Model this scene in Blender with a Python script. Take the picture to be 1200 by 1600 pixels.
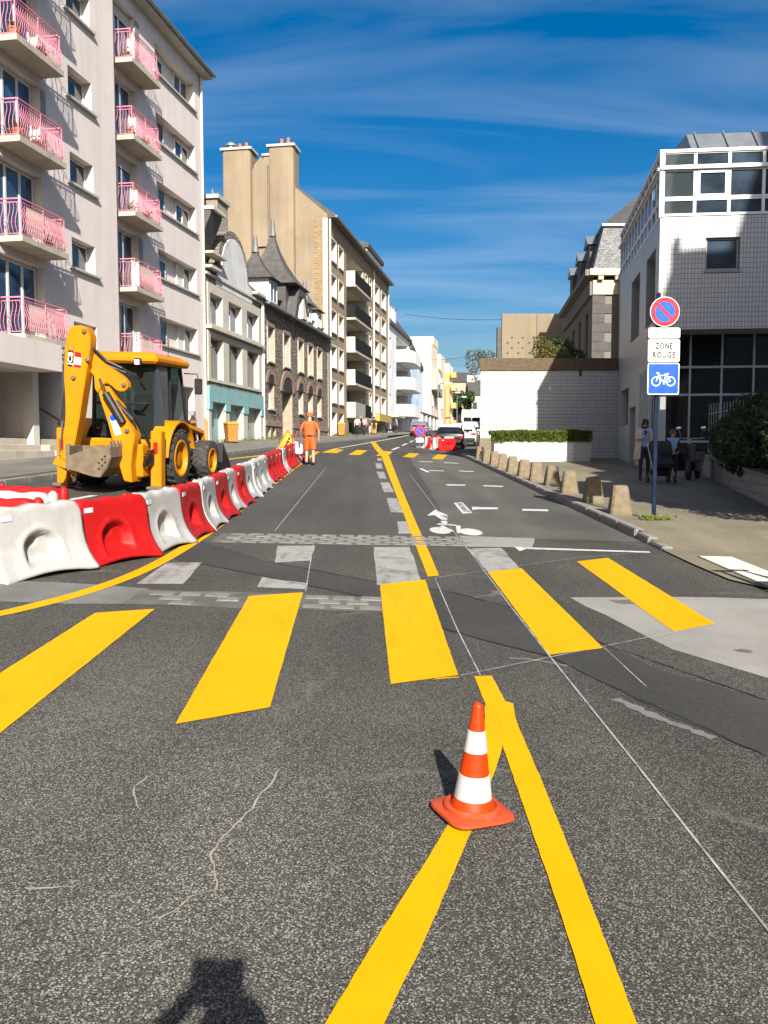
# Street with yellow temporary markings, roadworks barriers and a backhoe loader.
import bpy, bmesh, math, random
from math import sin, cos, tan, pi, radians, atan2, sqrt, hypot
from mathutils import Vector, Matrix, noise as mnoise

random.seed(11)
scene = bpy.context.scene
for o in list(bpy.data.objects):
    bpy.data.objects.remove(o)

# ------------------------------------------------------------------ camera
CAM_H = 1.58
cam_data = bpy.data.cameras.new("camera")
cam = bpy.data.objects.new("camera", cam_data)
scene.collection.objects.link(cam)
cam.location = (0, 0, CAM_H)
cam.rotation_euler = (radians(90 - 4.013), 0, 0)
cam_data.sensor_fit = 'VERTICAL'
cam_data.sensor_height = 36.0
cam_data.lens = 36.0 * 1340 / 1600
cam_data.clip_start = 0.05
cam_data.clip_end = 3000
scene.camera = cam

# ------------------------------------------------------------------ light
SUN_EL = radians(32.0)
SHADOW_AZ = radians(-10.0)            # ground direction the shadows point to, from +Y towards +X
to_sun = Vector((-sin(SHADOW_AZ) * cos(SUN_EL), -cos(SHADOW_AZ) * cos(SUN_EL), sin(SUN_EL)))
sun_data = bpy.data.lights.new("sun", 'SUN')
sun_data.energy = 5.0
sun_data.angle = radians(0.5)
sun_data.color = (1.0, 0.945, 0.86)
sun = bpy.data.objects.new("sun", sun_data)
scene.collection.objects.link(sun)
sun.rotation_euler = to_sun.to_track_quat('Z', 'Y').to_euler()
sun.location = (0, 0, 60)

world = bpy.data.worlds.new("World")
scene.world = world
world.use_nodes = True
wt = world.node_tree
wt.nodes.clear()
def wn(t, **k):
    n = wt.nodes.new(t)
    for a, b in k.items():
        setattr(n, a, b)
    return n
sky = wn('ShaderNodeTexSky', sky_type='NISHITA', sun_disc=False)
sky.sun_elevation = SUN_EL
sky.sun_rotation = atan2(to_sun.x, to_sun.y)
sky.altitude = 0
sky.air_density = 1.0
sky.dust_density = 2.6
sky.ozone_density = 3.2
hs = wn('ShaderNodeHueSaturation')
hs.inputs['Saturation'].default_value = 1.5
hs.inputs['Value'].default_value = 1.0
wt.links.new(sky.outputs[0], hs.inputs['Color'])
# thin cirrus veils: stretched noise on the dome's plane projection
tc = wn('ShaderNodeTexCoord')
sep = wn('ShaderNodeSeparateXYZ')
wt.links.new(tc.outputs['Generated'], sep.inputs[0])
zc = wn('ShaderNodeMath', operation='MAXIMUM')
zc.inputs[1].default_value = 0.0
wt.links.new(sep.outputs[2], zc.inputs[0])
za = wn('ShaderNodeMath', operation='ADD')
za.inputs[1].default_value = 0.16
wt.links.new(zc.outputs[0], za.inputs[0])
dx = wn('ShaderNodeMath', operation='DIVIDE')
dy = wn('ShaderNodeMath', operation='DIVIDE')
wt.links.new(sep.outputs[0], dx.inputs[0]); wt.links.new(za.outputs[0], dx.inputs[1])
wt.links.new(sep.outputs[1], dy.inputs[0]); wt.links.new(za.outputs[0], dy.inputs[1])
cmb = wn('ShaderNodeCombineXYZ')
wt.links.new(dx.outputs[0], cmb.inputs[0]); wt.links.new(dy.outputs[0], cmb.inputs[1])
mp = wn('ShaderNodeMapping')
mp.inputs['Rotation'].default_value = (0, 0, radians(-14))
mp.inputs['Scale'].default_value = (0.42, 1.9, 1)
wt.links.new(cmb.outputs[0], mp.inputs[0])
n1 = wn('ShaderNodeTexNoise')
n1.inputs['Scale'].default_value = 1.7
n1.inputs['Detail'].default_value = 9
n1.inputs['Roughness'].default_value = 0.52
n1.inputs['Distortion'].default_value = 0.55
wt.links.new(mp.outputs[0], n1.inputs['Vector'])
r1 = wn('ShaderNodeValToRGB')
r1.color_ramp.elements[0].position = 0.40
r1.color_ramp.elements[1].position = 0.86
r1.color_ramp.elements[1].color = (0.32, 0.32, 0.32, 1)
wt.links.new(n1.outputs['Fac'], r1.inputs[0])
mixc = wn('ShaderNodeMixRGB')
mixc.inputs[2].default_value = (7.4, 8.2, 9.2, 1)
wt.links.new(r1.outputs[0], mixc.inputs[0])
wt.links.new(hs.outputs[0], mixc.inputs[1])
bg = wn('ShaderNodeBackground')
bg.inputs['Strength'].default_value = 0.067
wt.links.new(mixc.outputs[0], bg.inputs['Color'])
wo = wn('ShaderNodeOutputWorld')
wt.links.new(bg.outputs[0], wo.inputs['Surface'])

vs = scene.view_settings
vs.view_transform = 'Standard'
vs.look = 'None'
vs.exposure = 0.85
vs.gamma = 1.0
vs.use_curve_mapping = False
scene.cycles.max_bounces = 6
scene.cycles.diffuse_bounces = 1
scene.cycles.glossy_bounces = 3
scene.cycles.transmission_bounces = 4
scene.cycles.use_denoising = True

# ------------------------------------------------------------------ helpers
COL = scene.collection
def g(x, y):
    """height of the sloping street (rises away from the camera, falls to the right)"""
    return 0.0376 * min(y, 170.0) - 0.034 * max(-8.5, min(4.2, x))

def empty(name, loc, rz=0.0, label=None, cat=None, group=None, parent=None):
    o = bpy.data.objects.new(name, None)
    COL.objects.link(o)
    o.location = loc
    o.rotation_euler = (0, 0, rz)
    o.empty_display_size = 0.2
    if parent: o.parent = parent
    return tag(o, label, cat, group)

def tag(o, label=None, cat=None, group=None, kind=None):
    if label: o["label"] = label
    if cat: o["category"] = cat
    if group: o["group"] = group
    if kind: o["kind"] = kind
    return o

def world_off(o):
    v = Vector((0, 0, 0))
    while o:
        v += Vector(o.location)
        o = o.parent
    return v

class MB:
    """collects shapes for ONE mesh object; xf maps local coordinates to world (or thing-local) ones"""
    def __init__(s, xf=None):
        s.v = []; s.f = []; s.m = []; s.xf = xf; s.mi = 0
    def add(s, vs, fs):
        b = len(s.v)
        if s.xf: vs = [s.xf(*p) for p in vs]
        s.v += [tuple(p) for p in vs]
        s.f += [tuple(i + b for i in f) for f in fs]
        s.m += [s.mi] * len(fs)
        return s
    def quad(s, a, b, c, d): return s.add([a, b, c, d], [(0, 1, 2, 3)])
    def poly(s, pts): return s.add(pts, [tuple(range(len(pts)))])
    def box(s, x0, x1, y0, y1, z0, z1):
        v = [(x0, y0, z0), (x1, y0, z0), (x1, y1, z0), (x0, y1, z0), (x0, y0, z1), (x1, y0, z1), (x1, y1, z1), (x0, y1, z1)]
        return s.add(v, [(0, 3, 2, 1), (4, 5, 6, 7), (0, 1, 5, 4), (1, 2, 6, 5), (2, 3, 7, 6), (3, 0, 4, 7)])
    def bbox(s, x0, x1, y0, y1, z0, z1, b=0.01):
        """box with chamfered edges"""
        b = min(b, (x1 - x0) * .45, (y1 - y0) * .45, (z1 - z0) * .45)
        bm = bmesh.new()
        bmesh.ops.create_cube(bm, size=1)
        for v in bm.verts:
            v.co = Vector(((x0 + x1) / 2 + v.co.x * (x1 - x0), (y0 + y1) / 2 + v.co.y * (y1 - y0), (z0 + z1) / 2 + v.co.z * (z1 - z0)))
        bmesh.ops.bevel(bm, geom=bm.edges[:], offset=b, segments=1, profile=.5, affect='EDGES')
        s.frombm(bm); bm.free(); return s
    def frombm(s, bm):
        bm.verts.index_update()
        return s.add([tuple(v.co) for v in bm.verts], [tuple(v.index for v in f.verts) for f in bm.faces])
    def prism(s, pts, h, axis='z', base=0.0):
        """polygon pts (2D) extruded along axis from base to base+h"""
        n = len(pts)
        def mk(p, t):
            if axis == 'z': return (p[0], p[1], t)
            if axis == 'y': return (p[0], t, p[1])
            return (t, p[0], p[1])
        v = [mk(p, base) for p in pts] + [mk(p, base + h) for p in pts]
        f = [tuple(range(n))[::-1], tuple(range(n, 2 * n))] + [(i, (i + 1) % n, n + (i + 1) % n, n + i) for i in range(n)]
        return s.add(v, f)
    def tube(s, p0, p1, r0, r1=None, n=8, cap=True):
        r1 = r0 if r1 is None else r1
        p0, p1 = Vector(p0), Vector(p1)
        d = (p1 - p0)
        if d.length < 1e-6: return s
        d.normalize()
        a = d.orthogonal().normalized(); b = d.cross(a)
        v = [tuple(p + (a * cos(2 * pi * i / n) + b * sin(2 * pi * i / n)) * r) for p, r in ((p0, r0), (p1, r1)) for i in range(n)]
        f = [(i, (i + 1) % n, n + (i + 1) % n, n + i) for i in range(n)]
        if cap: f += [tuple(range(n))[::-1], tuple(range(n, 2 * n))]
        return s.add(v, f)
    def path(s, pts, r, n=6, cap=True):
        pts = [Vector(p) for p in pts]
        if not hasattr(r, '__len__'): r = [r] * len(pts)
        v = []; f = []; a = None
        for k, p in enumerate(pts):
            d = (pts[min(k + 1, len(pts) - 1)] - pts[max(k - 1, 0)]).normalized()
            if a is None: a = d.orthogonal().normalized()
            else:
                a = (a - d * a.dot(d))
                a = a.normalized() if a.length > 1e-5 else d.orthogonal().normalized()
            b = d.cross(a)
            v += [tuple(p + (a * cos(2 * pi * i / n) + b * sin(2 * pi * i / n)) * r[k]) for i in range(n)]
        for k in range(len(pts) - 1):
            for i in range(n):
                f.append((k * n + i, k * n + (i + 1) % n, (k + 1) * n + (i + 1) % n, (k + 1) * n + i))
        if cap: f += [tuple(range(n))[::-1], tuple(range((len(pts) - 1) * n, len(pts) * n))]
        return s.add(v, f)
    def lathe(s, prof, n=20, c=(0, 0, 0), axis='z', cap=True):
        v = []; f = []
        for r, z in prof:
            for i in range(n):
                t = 2 * pi * i / n
                if axis == 'z': v.append((c[0] + r * cos(t), c[1] + r * sin(t), c[2] + z))
                elif axis == 'y': v.append((c[0] + r * cos(t), c[1] + z, c[2] + r * sin(t)))
                else: v.append((c[0] + z, c[1] + r * cos(t), c[2] + r * sin(t)))
        for k in range(len(prof) - 1):
            for i in range(n):
                f.append((k * n + i, k * n + (i + 1) % n, (k + 1) * n + (i + 1) % n, (k + 1) * n + i))
        if cap: f += [tuple(range(n))[::-1], tuple(range((len(prof) - 1) * n, len(prof) * n))]
        return s.add(v, f)
    def loft(s, secs, closed=True, cap=True):
        n = len(secs[0]); v = [p for q in secs for p in q]; f = []
        for k in range(len(secs) - 1):
            for i in range(n if closed else n - 1):
                f.append((k * n + i, k * n + (i + 1) % n, (k + 1) * n + (i + 1) % n, (k + 1) * n + i))
        if cap: f += [tuple(range(n))[::-1], tuple(range((len(secs) - 1) * n, len(secs) * n))]
        return s.add(v, f)
    def ball(s, c, rx, ry=None, rz=None, n=12, m=8):
        ry = ry or rx; rz = rz or rx
        v = [(c[0], c[1], c[2] - rz)]; f = []
        for j in range(1, m):
            a = -pi / 2 + pi * j / m
            for i in range(n):
                t = 2 * pi * i / n
                v.append((c[0] + rx * cos(a) * cos(t), c[1] + ry * cos(a) * sin(t), c[2] + rz * sin(a)))
        v.append((c[0], c[1], c[2] + rz))
        for i in range(n):
            f.append((0, 1 + (i + 1) % n, 1 + i))
            f.append((len(v) - 1, 1 + (m - 2) * n + i, 1 + (m - 2) * n + (i + 1) % n))
        for j in range(m - 2):
            for i in range(n):
                f.append((1 + j * n + i, 1 + j * n + (i + 1) % n, 1 + (j + 1) * n + (i + 1) % n, 1 + (j + 1) * n + i))
        return s.add(v, f)
    def build(s, name, mat, parent=None, smooth=False, label=None, local=False, fix=True):
        """world-space verts (local=False) are made relative to an unrotated parent's position"""
        off = world_off(parent) if (parent and not local) else Vector((0, 0, 0))
        me = bpy.data.meshes.new(name)
        me.from_pydata([(p[0] - off.x, p[1] - off.y, p[2] - off.z) for p in s.v], [], s.f)
        for mm in (mat if isinstance(mat, (list, tuple)) else [mat]):
            me.materials.append(mm)
        if isinstance(mat, (list, tuple)):
            me.polygons.foreach_set('material_index', s.m)
        if fix:
            bm = bmesh.new(); bm.from_mesh(me)
            bmesh.ops.recalc_face_normals(bm, faces=bm.faces[:])
            bm.to_mesh(me); bm.free()
        if smooth:
            me.polygons.foreach_set('use_smooth', [True] * len(me.polygons))
            if smooth != 'all':
                try: me.set_sharp_from_angle(angle=radians(40))
                except Exception: pass
        me.update()
        o = bpy.data.objects.new(name, me)
        COL.objects.link(o)
        if parent: o.parent = parent
        if label: o["label"] = label
        return o

def copy_tree(o, parent=None):
    c = o.copy(); COL.objects.link(c)
    c.parent = parent
    for ch in list(o.children): copy_tree(ch, c)
    return c

# ------------------------------------------------------------------ materials
def _new(name):
    m = bpy.data.materials.new(name)
    m.use_nodes = True
    nt = m.node_tree
    nt.nodes.clear()
    out = nt.nodes.new('ShaderNodeOutputMaterial')
    b = nt.nodes.new('ShaderNodeBsdfPrincipled')
    nt.links.new(b.outputs[0], out.inputs[0])
    return m, nt, b
def N(nt, t, **k):
    n = nt.nodes.new(t)
    for a, v in k.items():
        if a in n.inputs.keys() if hasattr(n.inputs, 'keys') else False: n.inputs[a].default_value = v
        else: setattr(n, a, v)
    return n
def noise(nt, vec, scale, detail=4, rough=.55, dist=0.0):
    n = nt.nodes.new('ShaderNodeTexNoise')
    n.inputs['Scale'].default_value = scale
    n.inputs['Detail'].default_value = detail
    n.inputs['Roughness'].default_value = rough
    n.inputs['Distortion'].default_value = dist
    if vec: nt.links.new(vec, n.inputs['Vector'])
    return n.outputs['Fac']
def ramp(nt, fac, stops):
    r = nt.nodes.new('ShaderNodeValToRGB')
    el = r.color_ramp.elements
    while len(el) < len(stops): el.new(0.5)
    for e, (p, c) in zip(el, stops):
        e.position = p
        e.color = (c, c, c, 1) if not hasattr(c, '__len__') else (*c, 1)
    nt.links.new(fac, r.inputs[0])
    return r.outputs[0]
def mix(nt, fac, a, b, mode='MIX'):
    m = nt.nodes.new('ShaderNodeMixRGB'); m.blend_type = mode
    for i, x in ((0, fac), (1, a), (2, b)):
        if hasattr(x, 'is_output'): nt.links.new(x, m.inputs[i])
        elif i == 0: m.inputs[0].default_value = x
        else: m.inputs[i].default_value = (*x, 1) if len(x) == 3 else x
    return m.outputs[0]
def pos(nt):
    return nt.nodes.new('ShaderNodeNewGeometry').outputs['Position']
def objco(nt):
    return nt.nodes.new('ShaderNodeTexCoord').outputs['Object']
def bump(nt, b, h, strength=.3, dist=.01):
    n = nt.nodes.new('ShaderNodeBump')
    n.inputs['Strength'].default_value = strength
    n.inputs['Distance'].default_value = dist
    nt.links.new(h, n.inputs['Height'])
    nt.links.new(n.outputs[0], b.inputs['Normal'])
    return n
def sc3(c, k): return tuple(min(1, max(0, x * k)) for x in c)
_mats = {}
def pm(name, col, rough=.75, var=.18, scale=2.2, fine=0.0, fscale=60, bmp=0.0, bscale=90, metal=0.0, spec=.5, dirt=None, dirtf=.35, local=False, coat=0.0, streak=0.0):
    """plain painted / rendered surface with cloudy tone, fine grain, optional dirt"""
    if name in _mats: return _mats[name]
    m, nt, b = _new(name)
    p = objco(nt) if local else pos(nt)
    f = noise(nt, p, scale, 6, .6)
    c = mix(nt, ramp(nt, f, [(.3, 0.0), (.7, 1.0)]), sc3(col, 1 - var), sc3(col, 1 + var * .6))
    if fine:
        f2 = noise(nt, p, fscale, 3, .7)
        c = mix(nt, ramp(nt, f2, [(.35, 0.0), (.65, 1.0)]), c, mix(nt, fine, c, (0.0, 0.0, 0.0)))
    if dirt:
        f3 = noise(nt, p, scale * .6, 9, .68, .6)
        c = mix(nt, ramp(nt, f3, [(.52, 0.0), (.75, dirtf)]), c, dirt)
    if streak:
        mpn = nt.nodes.new('ShaderNodeMapping'); mpn.inputs['Scale'].default_value = (2.6, 2.6, .16)
        nt.links.new(p, mpn.inputs[0])
        c = mix(nt, ramp(nt, noise(nt, mpn.outputs[0], 1.0, 7, .62), [(.46, 0.0), (.74, streak)]), c, sc3(col, .35))
    nt.links.new(c, b.inputs['Base Color'])
    b.inputs['Roughness'].default_value = rough
    rr = noise(nt, p, scale * 4, 4)
    nt.links.new(ramp(nt, rr, [(.2, max(0, rough - .08)), (.8, min(1, rough + .08))]), b.inputs['Roughness'])
    b.inputs['Metallic'].default_value = metal
    b.inputs['Specular IOR Level'].default_value = spec
    if coat: b.inputs['Coat Weight'].default_value = coat; b.inputs['Coat Roughness'].default_value = .12
    if bmp: bump(nt, b, noise(nt, p, bscale, 5, .6), bmp, .01)
    _mats[name] = m
    return m
def glass_mat(name, tint=(.02, .03, .04), rough=.04, var=.6):
    m, nt, b = _new(name)
    p = pos(nt)
    f = noise(nt, p, .9, 3)
    nt.links.new(mix(nt, ramp(nt, f, [(.35, 0.0), (.7, 1.0)]), sc3(tint, 1 - var), sc3(tint, 1 + var)), b.inputs['Base Color'])
    b.inputs['Roughness'].default_value = rough
    b.inputs['Specular IOR Level'].default_value = .8
    b.inputs['IOR'].default_value = 1.5
    bump(nt, b, noise(nt, p, .7, 2), .05, .05)
    return m
def clear_glass(name, tint=(.55, .66, .68), alpha=.35):
    m, nt, b = _new(name)
    b.inputs['Base Color'].default_value = (*sc3(tint, .12), 1)
    b.inputs['Roughness'].default_value = .03
    b.inputs['Specular IOR Level'].default_value = .7
    tr = nt.nodes.new('ShaderNodeBsdfTransparent'); tr.inputs[0].default_value = (*tint, 1)
    mx = nt.nodes.new('ShaderNodeMixShader'); mx.inputs[0].default_value = alpha
    nt.links.new(tr.outputs[0], mx.inputs[1]); nt.links.new(b.outputs[0], mx.inputs[2])
    nt.links.new(mx.outputs[0], [n for n in nt.nodes if n.type == 'OUTPUT_MATERIAL'][0].inputs[0])
    return m
def planar(nt, du):
    """(along-wall, height) coordinates for a wall whose direction on plan is du"""
    p = pos(nt)
    d = nt.nodes.new('ShaderNodeVectorMath'); d.operation = 'DOT_PRODUCT'
    d.inputs[1].default_value = (du[0], du[1], 0)
    nt.links.new(p, d.inputs[0])
    s = nt.nodes.new('ShaderNodeSeparateXYZ'); nt.links.new(p, s.inputs[0])
    c = nt.nodes.new('ShaderNodeCombineXYZ')
    nt.links.new(d.outputs['Value'], c.inputs[0]); nt.links.new(s.outputs[2], c.inputs[1])
    return c.outputs[0]
def masonry(name, du, bw, bh, mortar, c1, c2, cm, dist=0.0, off=.5, rough=.85, bmp=.6, stain=.3, soft=.1, grain=.25):
    m, nt, b = _new(name)
    v = planar(nt, du)
    if dist:
        nz = nt.nodes.new('ShaderNodeTexNoise'); nz.inputs['Scale'].default_value = 3.2; nz.inputs['Detail'].default_value = 3
        nt.links.new(v, nz.inputs['Vector'])
        ad = nt.nodes.new('ShaderNodeVectorMath'); ad.operation = 'MULTIPLY_ADD'
        ad.inputs[1].default_value = (dist, dist, 0)
        nt.links.new(nz.outputs['Color'], ad.inputs[0]); nt.links.new(v, ad.inputs[2])
        v = ad.outputs[0]
    k = nt.nodes.new('ShaderNodeTexBrick')
    k.offset = off
    k.inputs['Scale'].default_value = 1
    k.inputs['Brick Width'].default_value = bw
    k.inputs['Row Height'].default_value = bh
    k.inputs['Mortar Size'].default_value = mortar
    k.inputs['Mortar Smooth'].default_value = soft
    k.inputs['Color1'].default_value = (*c1, 1); k.inputs['Color2'].default_value = (*c2, 1); k.inputs['Mortar'].default_value = (*cm, 1)
    nt.links.new(v, k.inputs['Vector'])
    p = pos(nt)
    c = k.outputs['Color']
    c = mix(nt, ramp(nt, noise(nt, p, 14, 5, .7), [(.3, 0.0), (.7, 1.0)]), mix(nt, grain, c, (0, 0, 0)), mix(nt, grain * .4, c, (1, 1, 1)))
    c = mix(nt, ramp(nt, noise(nt, p, .5, 7, .65, .4), [(.5, 0.0), (.8, stain)]), c, (.05, .05, .045))
    nt.links.new(c, b.inputs['Base Color'])
    b.inputs['Roughness'].default_value = rough
    inv = nt.nodes.new('ShaderNodeMath'); inv.operation = 'SUBTRACT'; inv.inputs[0].default_value = 1
    nt.links.new(k.outputs['Fac'], inv.inputs[1])
    ad = nt.nodes.new('ShaderNodeMath'); ad.operation = 'MULTIPLY_ADD'; ad.inputs[1].default_value = .35
    nt.links.new(noise(nt, p, 22, 4), ad.inputs[0]); nt.links.new(inv.outputs[0], ad.inputs[2])
    bump(nt, b, ad.outputs[0], bmp, .02)
    _mats[name] = m
    return m

def rubble(name, du, size, c_dark, c_mid, c_light, cm, joint=.10, bmp=1.0):
    """irregular random-rubble stonework"""
    m, nt, b = _new(name)
    v = planar(nt, du)
    mp_ = nt.nodes.new('ShaderNodeMapping'); mp_.inputs['Scale'].default_value = (1 / size, 1.75 / size, 1)
    nt.links.new(v, mp_.inputs[0])
    a = nt.nodes.new('ShaderNodeTexVoronoi'); a.inputs['Scale'].default_value = 1; a.inputs['Randomness'].default_value = .85
    e = nt.nodes.new('ShaderNodeTexVoronoi'); e.feature = 'DISTANCE_TO_EDGE'; e.inputs['Scale'].default_value = 1; e.inputs['Randomness'].default_value = .85
    nt.links.new(mp_.outputs[0], a.inputs['Vector']); nt.links.new(mp_.outputs[0], e.inputs['Vector'])
    bw = nt.nodes.new('ShaderNodeRGBToBW'); nt.links.new(a.outputs['Color'], bw.inputs[0])
    c = ramp(nt, bw.outputs[0], [(.15, c_dark), (.5, c_mid), (.85, c_light)])
    p = pos(nt)
    c = mix(nt, ramp(nt, noise(nt, p, 9, 5, .7), [(.3, 0.0), (.7, .45)]), c, sc3(c_dark, .7))
    ed = ramp(nt, e.outputs['Distance'], [(joint * .4, 1.0), (joint, 0.0)])
    c = mix(nt, ed, c, cm)
    c = mix(nt, ramp(nt, noise(nt, p, .6, 6, .65, .4), [(.5, 0.0), (.8, .4)]), c, (.05, .045, .04))
    nt.links.new(c, b.inputs['Base Color']); b.inputs['Roughness'].default_value = .9
    bump(nt, b, ramp(nt, e.outputs['Distance'], [(0.0, 0.0), (joint * 2.2, 1.0)]), bmp, .035)
    _mats[name] = m
    return m
# ================================================================== GROUND, ROAD, PAVEMENTS
def asphalt(name, dark, light, cell, amount=.5, rough=.85, bmp=.5, patch=.25, cracks=False, wear=None):
    m, nt, b = _new(name)
    p = pos(nt)
    vo = nt.nodes.new('ShaderNodeTexVoronoi'); vo.inputs['Scale'].default_value = 1 / cell
    nt.links.new(p, vo.inputs['Vector'])
    bwn = nt.nodes.new('ShaderNodeRGBToBW'); nt.links.new(vo.outputs['Color'], bwn.inputs[0])
    stone = ramp(nt, bwn.outputs[0], [(.25, 0.0), (.8, 1.0)])
    edge = ramp(nt, vo.outputs['Distance'], [(.30, 1.0), (.62, 0.0)])
    f = mix(nt, 1.0, stone, edge, 'MULTIPLY')
    nfine = noise(nt, p, 2.2 / cell, 2, .7)
    f = mix(nt, .45, f, ramp(nt, nfine, [(.36, 0.0), (.66, 1.0)]))
    if bmp > .6: f = ramp(nt, f, [(.10, 0.0), (.62, 1.0)])
    c = mix(nt, f, dark, light)
    big = noise(nt, p, .55, 7, .62, .3)
    c = mix(nt, ramp(nt, big, [(.32, 0.0), (.7, 1.0)]), sc3b(nt, c, 1 - patch), sc3b(nt, c, 1 + patch * .5))
    tk = nt.nodes.new('ShaderNodeMapping'); tk.inputs['Scale'].default_value = (1.5, .07, 1); nt.links.new(p, tk.inputs[0])
    c = mix(nt, ramp(nt, noise(nt, tk.outputs[0], 1.0, 4, .5), [(.35, 0.0), (.65, 1.0)]), sc3b(nt, c, .84), sc3b(nt, c, 1.12))
    if wear:    # paler polished stretch, ragged outline; the sun's backscatter is painted in too
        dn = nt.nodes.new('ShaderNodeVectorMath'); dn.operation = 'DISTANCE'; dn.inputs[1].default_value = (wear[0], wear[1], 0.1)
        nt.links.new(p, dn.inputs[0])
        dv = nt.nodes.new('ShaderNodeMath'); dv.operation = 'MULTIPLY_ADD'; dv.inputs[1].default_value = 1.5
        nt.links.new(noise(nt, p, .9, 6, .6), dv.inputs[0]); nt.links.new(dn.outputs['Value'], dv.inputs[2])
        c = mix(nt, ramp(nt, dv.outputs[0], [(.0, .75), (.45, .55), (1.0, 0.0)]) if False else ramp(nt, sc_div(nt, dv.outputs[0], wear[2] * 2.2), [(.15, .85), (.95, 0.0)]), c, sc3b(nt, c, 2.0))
    st = noise(nt, p, 2.6, 8, .7, .8)
    c = mix(nt, ramp(nt, st, [(.60, 0.0), (.82, .45)]), c, sc3(dark, .8))
    if cracks:
        vc = nt.nodes.new('ShaderNodeTexVoronoi'); vc.feature = 'DISTANCE_TO_EDGE'; vc.inputs['Scale'].default_value = .42
        ds = nt.nodes.new('ShaderNodeVectorMath'); ds.operation = 'MULTIPLY_ADD'; ds.inputs[1].default_value = (.9, .9, 0)
        nn = nt.nodes.new('ShaderNodeTexNoise'); nn.inputs['Scale'].default_value = 1.6; nn.inputs['Detail'].default_value = 8; nn.inputs['Roughness'].default_value = .66
        nt.links.new(p, nn.inputs['Vector']); nt.links.new(nn.outputs['Color'], ds.inputs[0]); nt.links.new(p, ds.inputs[2])
        nt.links.new(ds.outputs[0], vc.inputs['Vector'])
        gate = ramp(nt, noise(nt, p, .35, 3), [(.5, 0.0), (.62, .55)])
        cr = mix(nt, 1.0, ramp(nt, vc.outputs['Distance'], [(.004, 1.0), (.016, 0.0)]), gate, 'MULTIPLY')
        c = mix(nt, cr, c, sc3(light, 1.15))
    nt.links.new(c, b.inputs['Base Color'])
    b.inputs['Roughness'].default_value = rough
    b.inputs['Specular IOR Level'].default_value = .35
    bump(nt, b, f, bmp, cell * .6)
    _mats[name] = m
    return m
def sc_div(nt, v, k):
    d = nt.nodes.new('ShaderNodeMath'); d.operation = 'DIVIDE'; d.inputs[1].default_value = k
    nt.links.new(v, d.inputs[0]); return d.outputs[0]
def sc3b(nt, c, k):
    return mix(nt, 1.0, c, (k, k, k), 'MULTIPLY')

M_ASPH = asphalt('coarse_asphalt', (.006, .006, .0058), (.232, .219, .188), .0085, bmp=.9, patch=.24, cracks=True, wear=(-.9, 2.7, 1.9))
M_ASPH2 = asphalt('fine_asphalt', (.040, .038, .034), (.135, .128, .112), .012, bmp=.35, patch=.18)
M_ASPH3 = asphalt('parking_asphalt', (.070, .067, .058), (.20, .19, .165), .012, bmp=.3, patch=.26)
M_PATCH = asphalt('trench_asphalt', (.030, .029, .027), (.105, .10, .09), .010, bmp=.35, patch=.25)
M_PAVE = asphalt('pavement_asphalt', (.16, .138, .095), (.37, .325, .225), .014, bmp=.4, patch=.22)
M_PAVEL = asphalt('left_pavement_asphalt', (.14, .13, .11), (.32, .30, .25), .014, bmp=.35, patch=.22)
M_CONC = pm('apron_concrete', (.33, .315, .285), .85, .16, 1.4, fine=.22, fscale=120, bmp=.3, bscale=140, dirt=(.12, .11, .10), dirtf=.45)
M_TAR = pm('tar_seam', (.014, .014, .015), .7, .3, 6, bmp=.5)
M_KERB = pm('kerb_granite', (.30, .285, .26), .85, .2, 3, fine=.35, fscale=140, bmp=.35, dirt=(.1, .095, .085), dirtf=.5)
M_COB = pm('cobble_granite', (.24, .23, .21), .8, .3, 6, fine=.35, fscale=160, bmp=.4, dirt=(.1, .1, .1), dirtf=.4)

M_WORN = pm('worn_paving', (.20, .195, .18), .9, .25, 3, fine=.3, fscale=110, bmp=.4, dirt=(.1, .1, .095), dirtf=.5)
def paint(name, col, wear=.2, under=(.08, .078, .072), rough=.65, wscale=5, thr=(.60, .74), spec=.35):
    m, nt, b = _new(name)
    p = pos(nt)
    w = noise(nt, p, wscale, 9, .72, .4)
    grit = noise(nt, p, 120, 3, .7)
    mpp = nt.nodes.new('ShaderNodeMapping'); mpp.inputs['Scale'].default_value = (7, .8, 1); mpp.inputs['Rotation'].default_value = (0, 0, .12); nt.links.new(p, mpp.inputs[0])
    scuff = noise(nt, mpp.outputs[0], 1.0, 8, .72)
    c = mix(nt, ramp(nt, noise(nt, p, 1.7, 5), [(.3, 0.0), (.7, 1.0)]), sc3(col, .94), sc3(col, 1.04))
    c = mix(nt, ramp(nt, w, [(thr[0], 0.0), (thr[1], wear)]), c, under)
    c = mix(nt, ramp(nt, scuff, [(.54, 0.0), (.76, wear * 1.3)]), c, sc3(under, .8))
    c = mix(nt, ramp(nt, grit, [(.28, min(.5, wear * .8)), (.42, 0.0)]), c, under)
    nt.links.new(c, b.inputs['Base Color'])
    b.inputs['Roughness'].default_value = rough
    b.inputs['Specular IOR Level'].default_value = spec
    vo = nt.nodes.new('ShaderNodeTexVoronoi'); vo.inputs['Scale'].default_value = 110
    nt.links.new(p, vo.inputs['Vector'])
    bump(nt, b, vo.outputs['Distance'], .13, .004)
    return m
M_YEL = paint('yellow_road_paint', (.72, .365, .0008), .22, wscale=4, thr=(.60, .80), under=(.30, .17, .02), spec=.12)
M_OLDW = paint('worn_white_paint', (.34, .33, .30), .75, (.10, .10, .10), wscale=3.2, thr=(.50, .66))
M_WPAINT = paint('white_road_paint', (.62, .61, .58), .45, (.1, .1, .1), wscale=4, thr=(.52, .7))
M_CHALK = paint('chalk_line', (.42, .42, .40), .8, (.12, .12, .12), wscale=9, thr=(.45, .62))

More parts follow.
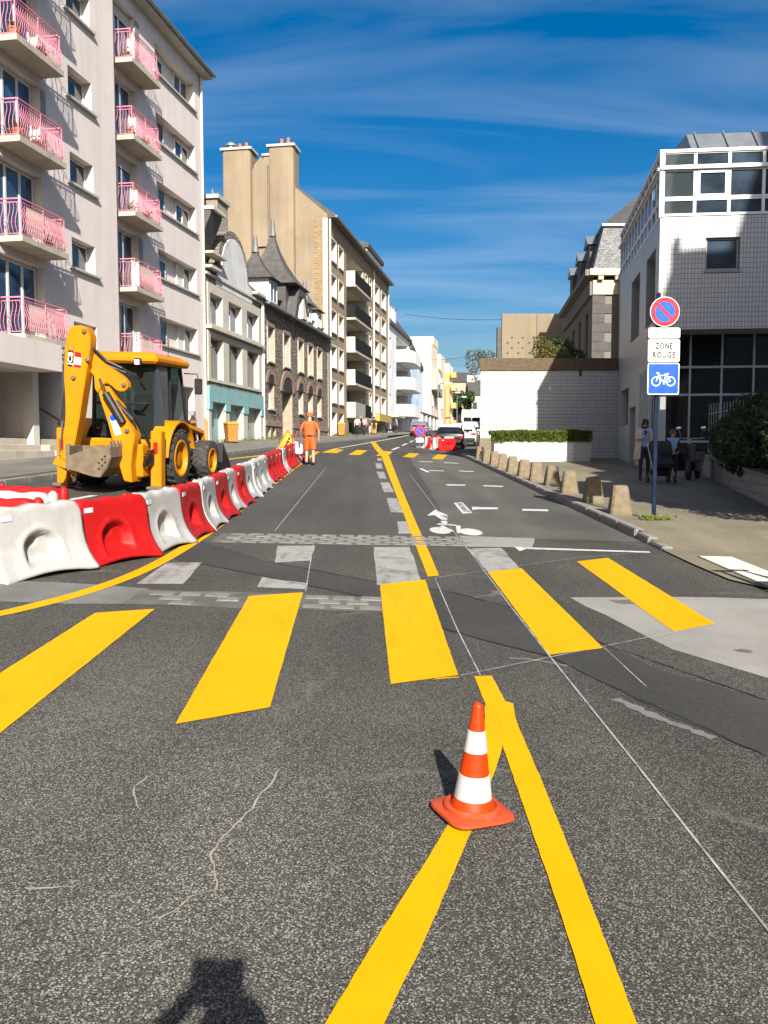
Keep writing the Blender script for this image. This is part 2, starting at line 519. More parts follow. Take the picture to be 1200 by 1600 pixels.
# kerb lines on plan
LK = [(-8.4, -30), (-8.2, 8), (-7.9, 12), (-7.5, 17), (-7.2, 21), (-6.5, 29), (-5.3, 40), (-3.5, 53), (0.1, 75), (3.2, 95), (7.2, 120), (15.6, 170)]
RK = [(14, -30), (14, 10.98), (3.62, 11.0), (3.62, 40.5), (5.2, 42.5), (9.8, 70), (14.1, 95), (18.3, 120), (27, 170)]
def interp(tab, y):
    for (x0, y0), (x1, y1) in zip(tab, tab[1:]):
        if y0 <= y <= y1:
            return x0 + (x1 - x0) * (y - y0) / max(1e-9, y1 - y0)
    return tab[-1][0]

# wide terrain sheet reaching the horizon
mb = MB()
xs = [-900, -300, -100, -40, -20, -8.5, 4.2, 20, 40, 100, 300, 900]
ys = [-300, -100, -30, 0, 20, 40, 80, 120, 170, 260, 500, 1800]
V = [(x, y, g(x, max(y, -30)) - .06 - (.0 if abs(x) < 40 else .3)) for y in ys for x in xs]
mb.add(V, [(j * len(xs) + i, j * len(xs) + i + 1, (j + 1) * len(xs) + i + 1, (j + 1) * len(xs) + i) for j in range(len(ys) - 1) for i in range(len(xs) - 1)])
o = mb.build('ground', pm('terrain_soil', (.16, .15, .12), .95, .3, .4, fine=.3), fix=False)
tag(o, 'sloping earth under the street and buildings', kind='structure')

def sheet(name, left, right, ys, dz, mat, parent=None, label=None):
    """strip of surface between two plan curves, following the street's slope"""
    mb = MB()
    rows = []
    for y in ys:
        a, b = left(y), right(y)
        cols = sorted({a, b, *[c for c in (-8.5, 4.2) if a < c < b]})
        while len(cols) < 4: cols.append(cols[-1])
        rows.append([(x, y, g(x, y) + dz) for x in cols])
    for r0, r1 in zip(rows, rows[1:]):
        for i in range(3):
            q = [r0[i], r0[i + 1], r1[i + 1], r1[i]]
            u = []
            for p in q:
                if p not in u: u.append(p)
            if len(u) > 2: mb.poly(u)
    return mb.build(name, mat, parent, label=label, fix=False)
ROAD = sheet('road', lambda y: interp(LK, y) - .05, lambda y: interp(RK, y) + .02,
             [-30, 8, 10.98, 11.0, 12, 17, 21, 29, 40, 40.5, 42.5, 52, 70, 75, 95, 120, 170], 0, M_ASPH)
tag(ROAD, 'sloping grey asphalt road with fresh yellow temporary markings', kind='structure')

def flat(name, pts, dz, mat, label=None, rag=0.0, parent=None, step=.35):
    """thin sheet of paint or patch lying on the road; rag = roughness of its outline in metres"""
    P = []
    dz *= .6
    n = len(pts)
    for i in range(n):
        a, b = Vector(pts[i]), Vector(pts[(i + 1) % n])
        L = (b - a).length
        k = max(1, int(L / step)) if rag else 1
        for j in range(k):
            p = a.lerp(b, j / k)
            if rag and j:
                d = (b - a).normalized(); nrm = Vector((-d.y, d.x))
                p = p + nrm * random.uniform(-rag, rag)
            P.append((p.x, p.y, g(p.x, p.y) + dz))
    mb = MB()
    bm = bmesh.new()
    vs = [bm.verts.new(p) for p in P]
    f = bm.faces.new(vs)
    bmesh.ops.triangulate(bm, faces=[f])
    mb.frombm(bm); bm.free()
    if mb.f:
        for i, fc in enumerate(mb.f):
            a, b, c = (Vector(mb.v[k]) for k in fc)
            if (b - a).cross(c - a).z < 0: mb.f[i] = fc[::-1]
    return mb.build(name, mat, parent or ROAD, label=label, fix=False)

def crackline(pts, w):
    fine = []
    for p, q in zip(pts, pts[1:]):
        n = max(2, int(hypot(q[0] - p[0], q[1] - p[1]) / .035))
        fine += [(p[0] + (q[0] - p[0]) * k / n + random.uniform(-.008, .008), p[1] + (q[1] - p[1]) * k / n + random.uniform(-.008, .008)) for k in range(n)]
    a = []; b = []
    for i, p in enumerate(fine):
        q0, q1 = fine[max(0, i - 1)], fine[min(len(fine) - 1, i + 1)]
        d = Vector((q1[0] - q0[0], q1[1] - q0[1])); d = d.normalized() if d.length else Vector((1, 0))
        ww = w * random.uniform(.3, 1.0)
        a.append((p[0] - d.y * ww, p[1] + d.x * ww)); b.append((p[0] + d.y * ww, p[1] - d.x * ww))
    return a + b[::-1]
# resurfaced stretch, parking lane, patches
sheet('resurfaced_asphalt', lambda y: interp(LK, y), lambda y: (1.0 + (y - 11.5) * .004) if y < 42 else interp(RK, y) - 2.4,
      [11.35, 12, 17, 21, 29, 40, 42, 52, 70, 95, 120, 170], .003, M_ASPH2, ROAD, 'smoother dark grey asphalt beyond the cobbled band')
sheet('parking_lane', lambda y: (1.0 + (y - 11.5) * .004) if y < 42 else interp(RK, y) - 2.4, lambda y: interp(RK, y) - .005,
      [11.85, 17, 21, 29, 40, 40.5, 42, 42.5, 52, 70, 95, 120, 170], .003, M_ASPH3, ROAD, 'pale grey asphalt of the parking lane on the right')
flat('concrete_apron', [(1.72, 7.85), (2.8, 8.05), (3.9, 8.1), (7.5, 7.9), (7.5, 4.6), (3.4, 4.95), (2.5, 5.42), (2.08, 6.1)], .0035, M_CONC, 'light concrete patch by the right kerb', .02)
flat('trench_patch', [(-2.6, 11.0), (-2.1, 10.35), (-1.25, 9.24), (-.25, 8.41), (.6, 7.92), (1.2, 7.2), (1.62, 6.12), (1.84, 5.5), (2.35, 4.85), (3.6, 3.7), (3.0, 2.9), (1.9, 4.05), (1.7, 4.44), (1.4, 5.13), (1.17, 5.74), (.49, 6.44), (0, 7.4), (-.72, 8.0), (-1.96, 9.0), (-2.9, 9.7)], .0045, M_PATCH, 'darker strip of asphalt refilled over a trench', .03)
M_CRK = pm('crack_sand', (.34, .31, .25), .95, .3, 9)
CRACKS = [[(-1.03, 3.64), (-1.05, 3.5), (-.968, 3.287)], [(-.468, 3.755), (-.521, 3.434), (-.561, 3.262), (-.627, 3.017), (-.562, 2.766), (-.631, 2.723), (-.667, 2.629), (-.742, 2.556)], [(-1.18, 2.73), (-.98, 2.76)]]
def seam(pts, w):
    a = []; b = []
    fine = []
    for p, q in zip(pts, pts[1:]):
        n = max(2, int(hypot(q[0] - p[0], q[1] - p[1]) / .1))
        fine += [(p[0] + (q[0] - p[0]) * k / n, p[1] + (q[1] - p[1]) * k / n) for k in range(n)]
    for i, p in enumerate(fine):
        ww = w * random.uniform(.15, 1.2); j = random.uniform(-.018, .018)
        a.append((p[0] + j, p[1] + ww)); b.append((p[0] + j, p[1] - ww))
    return a + b[::-1]
for pts in ([(-1.25, 9.26), (-.25, 8.42), (.6, 7.93), (1.2, 7.2), (1.62, 6.14), (2.3, 4.9)], [(-1.96, 9.0), (-.72, 8.0), (.0, 7.42), (.49, 6.44), (1.17, 5.74), (1.4, 5.13), (1.9, 4.05)]):
    flat('tar_seam', seam(pts, .022), .0065, M_TAR, None)
flat('pale_scab', crackline([(1.35, 4.92), (1.5, 4.62), (1.72, 4.3)], .045), .0058, M_WORN, 'crumbled pale patch beside the trench')
flat('pale_scab', crackline([(.85, 5.72), (1.0, 5.70), (1.25, 5.55)], .035), .0058, M_WORN)
for (x, y, rx, ry) in ((2.22, 7.72, .16, .10), (2.6, 6.12, .07, .05), (2.85, 5.85, .09, .06)):
    flat('oil_stain', [(x + rx * cos(t * pi / 8) * random.uniform(.8, 1.2), y + ry * sin(t * pi / 8) * random.uniform(.8, 1.2)) for t in range(16)], .0055, pm('stain', (.15, .13, .11), .8, .3, 8))

for pts in CRACKS: flat('crack', crackline(pts, .005), .0045, M_CRK, 'thin pale crack in the worn asphalt')
# ---- old worn white crossing, under the new yellow one
OW = [('old_crossing_stripe', [(-2.27, 7.8), (-1.86, 7.86), (-1.93, 9.05), (-2.28, 8.95)]),
      ('old_crossing_stripe', [(-1.18, 9.17), (-.8, 9.41), (-.85, 10.5), (-1.3, 10.4)]),
      ('old_crossing_stripe', [(-1.17, 7.83), (-.73, 7.81), (-.73, 8.09), (-1.19, 8.34)]),
      ('old_crossing_stripe', [(-.07, 8.12), (.37, 8.46), (.32, 10.66), (-.12, 10.56)]),
      ('old_crossing_stripe', [(1.11, 9.03), (1.49, 9.35), (1.49, 10.86), (1.05, 10.7)]),
      ('old_crossing_stripe', [(-5.0, 8.2), (-4.6, 8.25), (-4.6, 10.3), (-5.0, 10.2)])]
for n, p in OW: flat(n, p, .0058, M_OLDW, 'worn grey-white crossing stripe', .012)
for p in ([(.2, 11.9), (.4, 11.95), (.36, 13.38), (.2, 13.33)], [(.12, 14.6), (.33, 14.66), (.26, 17.3), (.05, 17.3)], [(.0, 18.7), (.22, 18.78), (.13, 21.6), (-.09, 21.5)],
          [(-.12, 22.9), (.07, 22.98), (.0, 26.0), (-.22, 25.9)], [(-.24, 27.6), (-.04, 27.7), (-.09, 30.9), (-.31, 30.8)], [(-.24, 32.7), (-.07, 32.86), (-.1, 35.0), (-.29, 34.9)]):
    flat('lane_dash', p, .0058, M_OLDW, 'old white broken lane line beside the yellow line', .01)

# ---- new yellow markings
for p in ([(-2.32, 2.6), (-1.87, 2.9), (-1.84, 6.81), (-2.25, 6.61)], [(-1.06, 4.27), (-.62, 4.57), (-.73, 7.66), (-1.18, 7.42)], [(.04, 5.05), (.464, 5.28), (.41, 8.48), (-.04, 8.15)],
          [(1.14, 5.83), (1.57, 6.06), (1.51, 9.36), (1.1, 9.05)], [(2.27, 6.63), (2.72, 6.96), (2.71, 10.32), (2.25, 9.95)]):
    flat('crosswalk_stripe', p, .0085, M_YEL, 'fresh yellow stripe of the near pedestrian crossing', .002, step=.06)
flat('paint_sliver', [(.3, 5.17), (.47, 5.235), (.46, 5.25), (.33, 5.205)], .0075, M_YEL)
for p in ([(-2.8, 38.7), (-2.63, 43.0), (-2.0, 42.8), (-2.12, 38.6)], [(-1.54, 37.2), (-1.36, 43.2), (-.82, 43), (-1.04, 37.3)], [(-.36, 37.2), (0, 42.8), (.44, 42.4), (.14, 37.0)], [(.8, 36.9), (1.24, 41.5), (1.69, 41.1), (1.26, 36.6)], [(1.98, 36), (2.57, 41.1), (3.0, 40.7), (2.42, 35.7)]):
    flat('crosswalk_stripe', p, .0085, M_YEL, 'fresh yellow stripe of the far pedestrian crossing')
flat('yellow_line', [(.445, 8.64), (.565, 8.73), (.40, 20), (.22, 37.0), (-.2, 47), (-.62, 60.4), (-.95, 60.2), (-.5, 46), (-.1, 36.5), (.18, 22)], .0105, M_YEL, 'yellow line running up the middle of the road', .003)
def smooth_line(pts, k=6):
    out = []
    for i in range(len(pts) - 1):
        p0, p1, p2, p3 = (Vector(pts[max(0, min(len(pts) - 1, j))]) for j in (i - 1, i, i + 1, i + 2))
        for t in range(k):
            t /= k
            q = .5 * ((2 * p1) + (p2 - p0) * t + (2 * p0 - 5 * p1 + 4 * p2 - p3) * t * t + (3 * p1 - p0 - 3 * p2 + p3) * t ** 3)
            out.append((q.x, q.y))
    return out + [pts[-1]]
def strip(name, A_, B_, dz, mat, label, rag=.0018, step=.06):
    """painted band between two edge curves"""
    dz *= .6
    def res(pts, n):
        L = [0]
        for p, q in zip(pts, pts[1:]): L.append(L[-1] + hypot(q[0] - p[0], q[1] - p[1]))
        out = []
        for i in range(n + 1):
            s_ = L[-1] * i / n; k = 0
            while k < len(L) - 2 and L[k + 1] < s_: k += 1
            t = (s_ - L[k]) / max(1e-9, L[k + 1] - L[k])
            out.append((pts[k][0] + (pts[k + 1][0] - pts[k][0]) * t + random.uniform(-rag, rag), pts[k][1] + (pts[k + 1][1] - pts[k][1]) * t))
        return out
    n = int(max(hypot(A_[0][0] - A_[-1][0], A_[0][1] - A_[-1][1]) / step, 4))
    a, b = res(A_, n), res(B_, n)
    mb = MB()
    mb.add([(x, y, g(x, y) + dz) for x, y in a + b], [(i, n + 1 + i, n + 2 + i, i + 1) for i in range(n)])
    return mb.build(name, mat, ROAD, label=label, fix=False)
strip('yellow_line', [(.563, 5.262), (.570, 4.7), (.581, 4.094), (.575, 2.9), (.565, 2.3), (.545, 1.6)], [(.674, 5.288), (.692, 4.80), (.732, 4.775), (.705, 4.5), (.70, 3.6), (.69, 2.9), (.675, 2.3), (.655, 1.6)], .0105, M_YEL, 'right arm of the yellow V by the traffic cone')
strip('yellow_line', smooth_line([(.565, 4.72), (.485, 4.128), (.323, 3.509), (.215, 3.17), (.0, 2.58), (-.15, 2.15), (-.33, 1.6)]), smooth_line([(.64, 4.6), (.586, 4.14), (.405, 3.45), (.30, 3.1), (.135, 2.555), (0, 2.15), (-.18, 1.6)]), .0095, M_YEL, 'left arm of the yellow V running under the traffic cone')
lo = [(-4.6, 4.4), (-3.5, 5.6), (-2.966, 6.3), (-2.738, 6.72), (-2.506, 7.4), (-2.335, 8.37), (-2.27, 9.735), (-2.275, 11.67), (-2.37, 14.96), (-2.5, 19.6), (-2.72, 27.6), (-2.93, 39.3)]
li = [(-4.68, 4.55), (-3.6, 5.72), (-3.06, 6.43), (-2.85, 6.85), (-2.63, 7.5), (-2.47, 8.45), (-2.41, 9.78), (-2.42, 11.7), (-2.52, 15.0), (-2.66, 19.65), (-2.89, 27.65), (-3.1, 39.35)]
so, si = smooth_line(lo), smooth_line(li)
mb = MB()
for i in range(len(so) - 1):
    q = [so[i], so[i + 1], si[i + 1], si[i]]
    mb.poly([(x, y, g(x, y) + .0051) for x, y in q])
mb.build('yellow_line', M_YEL, ROAD, label='curved yellow line along the red and white barriers', fix=False)
# far temporary line on the left beyond the machine, old white edge lines
flat('yellow_line', [(-6.0, 27.6), (-5.9, 27.4), (-3.7, 38.9), (-4.0, 39.0)], .0085, M_YEL, 'yellow line behind the barriers on the left')
flat('white_line', [(-2.6, 43.2), (-2.5, 43.0), (1.2, 76), (2.8, 91.5), (2.6, 91.7), (1.0, 76)], .007, M_WPAINT, 'thin white edge line in the distance')
for a in range(6):
    y0 = 45 + a * 8.5; x0 = .35 + (y0 - 45) * .083
    flat('lane_dash', [(x0, y0), (x0 + .18, y0), (x0 + .6, y0 + 5), (x0 + .42, y0 + 5)], .007, M_WPAINT, 'white dash of the far lane line')
for y0 in (12.8, 17.6, 22.4):
    x0 = -4.9 - (22 - y0) * .1
    flat('lane_dash', [(x0, y0), (x0 + .14, y0), (x0 + .55, y0 + 3), (x0 + .41, y0 + 3)], .0068, M_WPAINT, 'white lane dash behind the barriers')

# ---- bicycle symbol, parking marks, stop line
def ell(cx, cy, rx, ry, n=22): return [(cx + rx * cos(2 * pi * i / n), cy + ry * sin(2 * pi * i / n)) for i in range(n)]
BK = 'part of the white bicycle symbol on the road'
flat('bicycle_symbol', ell(.82, 12.42, .155, .38), .0068, M_WPAINT, BK)
flat('bicycle_symbol', ell(1.255, 12.36, .165, .38), .0068, M_WPAINT, BK)
for p in ([(.84, 12.95), (.90, 13.0), (1.02, 12.35), (.96, 12.3)], [(.86, 13.3), (1.12, 13.15), (1.14, 13.0), (.88, 13.1)], [(1.04, 12.15), (1.09, 12.2), (1.17, 13.05), (1.10, 13.1)], [(.80, 13.15), (.97, 13.45), (1.0, 13.35), (.85, 13.08)], [(.90, 13.6), (1.0, 13.65), (1.0, 13.4), (.9, 13.4)]):
    flat('bicycle_symbol', p, .0072, M_WPAINT, BK)
flat('direction_arrow', [(.914, 15.3), (.72, 14.3), (.85, 14.42), (.93, 13.75), (1.02, 13.78), (.95, 14.45), (1.085, 14.42)], .0068, M_WPAINT, 'white arrow ahead of the bicycle symbol')
flat('parking_mark', [(1.36, 14.8), (1.545, 14.95), (1.545, 16.9), (1.36, 16.72)], .0068, M_WPAINT, 'white box of the paid parking marking', .006)
for p in ([(1.6, 15.5), (1.72, 15.64), (2.1, 15.77), (2.14, 16.1), (1.735, 15.99), (1.65, 16.08)], [(2.53, 15.68), (3.02, 15.72), (3.07, 16.03), (2.59, 16.0)], [(2.49, 21.4), (2.97, 21.4), (3.02, 21.75), (2.52, 21.75)],
          [(1.53, 21.5), (1.6, 21.25), (2.03, 21.4), (2.07, 21.75), (1.62, 21.65)], [(2.42, 27.55), (2.88, 27.5), (2.9, 27.85), (2.43, 27.9)], [(1.42, 27.35), (1.92, 27.3), (1.93, 27.6), (1.43, 27.65)], [(1.16, 28.4), (1.26, 28.5), (1.42, 26.6), (1.32, 26.4)],
          [(2.31, 32.8), (2.84, 32.7), (2.85, 33.1), (2.32, 33.2)], [(1.36, 33.2), (1.88, 33.0), (1.89, 33.4), (1.37, 33.5)]):
    flat('parking_mark', p, .0068, M_WPAINT, 'white tick of the parking bay layout', .008)
flat('stop_line', [(1.68, 11.03), (1.69, 10.62), (1.8, 10.83), (3.4, 10.87), (3.41, 10.98), (1.8, 10.98)], .0068, M_WPAINT, 'thin white line across the parking lane end')
def text_mesh(body, size, name='lettering', extrude=0.0, spacing=1.0, bold=False):
    cu = bpy.data.curves.new(name, 'FONT'); cu.body = body; cu.size = size; cu.align_x = 'CENTER'; cu.align_y = 'CENTER'
    cu.extrude = extrude; cu.space_character = spacing; cu.resolution_u = 3
    if bold: cu.offset = size * .018 * bold
    ob = bpy.data.objects.new(name, cu); COL.objects.link(ob)
    dg = bpy.context.evaluated_depsgraph_get()
    me = bpy.data.meshes.new_from_object(ob.evaluated_get(dg))
    bpy.data.objects.remove(ob)
    return me
def put_text(body, size, mtx, mat, parent, name='lettering', sx=1.0, spacing=1.0, bold=False, fit=None):
    me = text_mesh(body, size, name, 0, spacing, bold)
    if fit:
        xs = [v.co.x for v in me.vertices]; sx = fit / (max(xs) - min(xs))
    me.transform(Matrix.Diagonal((sx, 1, 1, 1)))
    me.transform(mtx)
    me.materials.clear(); me.materials.append(mat)
    o = bpy.data.objects.new(name, me); COL.objects.link(o)
    if parent: o.parent = parent
    return o
sl = Matrix(((1, 0, 0, 0), (0, 1, 0, 0), (-.034, .0376, 1, 0), (0, 0, 0, 1)))
mt = sl @ Matrix.Translation((1.4525, 15.85, .0105)) @ Matrix.Rotation(-pi / 2, 4, 'Z')
put_text('PAYANT', .17, mt, M_PATCH, ROAD, fit=1.6)

# ---- chalk setting-out lines
def chalk(pts, w=.012, dz=.0076):
    a = []; b = []
    for i, p in enumerate(pts):
        d = Vector(pts[min(i + 1, len(pts) - 1)]) - Vector(pts[max(i - 1, 0)]); d.normalize()
        n = Vector((-d.y, d.x)) * w / 2
        a.append((p[0] + n.x, p[1] + n.y)); b.append((p[0] - n.x, p[1] - n.y))
    flat('chalk_line', a + b[::-1], dz, M_CHALK, 'thin white setting-out line', .0)
chalk([(.76, 25.5), (.98, 13.15), (1.06, 10.07), (1.1, 7.3), (1.142, 5.58), (1.188, 3.99), (1.207, 3.14), (1.223, 2.63), (1.25, 1.9)], .011)
chalk([(.514, 8.6), (.56, 6.45), (.604, 5.3)], .010)
chalk([(.52, 8.62), (1.1, 9.15), (2.3, 10.24), (3.38, 10.95)], .010, .0062)
chalk([(.48, 5.28), (1.19, 5.82), (2.73, 6.97)], .010, .0062)
chalk([(-.88, 10.6), (-.71, 7.7)], .010)
chalk([(-1.84, 27.4), (-1.5, 11.75)], .012)
chalk([(1.58, 6.07), (1.61, 5.18)], .008)

# ---- cobbled bands, stone by stone
M_BED = pm('joint_sand', (.15, .14, .125), .95, .3, 5, fine=.4, bmp=.5)
def cobble_mesh(w, d, k):
    rnd = random.Random(k)
    bm = bmesh.new(); bmesh.ops.create_cube(bm, size=1)
    for v in bm.verts:
        t = 1 if v.co.z < 0 else .90
        v.co = Vector((v.co.x * w * t + rnd.uniform(-.012, .012), v.co.y * d * t + rnd.uniform(-.01, .01), v.co.z * .03))
    bmesh.ops.bevel(bm, geom=[e for e in bm.edges if all(v.co.z > 0 for v in e.verts)], offset=.012, segments=1, affect='EDGES')
    me = bpy.data.meshes.new('cobblestone'); bm.to_mesh(me); bm.free()
    me.materials.append(M_COB); return me
CM = [cobble_mesh(.22, .155, k) for k in range(6)]
def cobbles(x0, x1, base, rows, skip=0.0, slope=.0):
    for r in range(rows):
        x = x0 + (r % 2) * .12
        while x < x1:
            if random.random() > skip:
                y = base(x) + r * .175 + .09
                o = bpy.data.objects.new('cobblestone', CM[random.randrange(6)])
                COL.objects.link(o); o.parent = ROAD
                o.location = (x + .12, y, g(x + .12, y) - .006 + random.uniform(-.003, .003))
                o.rotation_euler = (.0376, .034, random.uniform(-.06, .06))
            x += .238
cobbles(-2.05, 1.0, lambda x: 10.52 + (x + 2) * .13, 5)
cobbles(-.71, -.22, lambda x: 7.02 + (x + .78) * .02, 3)
cobbles(-2.05, -1.45, lambda x: 6.98 + (x + 2) * .02, 3, .25)
flat('cobble_bed', [(-2.15, 10.48), (1.05, 10.86), (1.05, 11.9), (-2.15, 11.45)], .0048, M_BED, 'joint bed of the cobbled band', .02)
flat('cobble_bed', [(-2.15, 6.95), (.05, 7.0), (.05, 7.58), (-2.15, 7.55)], .0052, M_BED, None, .03)
flat('paved_band', [(-4.2, 6.75), (-3.0, 6.9), (-2.15, 6.95), (-2.1, 7.6), (-3.0, 7.75), (-4.4, 7.8)], .0049, M_WORN, 'worn pale band of paving by the curved yellow line', .03)
flat('paved_band', [(1.05, 10.86), (1.9, 10.97), (2.1, 11.9), (1.05, 11.9)], .0054, M_CONC, 'worn grey paved band continuing the cobbles', .02)

# ---- pavements
def kerbs(tab, y0, y1, parent, side, step=1.0, hgt=.125, drop=None):
    me = bpy.data.meshes.new('kerb_stone')
    bm = bmesh.new(); bmesh.ops.create_cube(bm, size=1)
    for v in bm.verts: v.co = Vector((v.co.x * .15, v.co.y * (step - .012), v.co.z * .30 - .15))
    bmesh.ops.bevel(bm, geom=bm.edges[:], offset=.014, segments=2, affect='EDGES')
    bm.to_mesh(me); bm.free(); me.materials.append(M_KERB)
    y = y0
    while y < y1:
        x0, x1 = interp(tab, y), interp(tab, y + step)
        L = hypot(x1 - x0, step); dy = step * step / L
        x1 = interp(tab, y + dy)
        xm, ym = (x0 + x1) / 2, y + dy / 2
        o = bpy.data.objects.new('kerb_stone', me); COL.objects.link(o); o.parent = parent
        h = hgt if drop is None else drop(ym)
        o.location = (xm + side * .075, ym, g(xm, ym) + h + random.uniform(-.003, .004))
        az = atan2(x1 - x0, dy)
        o.rotation_euler = (.0376, .034, -az + random.uniform(-.004, .004))
        y += dy
PR = sheet('pavement_right', lambda y: 3.68, lambda y: 14.0, [12.3, 17, 25, 34, 40.4], .12, M_PAVE)
tag(PR, 'sandy grey pavement under the bollards on the right', kind='structure')
PC = None
mb = MB()
def hz(y): return .02 + .10 * max(0, min(1, (y - 11.0) / 1.3))
rows = []
for y, xa in ((5.6, 9.0), (6.6, 6.6), (7.4, 5.0), (8.1, 4.1), (9.0, 3.66), (10, 3.62), (11.0, 3.62), (11.6, 3.66), (12.3, 3.68)):
    rows.append([(x, y, g(x, y) + hz(y)) for x in ((xa, 4.2, 14.0) if xa < 4.2 else (xa, xa + .01, 14.0))])
for r0, r1 in zip(rows, rows[1:]):
    for i in range(2): mb.poly([r0[i], r0[i + 1], r1[i + 1], r1[i]])
mb.build('dropped_pavement', M_PAVE, PR, label='pavement corner sloping down to the crossing', fix=False)
kerbs(RK[2:4], 12.32, 39.8, PR, 1)
kerbs(RK[2:4], 11.1, 12.25, PR, 1, .58, drop=lambda y: hz(y) + .004)
PL = sheet('pavement_left', lambda y: -40, lambda y: interp(LK, y) - .06, [-30, 8, 12, 17, 21, 29, 40, 52, 75, 95, 120, 170], .12, M_PAVEL)
tag(PL, 'grey pavement along the left row of buildings', kind='structure')
kerbs(LK, 10.0, 76, PL, -1)
mb = MB()
for y in range(10, 26):
    xa, xb = interp(LK, y) - .3, interp(LK, y + 1) - .3
    w0 = 1.0 if y > 16 else .8
    mb.poly([(xa - w0, y, g(xa, y) + .1245), (xa, y, g(xa, y) + .1245), (xb, y + 1, g(xb, y + 1) + .1245), (xb - w0, y + 1, g(xb, y + 1) + .1245)])
mb.build('repair_strip', M_ASPH2, PL, label='dark repaired strip in the left pavement', fix=False)
PF = sheet('pavement_far', lambda y: interp(RK, y) + .04, lambda y: interp(RK, y) + 30, [42.5, 52, 70, 95, 120, 170], .12, M_PAVEL)
tag(PF, 'far pavement beyond the tiled wall', kind='structure')
kerbs(RK, 42.6, 60, PF, 1)
# tactile warning strip on the right
mb = MB()
def tac(x, y, z):
    return (x, y, g(x, y) + .02 + z)
mb.xf = tac
mb.box(3.88, 4.30, 7.7, 10.55, .002, .012)
mb.build('tactile_base', M_CONC, PR)
me = None
for i in range(36):
    y = 7.75 + i * .0775
    m2 = MB(tac); m2.prism([(3.89, .012), (4.29, .012), (4.28, .018), (3.90, .018)], .05, 'y', y) if False else m2.box(3.89, 4.29, y, y + .05, .012, .018)
    m2.build('tactile_rib', pm('tactile_white', (.62, .58, .50), .8, .15, 4), PR)
# ================================================================== BUILDINGS ON THE LEFT
AZ = math.atan(230 / 1340)
DU = (sin(AZ), cos(AZ)); NL = (-cos(AZ), sin(AZ)); DL = 13.7
KS = 1.18            # metres per survey unit for this row of buildings; heights run from the 1.58 m datum
def frame(dl):
    def W(u, v, z):
        d = dl - v
        return ((DU[0] * u + NL[0] * d) * KS, (DU[1] * u + NL[1] * d) * KS, 1.58 + (z - 1.58) * KS)
    return W
FR = frame(DL)
def gz(u, dl=DL):
    p = frame(dl)(u, 0, 0); return 1.58 + (g(p[0], p[1]) + .12 - 1.58) / KS

def wall_open(mb, u0, u1, z0, z1, rects, depth=.22, v=0.0, top=None):
    """front wall with real openings and reveals; local axes u (along), v (out), z"""
    us = sorted({u0, u1, *[r[0] for r in rects], *[r[1] for r in rects]})
    zs = sorted({z0, z1, *[r[2] for r in rects], *[r[3] for r in rects]})
    us = [u for u in us if u0 - 1e-6 <= u <= u1 + 1e-6]; zs = [z for z in zs if z0 - 1e-6 <= z <= z1 + 1e-6]
    for a, b in zip(us, us[1:]):
        for c, d in zip(zs, zs[1:]):
            mu, mz = (a + b) / 2, (c + d) / 2
            if any(r[0] < mu < r[1] and r[2] < mz < r[3] for r in rects): continue
            mb.quad((a, v, c), (b, v, c), (b, v, d), (a, v, d))
    keep = mb.mi; mb.mi = 1
    for r in rects:
        a, b, c, d = r[:4]; k = r[4] if len(r) > 4 else depth
        mb.quad((a, v, c), (a, v, d), (a, v - k, d), (a, v - k, c))
        mb.quad((b, v, c), (b, v - k, c), (b, v - k, d), (b, v, d))
        mb.quad((a, v, d), (b, v, d), (b, v - k, d), (a, v - k, d))
        mb.quad((a, v, c), (a, v - k, c), (b, v - k, c), (b, v, c))
    mb.mi = keep
    return mb

M_GLASS = glass_mat('window_glass', (.030, .045, .065))
M_GLASSB = glass_mat('window_glass_sky_tint', (.035, .075, .15))  # blue base tint paints in the reflected sky
M_WFRAME = pm('window_frame_white', (.74, .73, .70), .5, .08, 3)
M_WFRAMED = pm('window_frame_grey', (.30, .30, .30), .5, .1, 3)
M_CURT = pm('curtain_white', (.66, .64, .58), .9, .15, 6, bmp=.2, bscale=30)
M_SHUT = pm('roller_shutter', (.60, .58, .54), .6, .1, 4)
M_SILL = pm('stone_sill', (.55, .51, .45), .85, .18, 4, fine=.15, dirt=(.2, .18, .15))

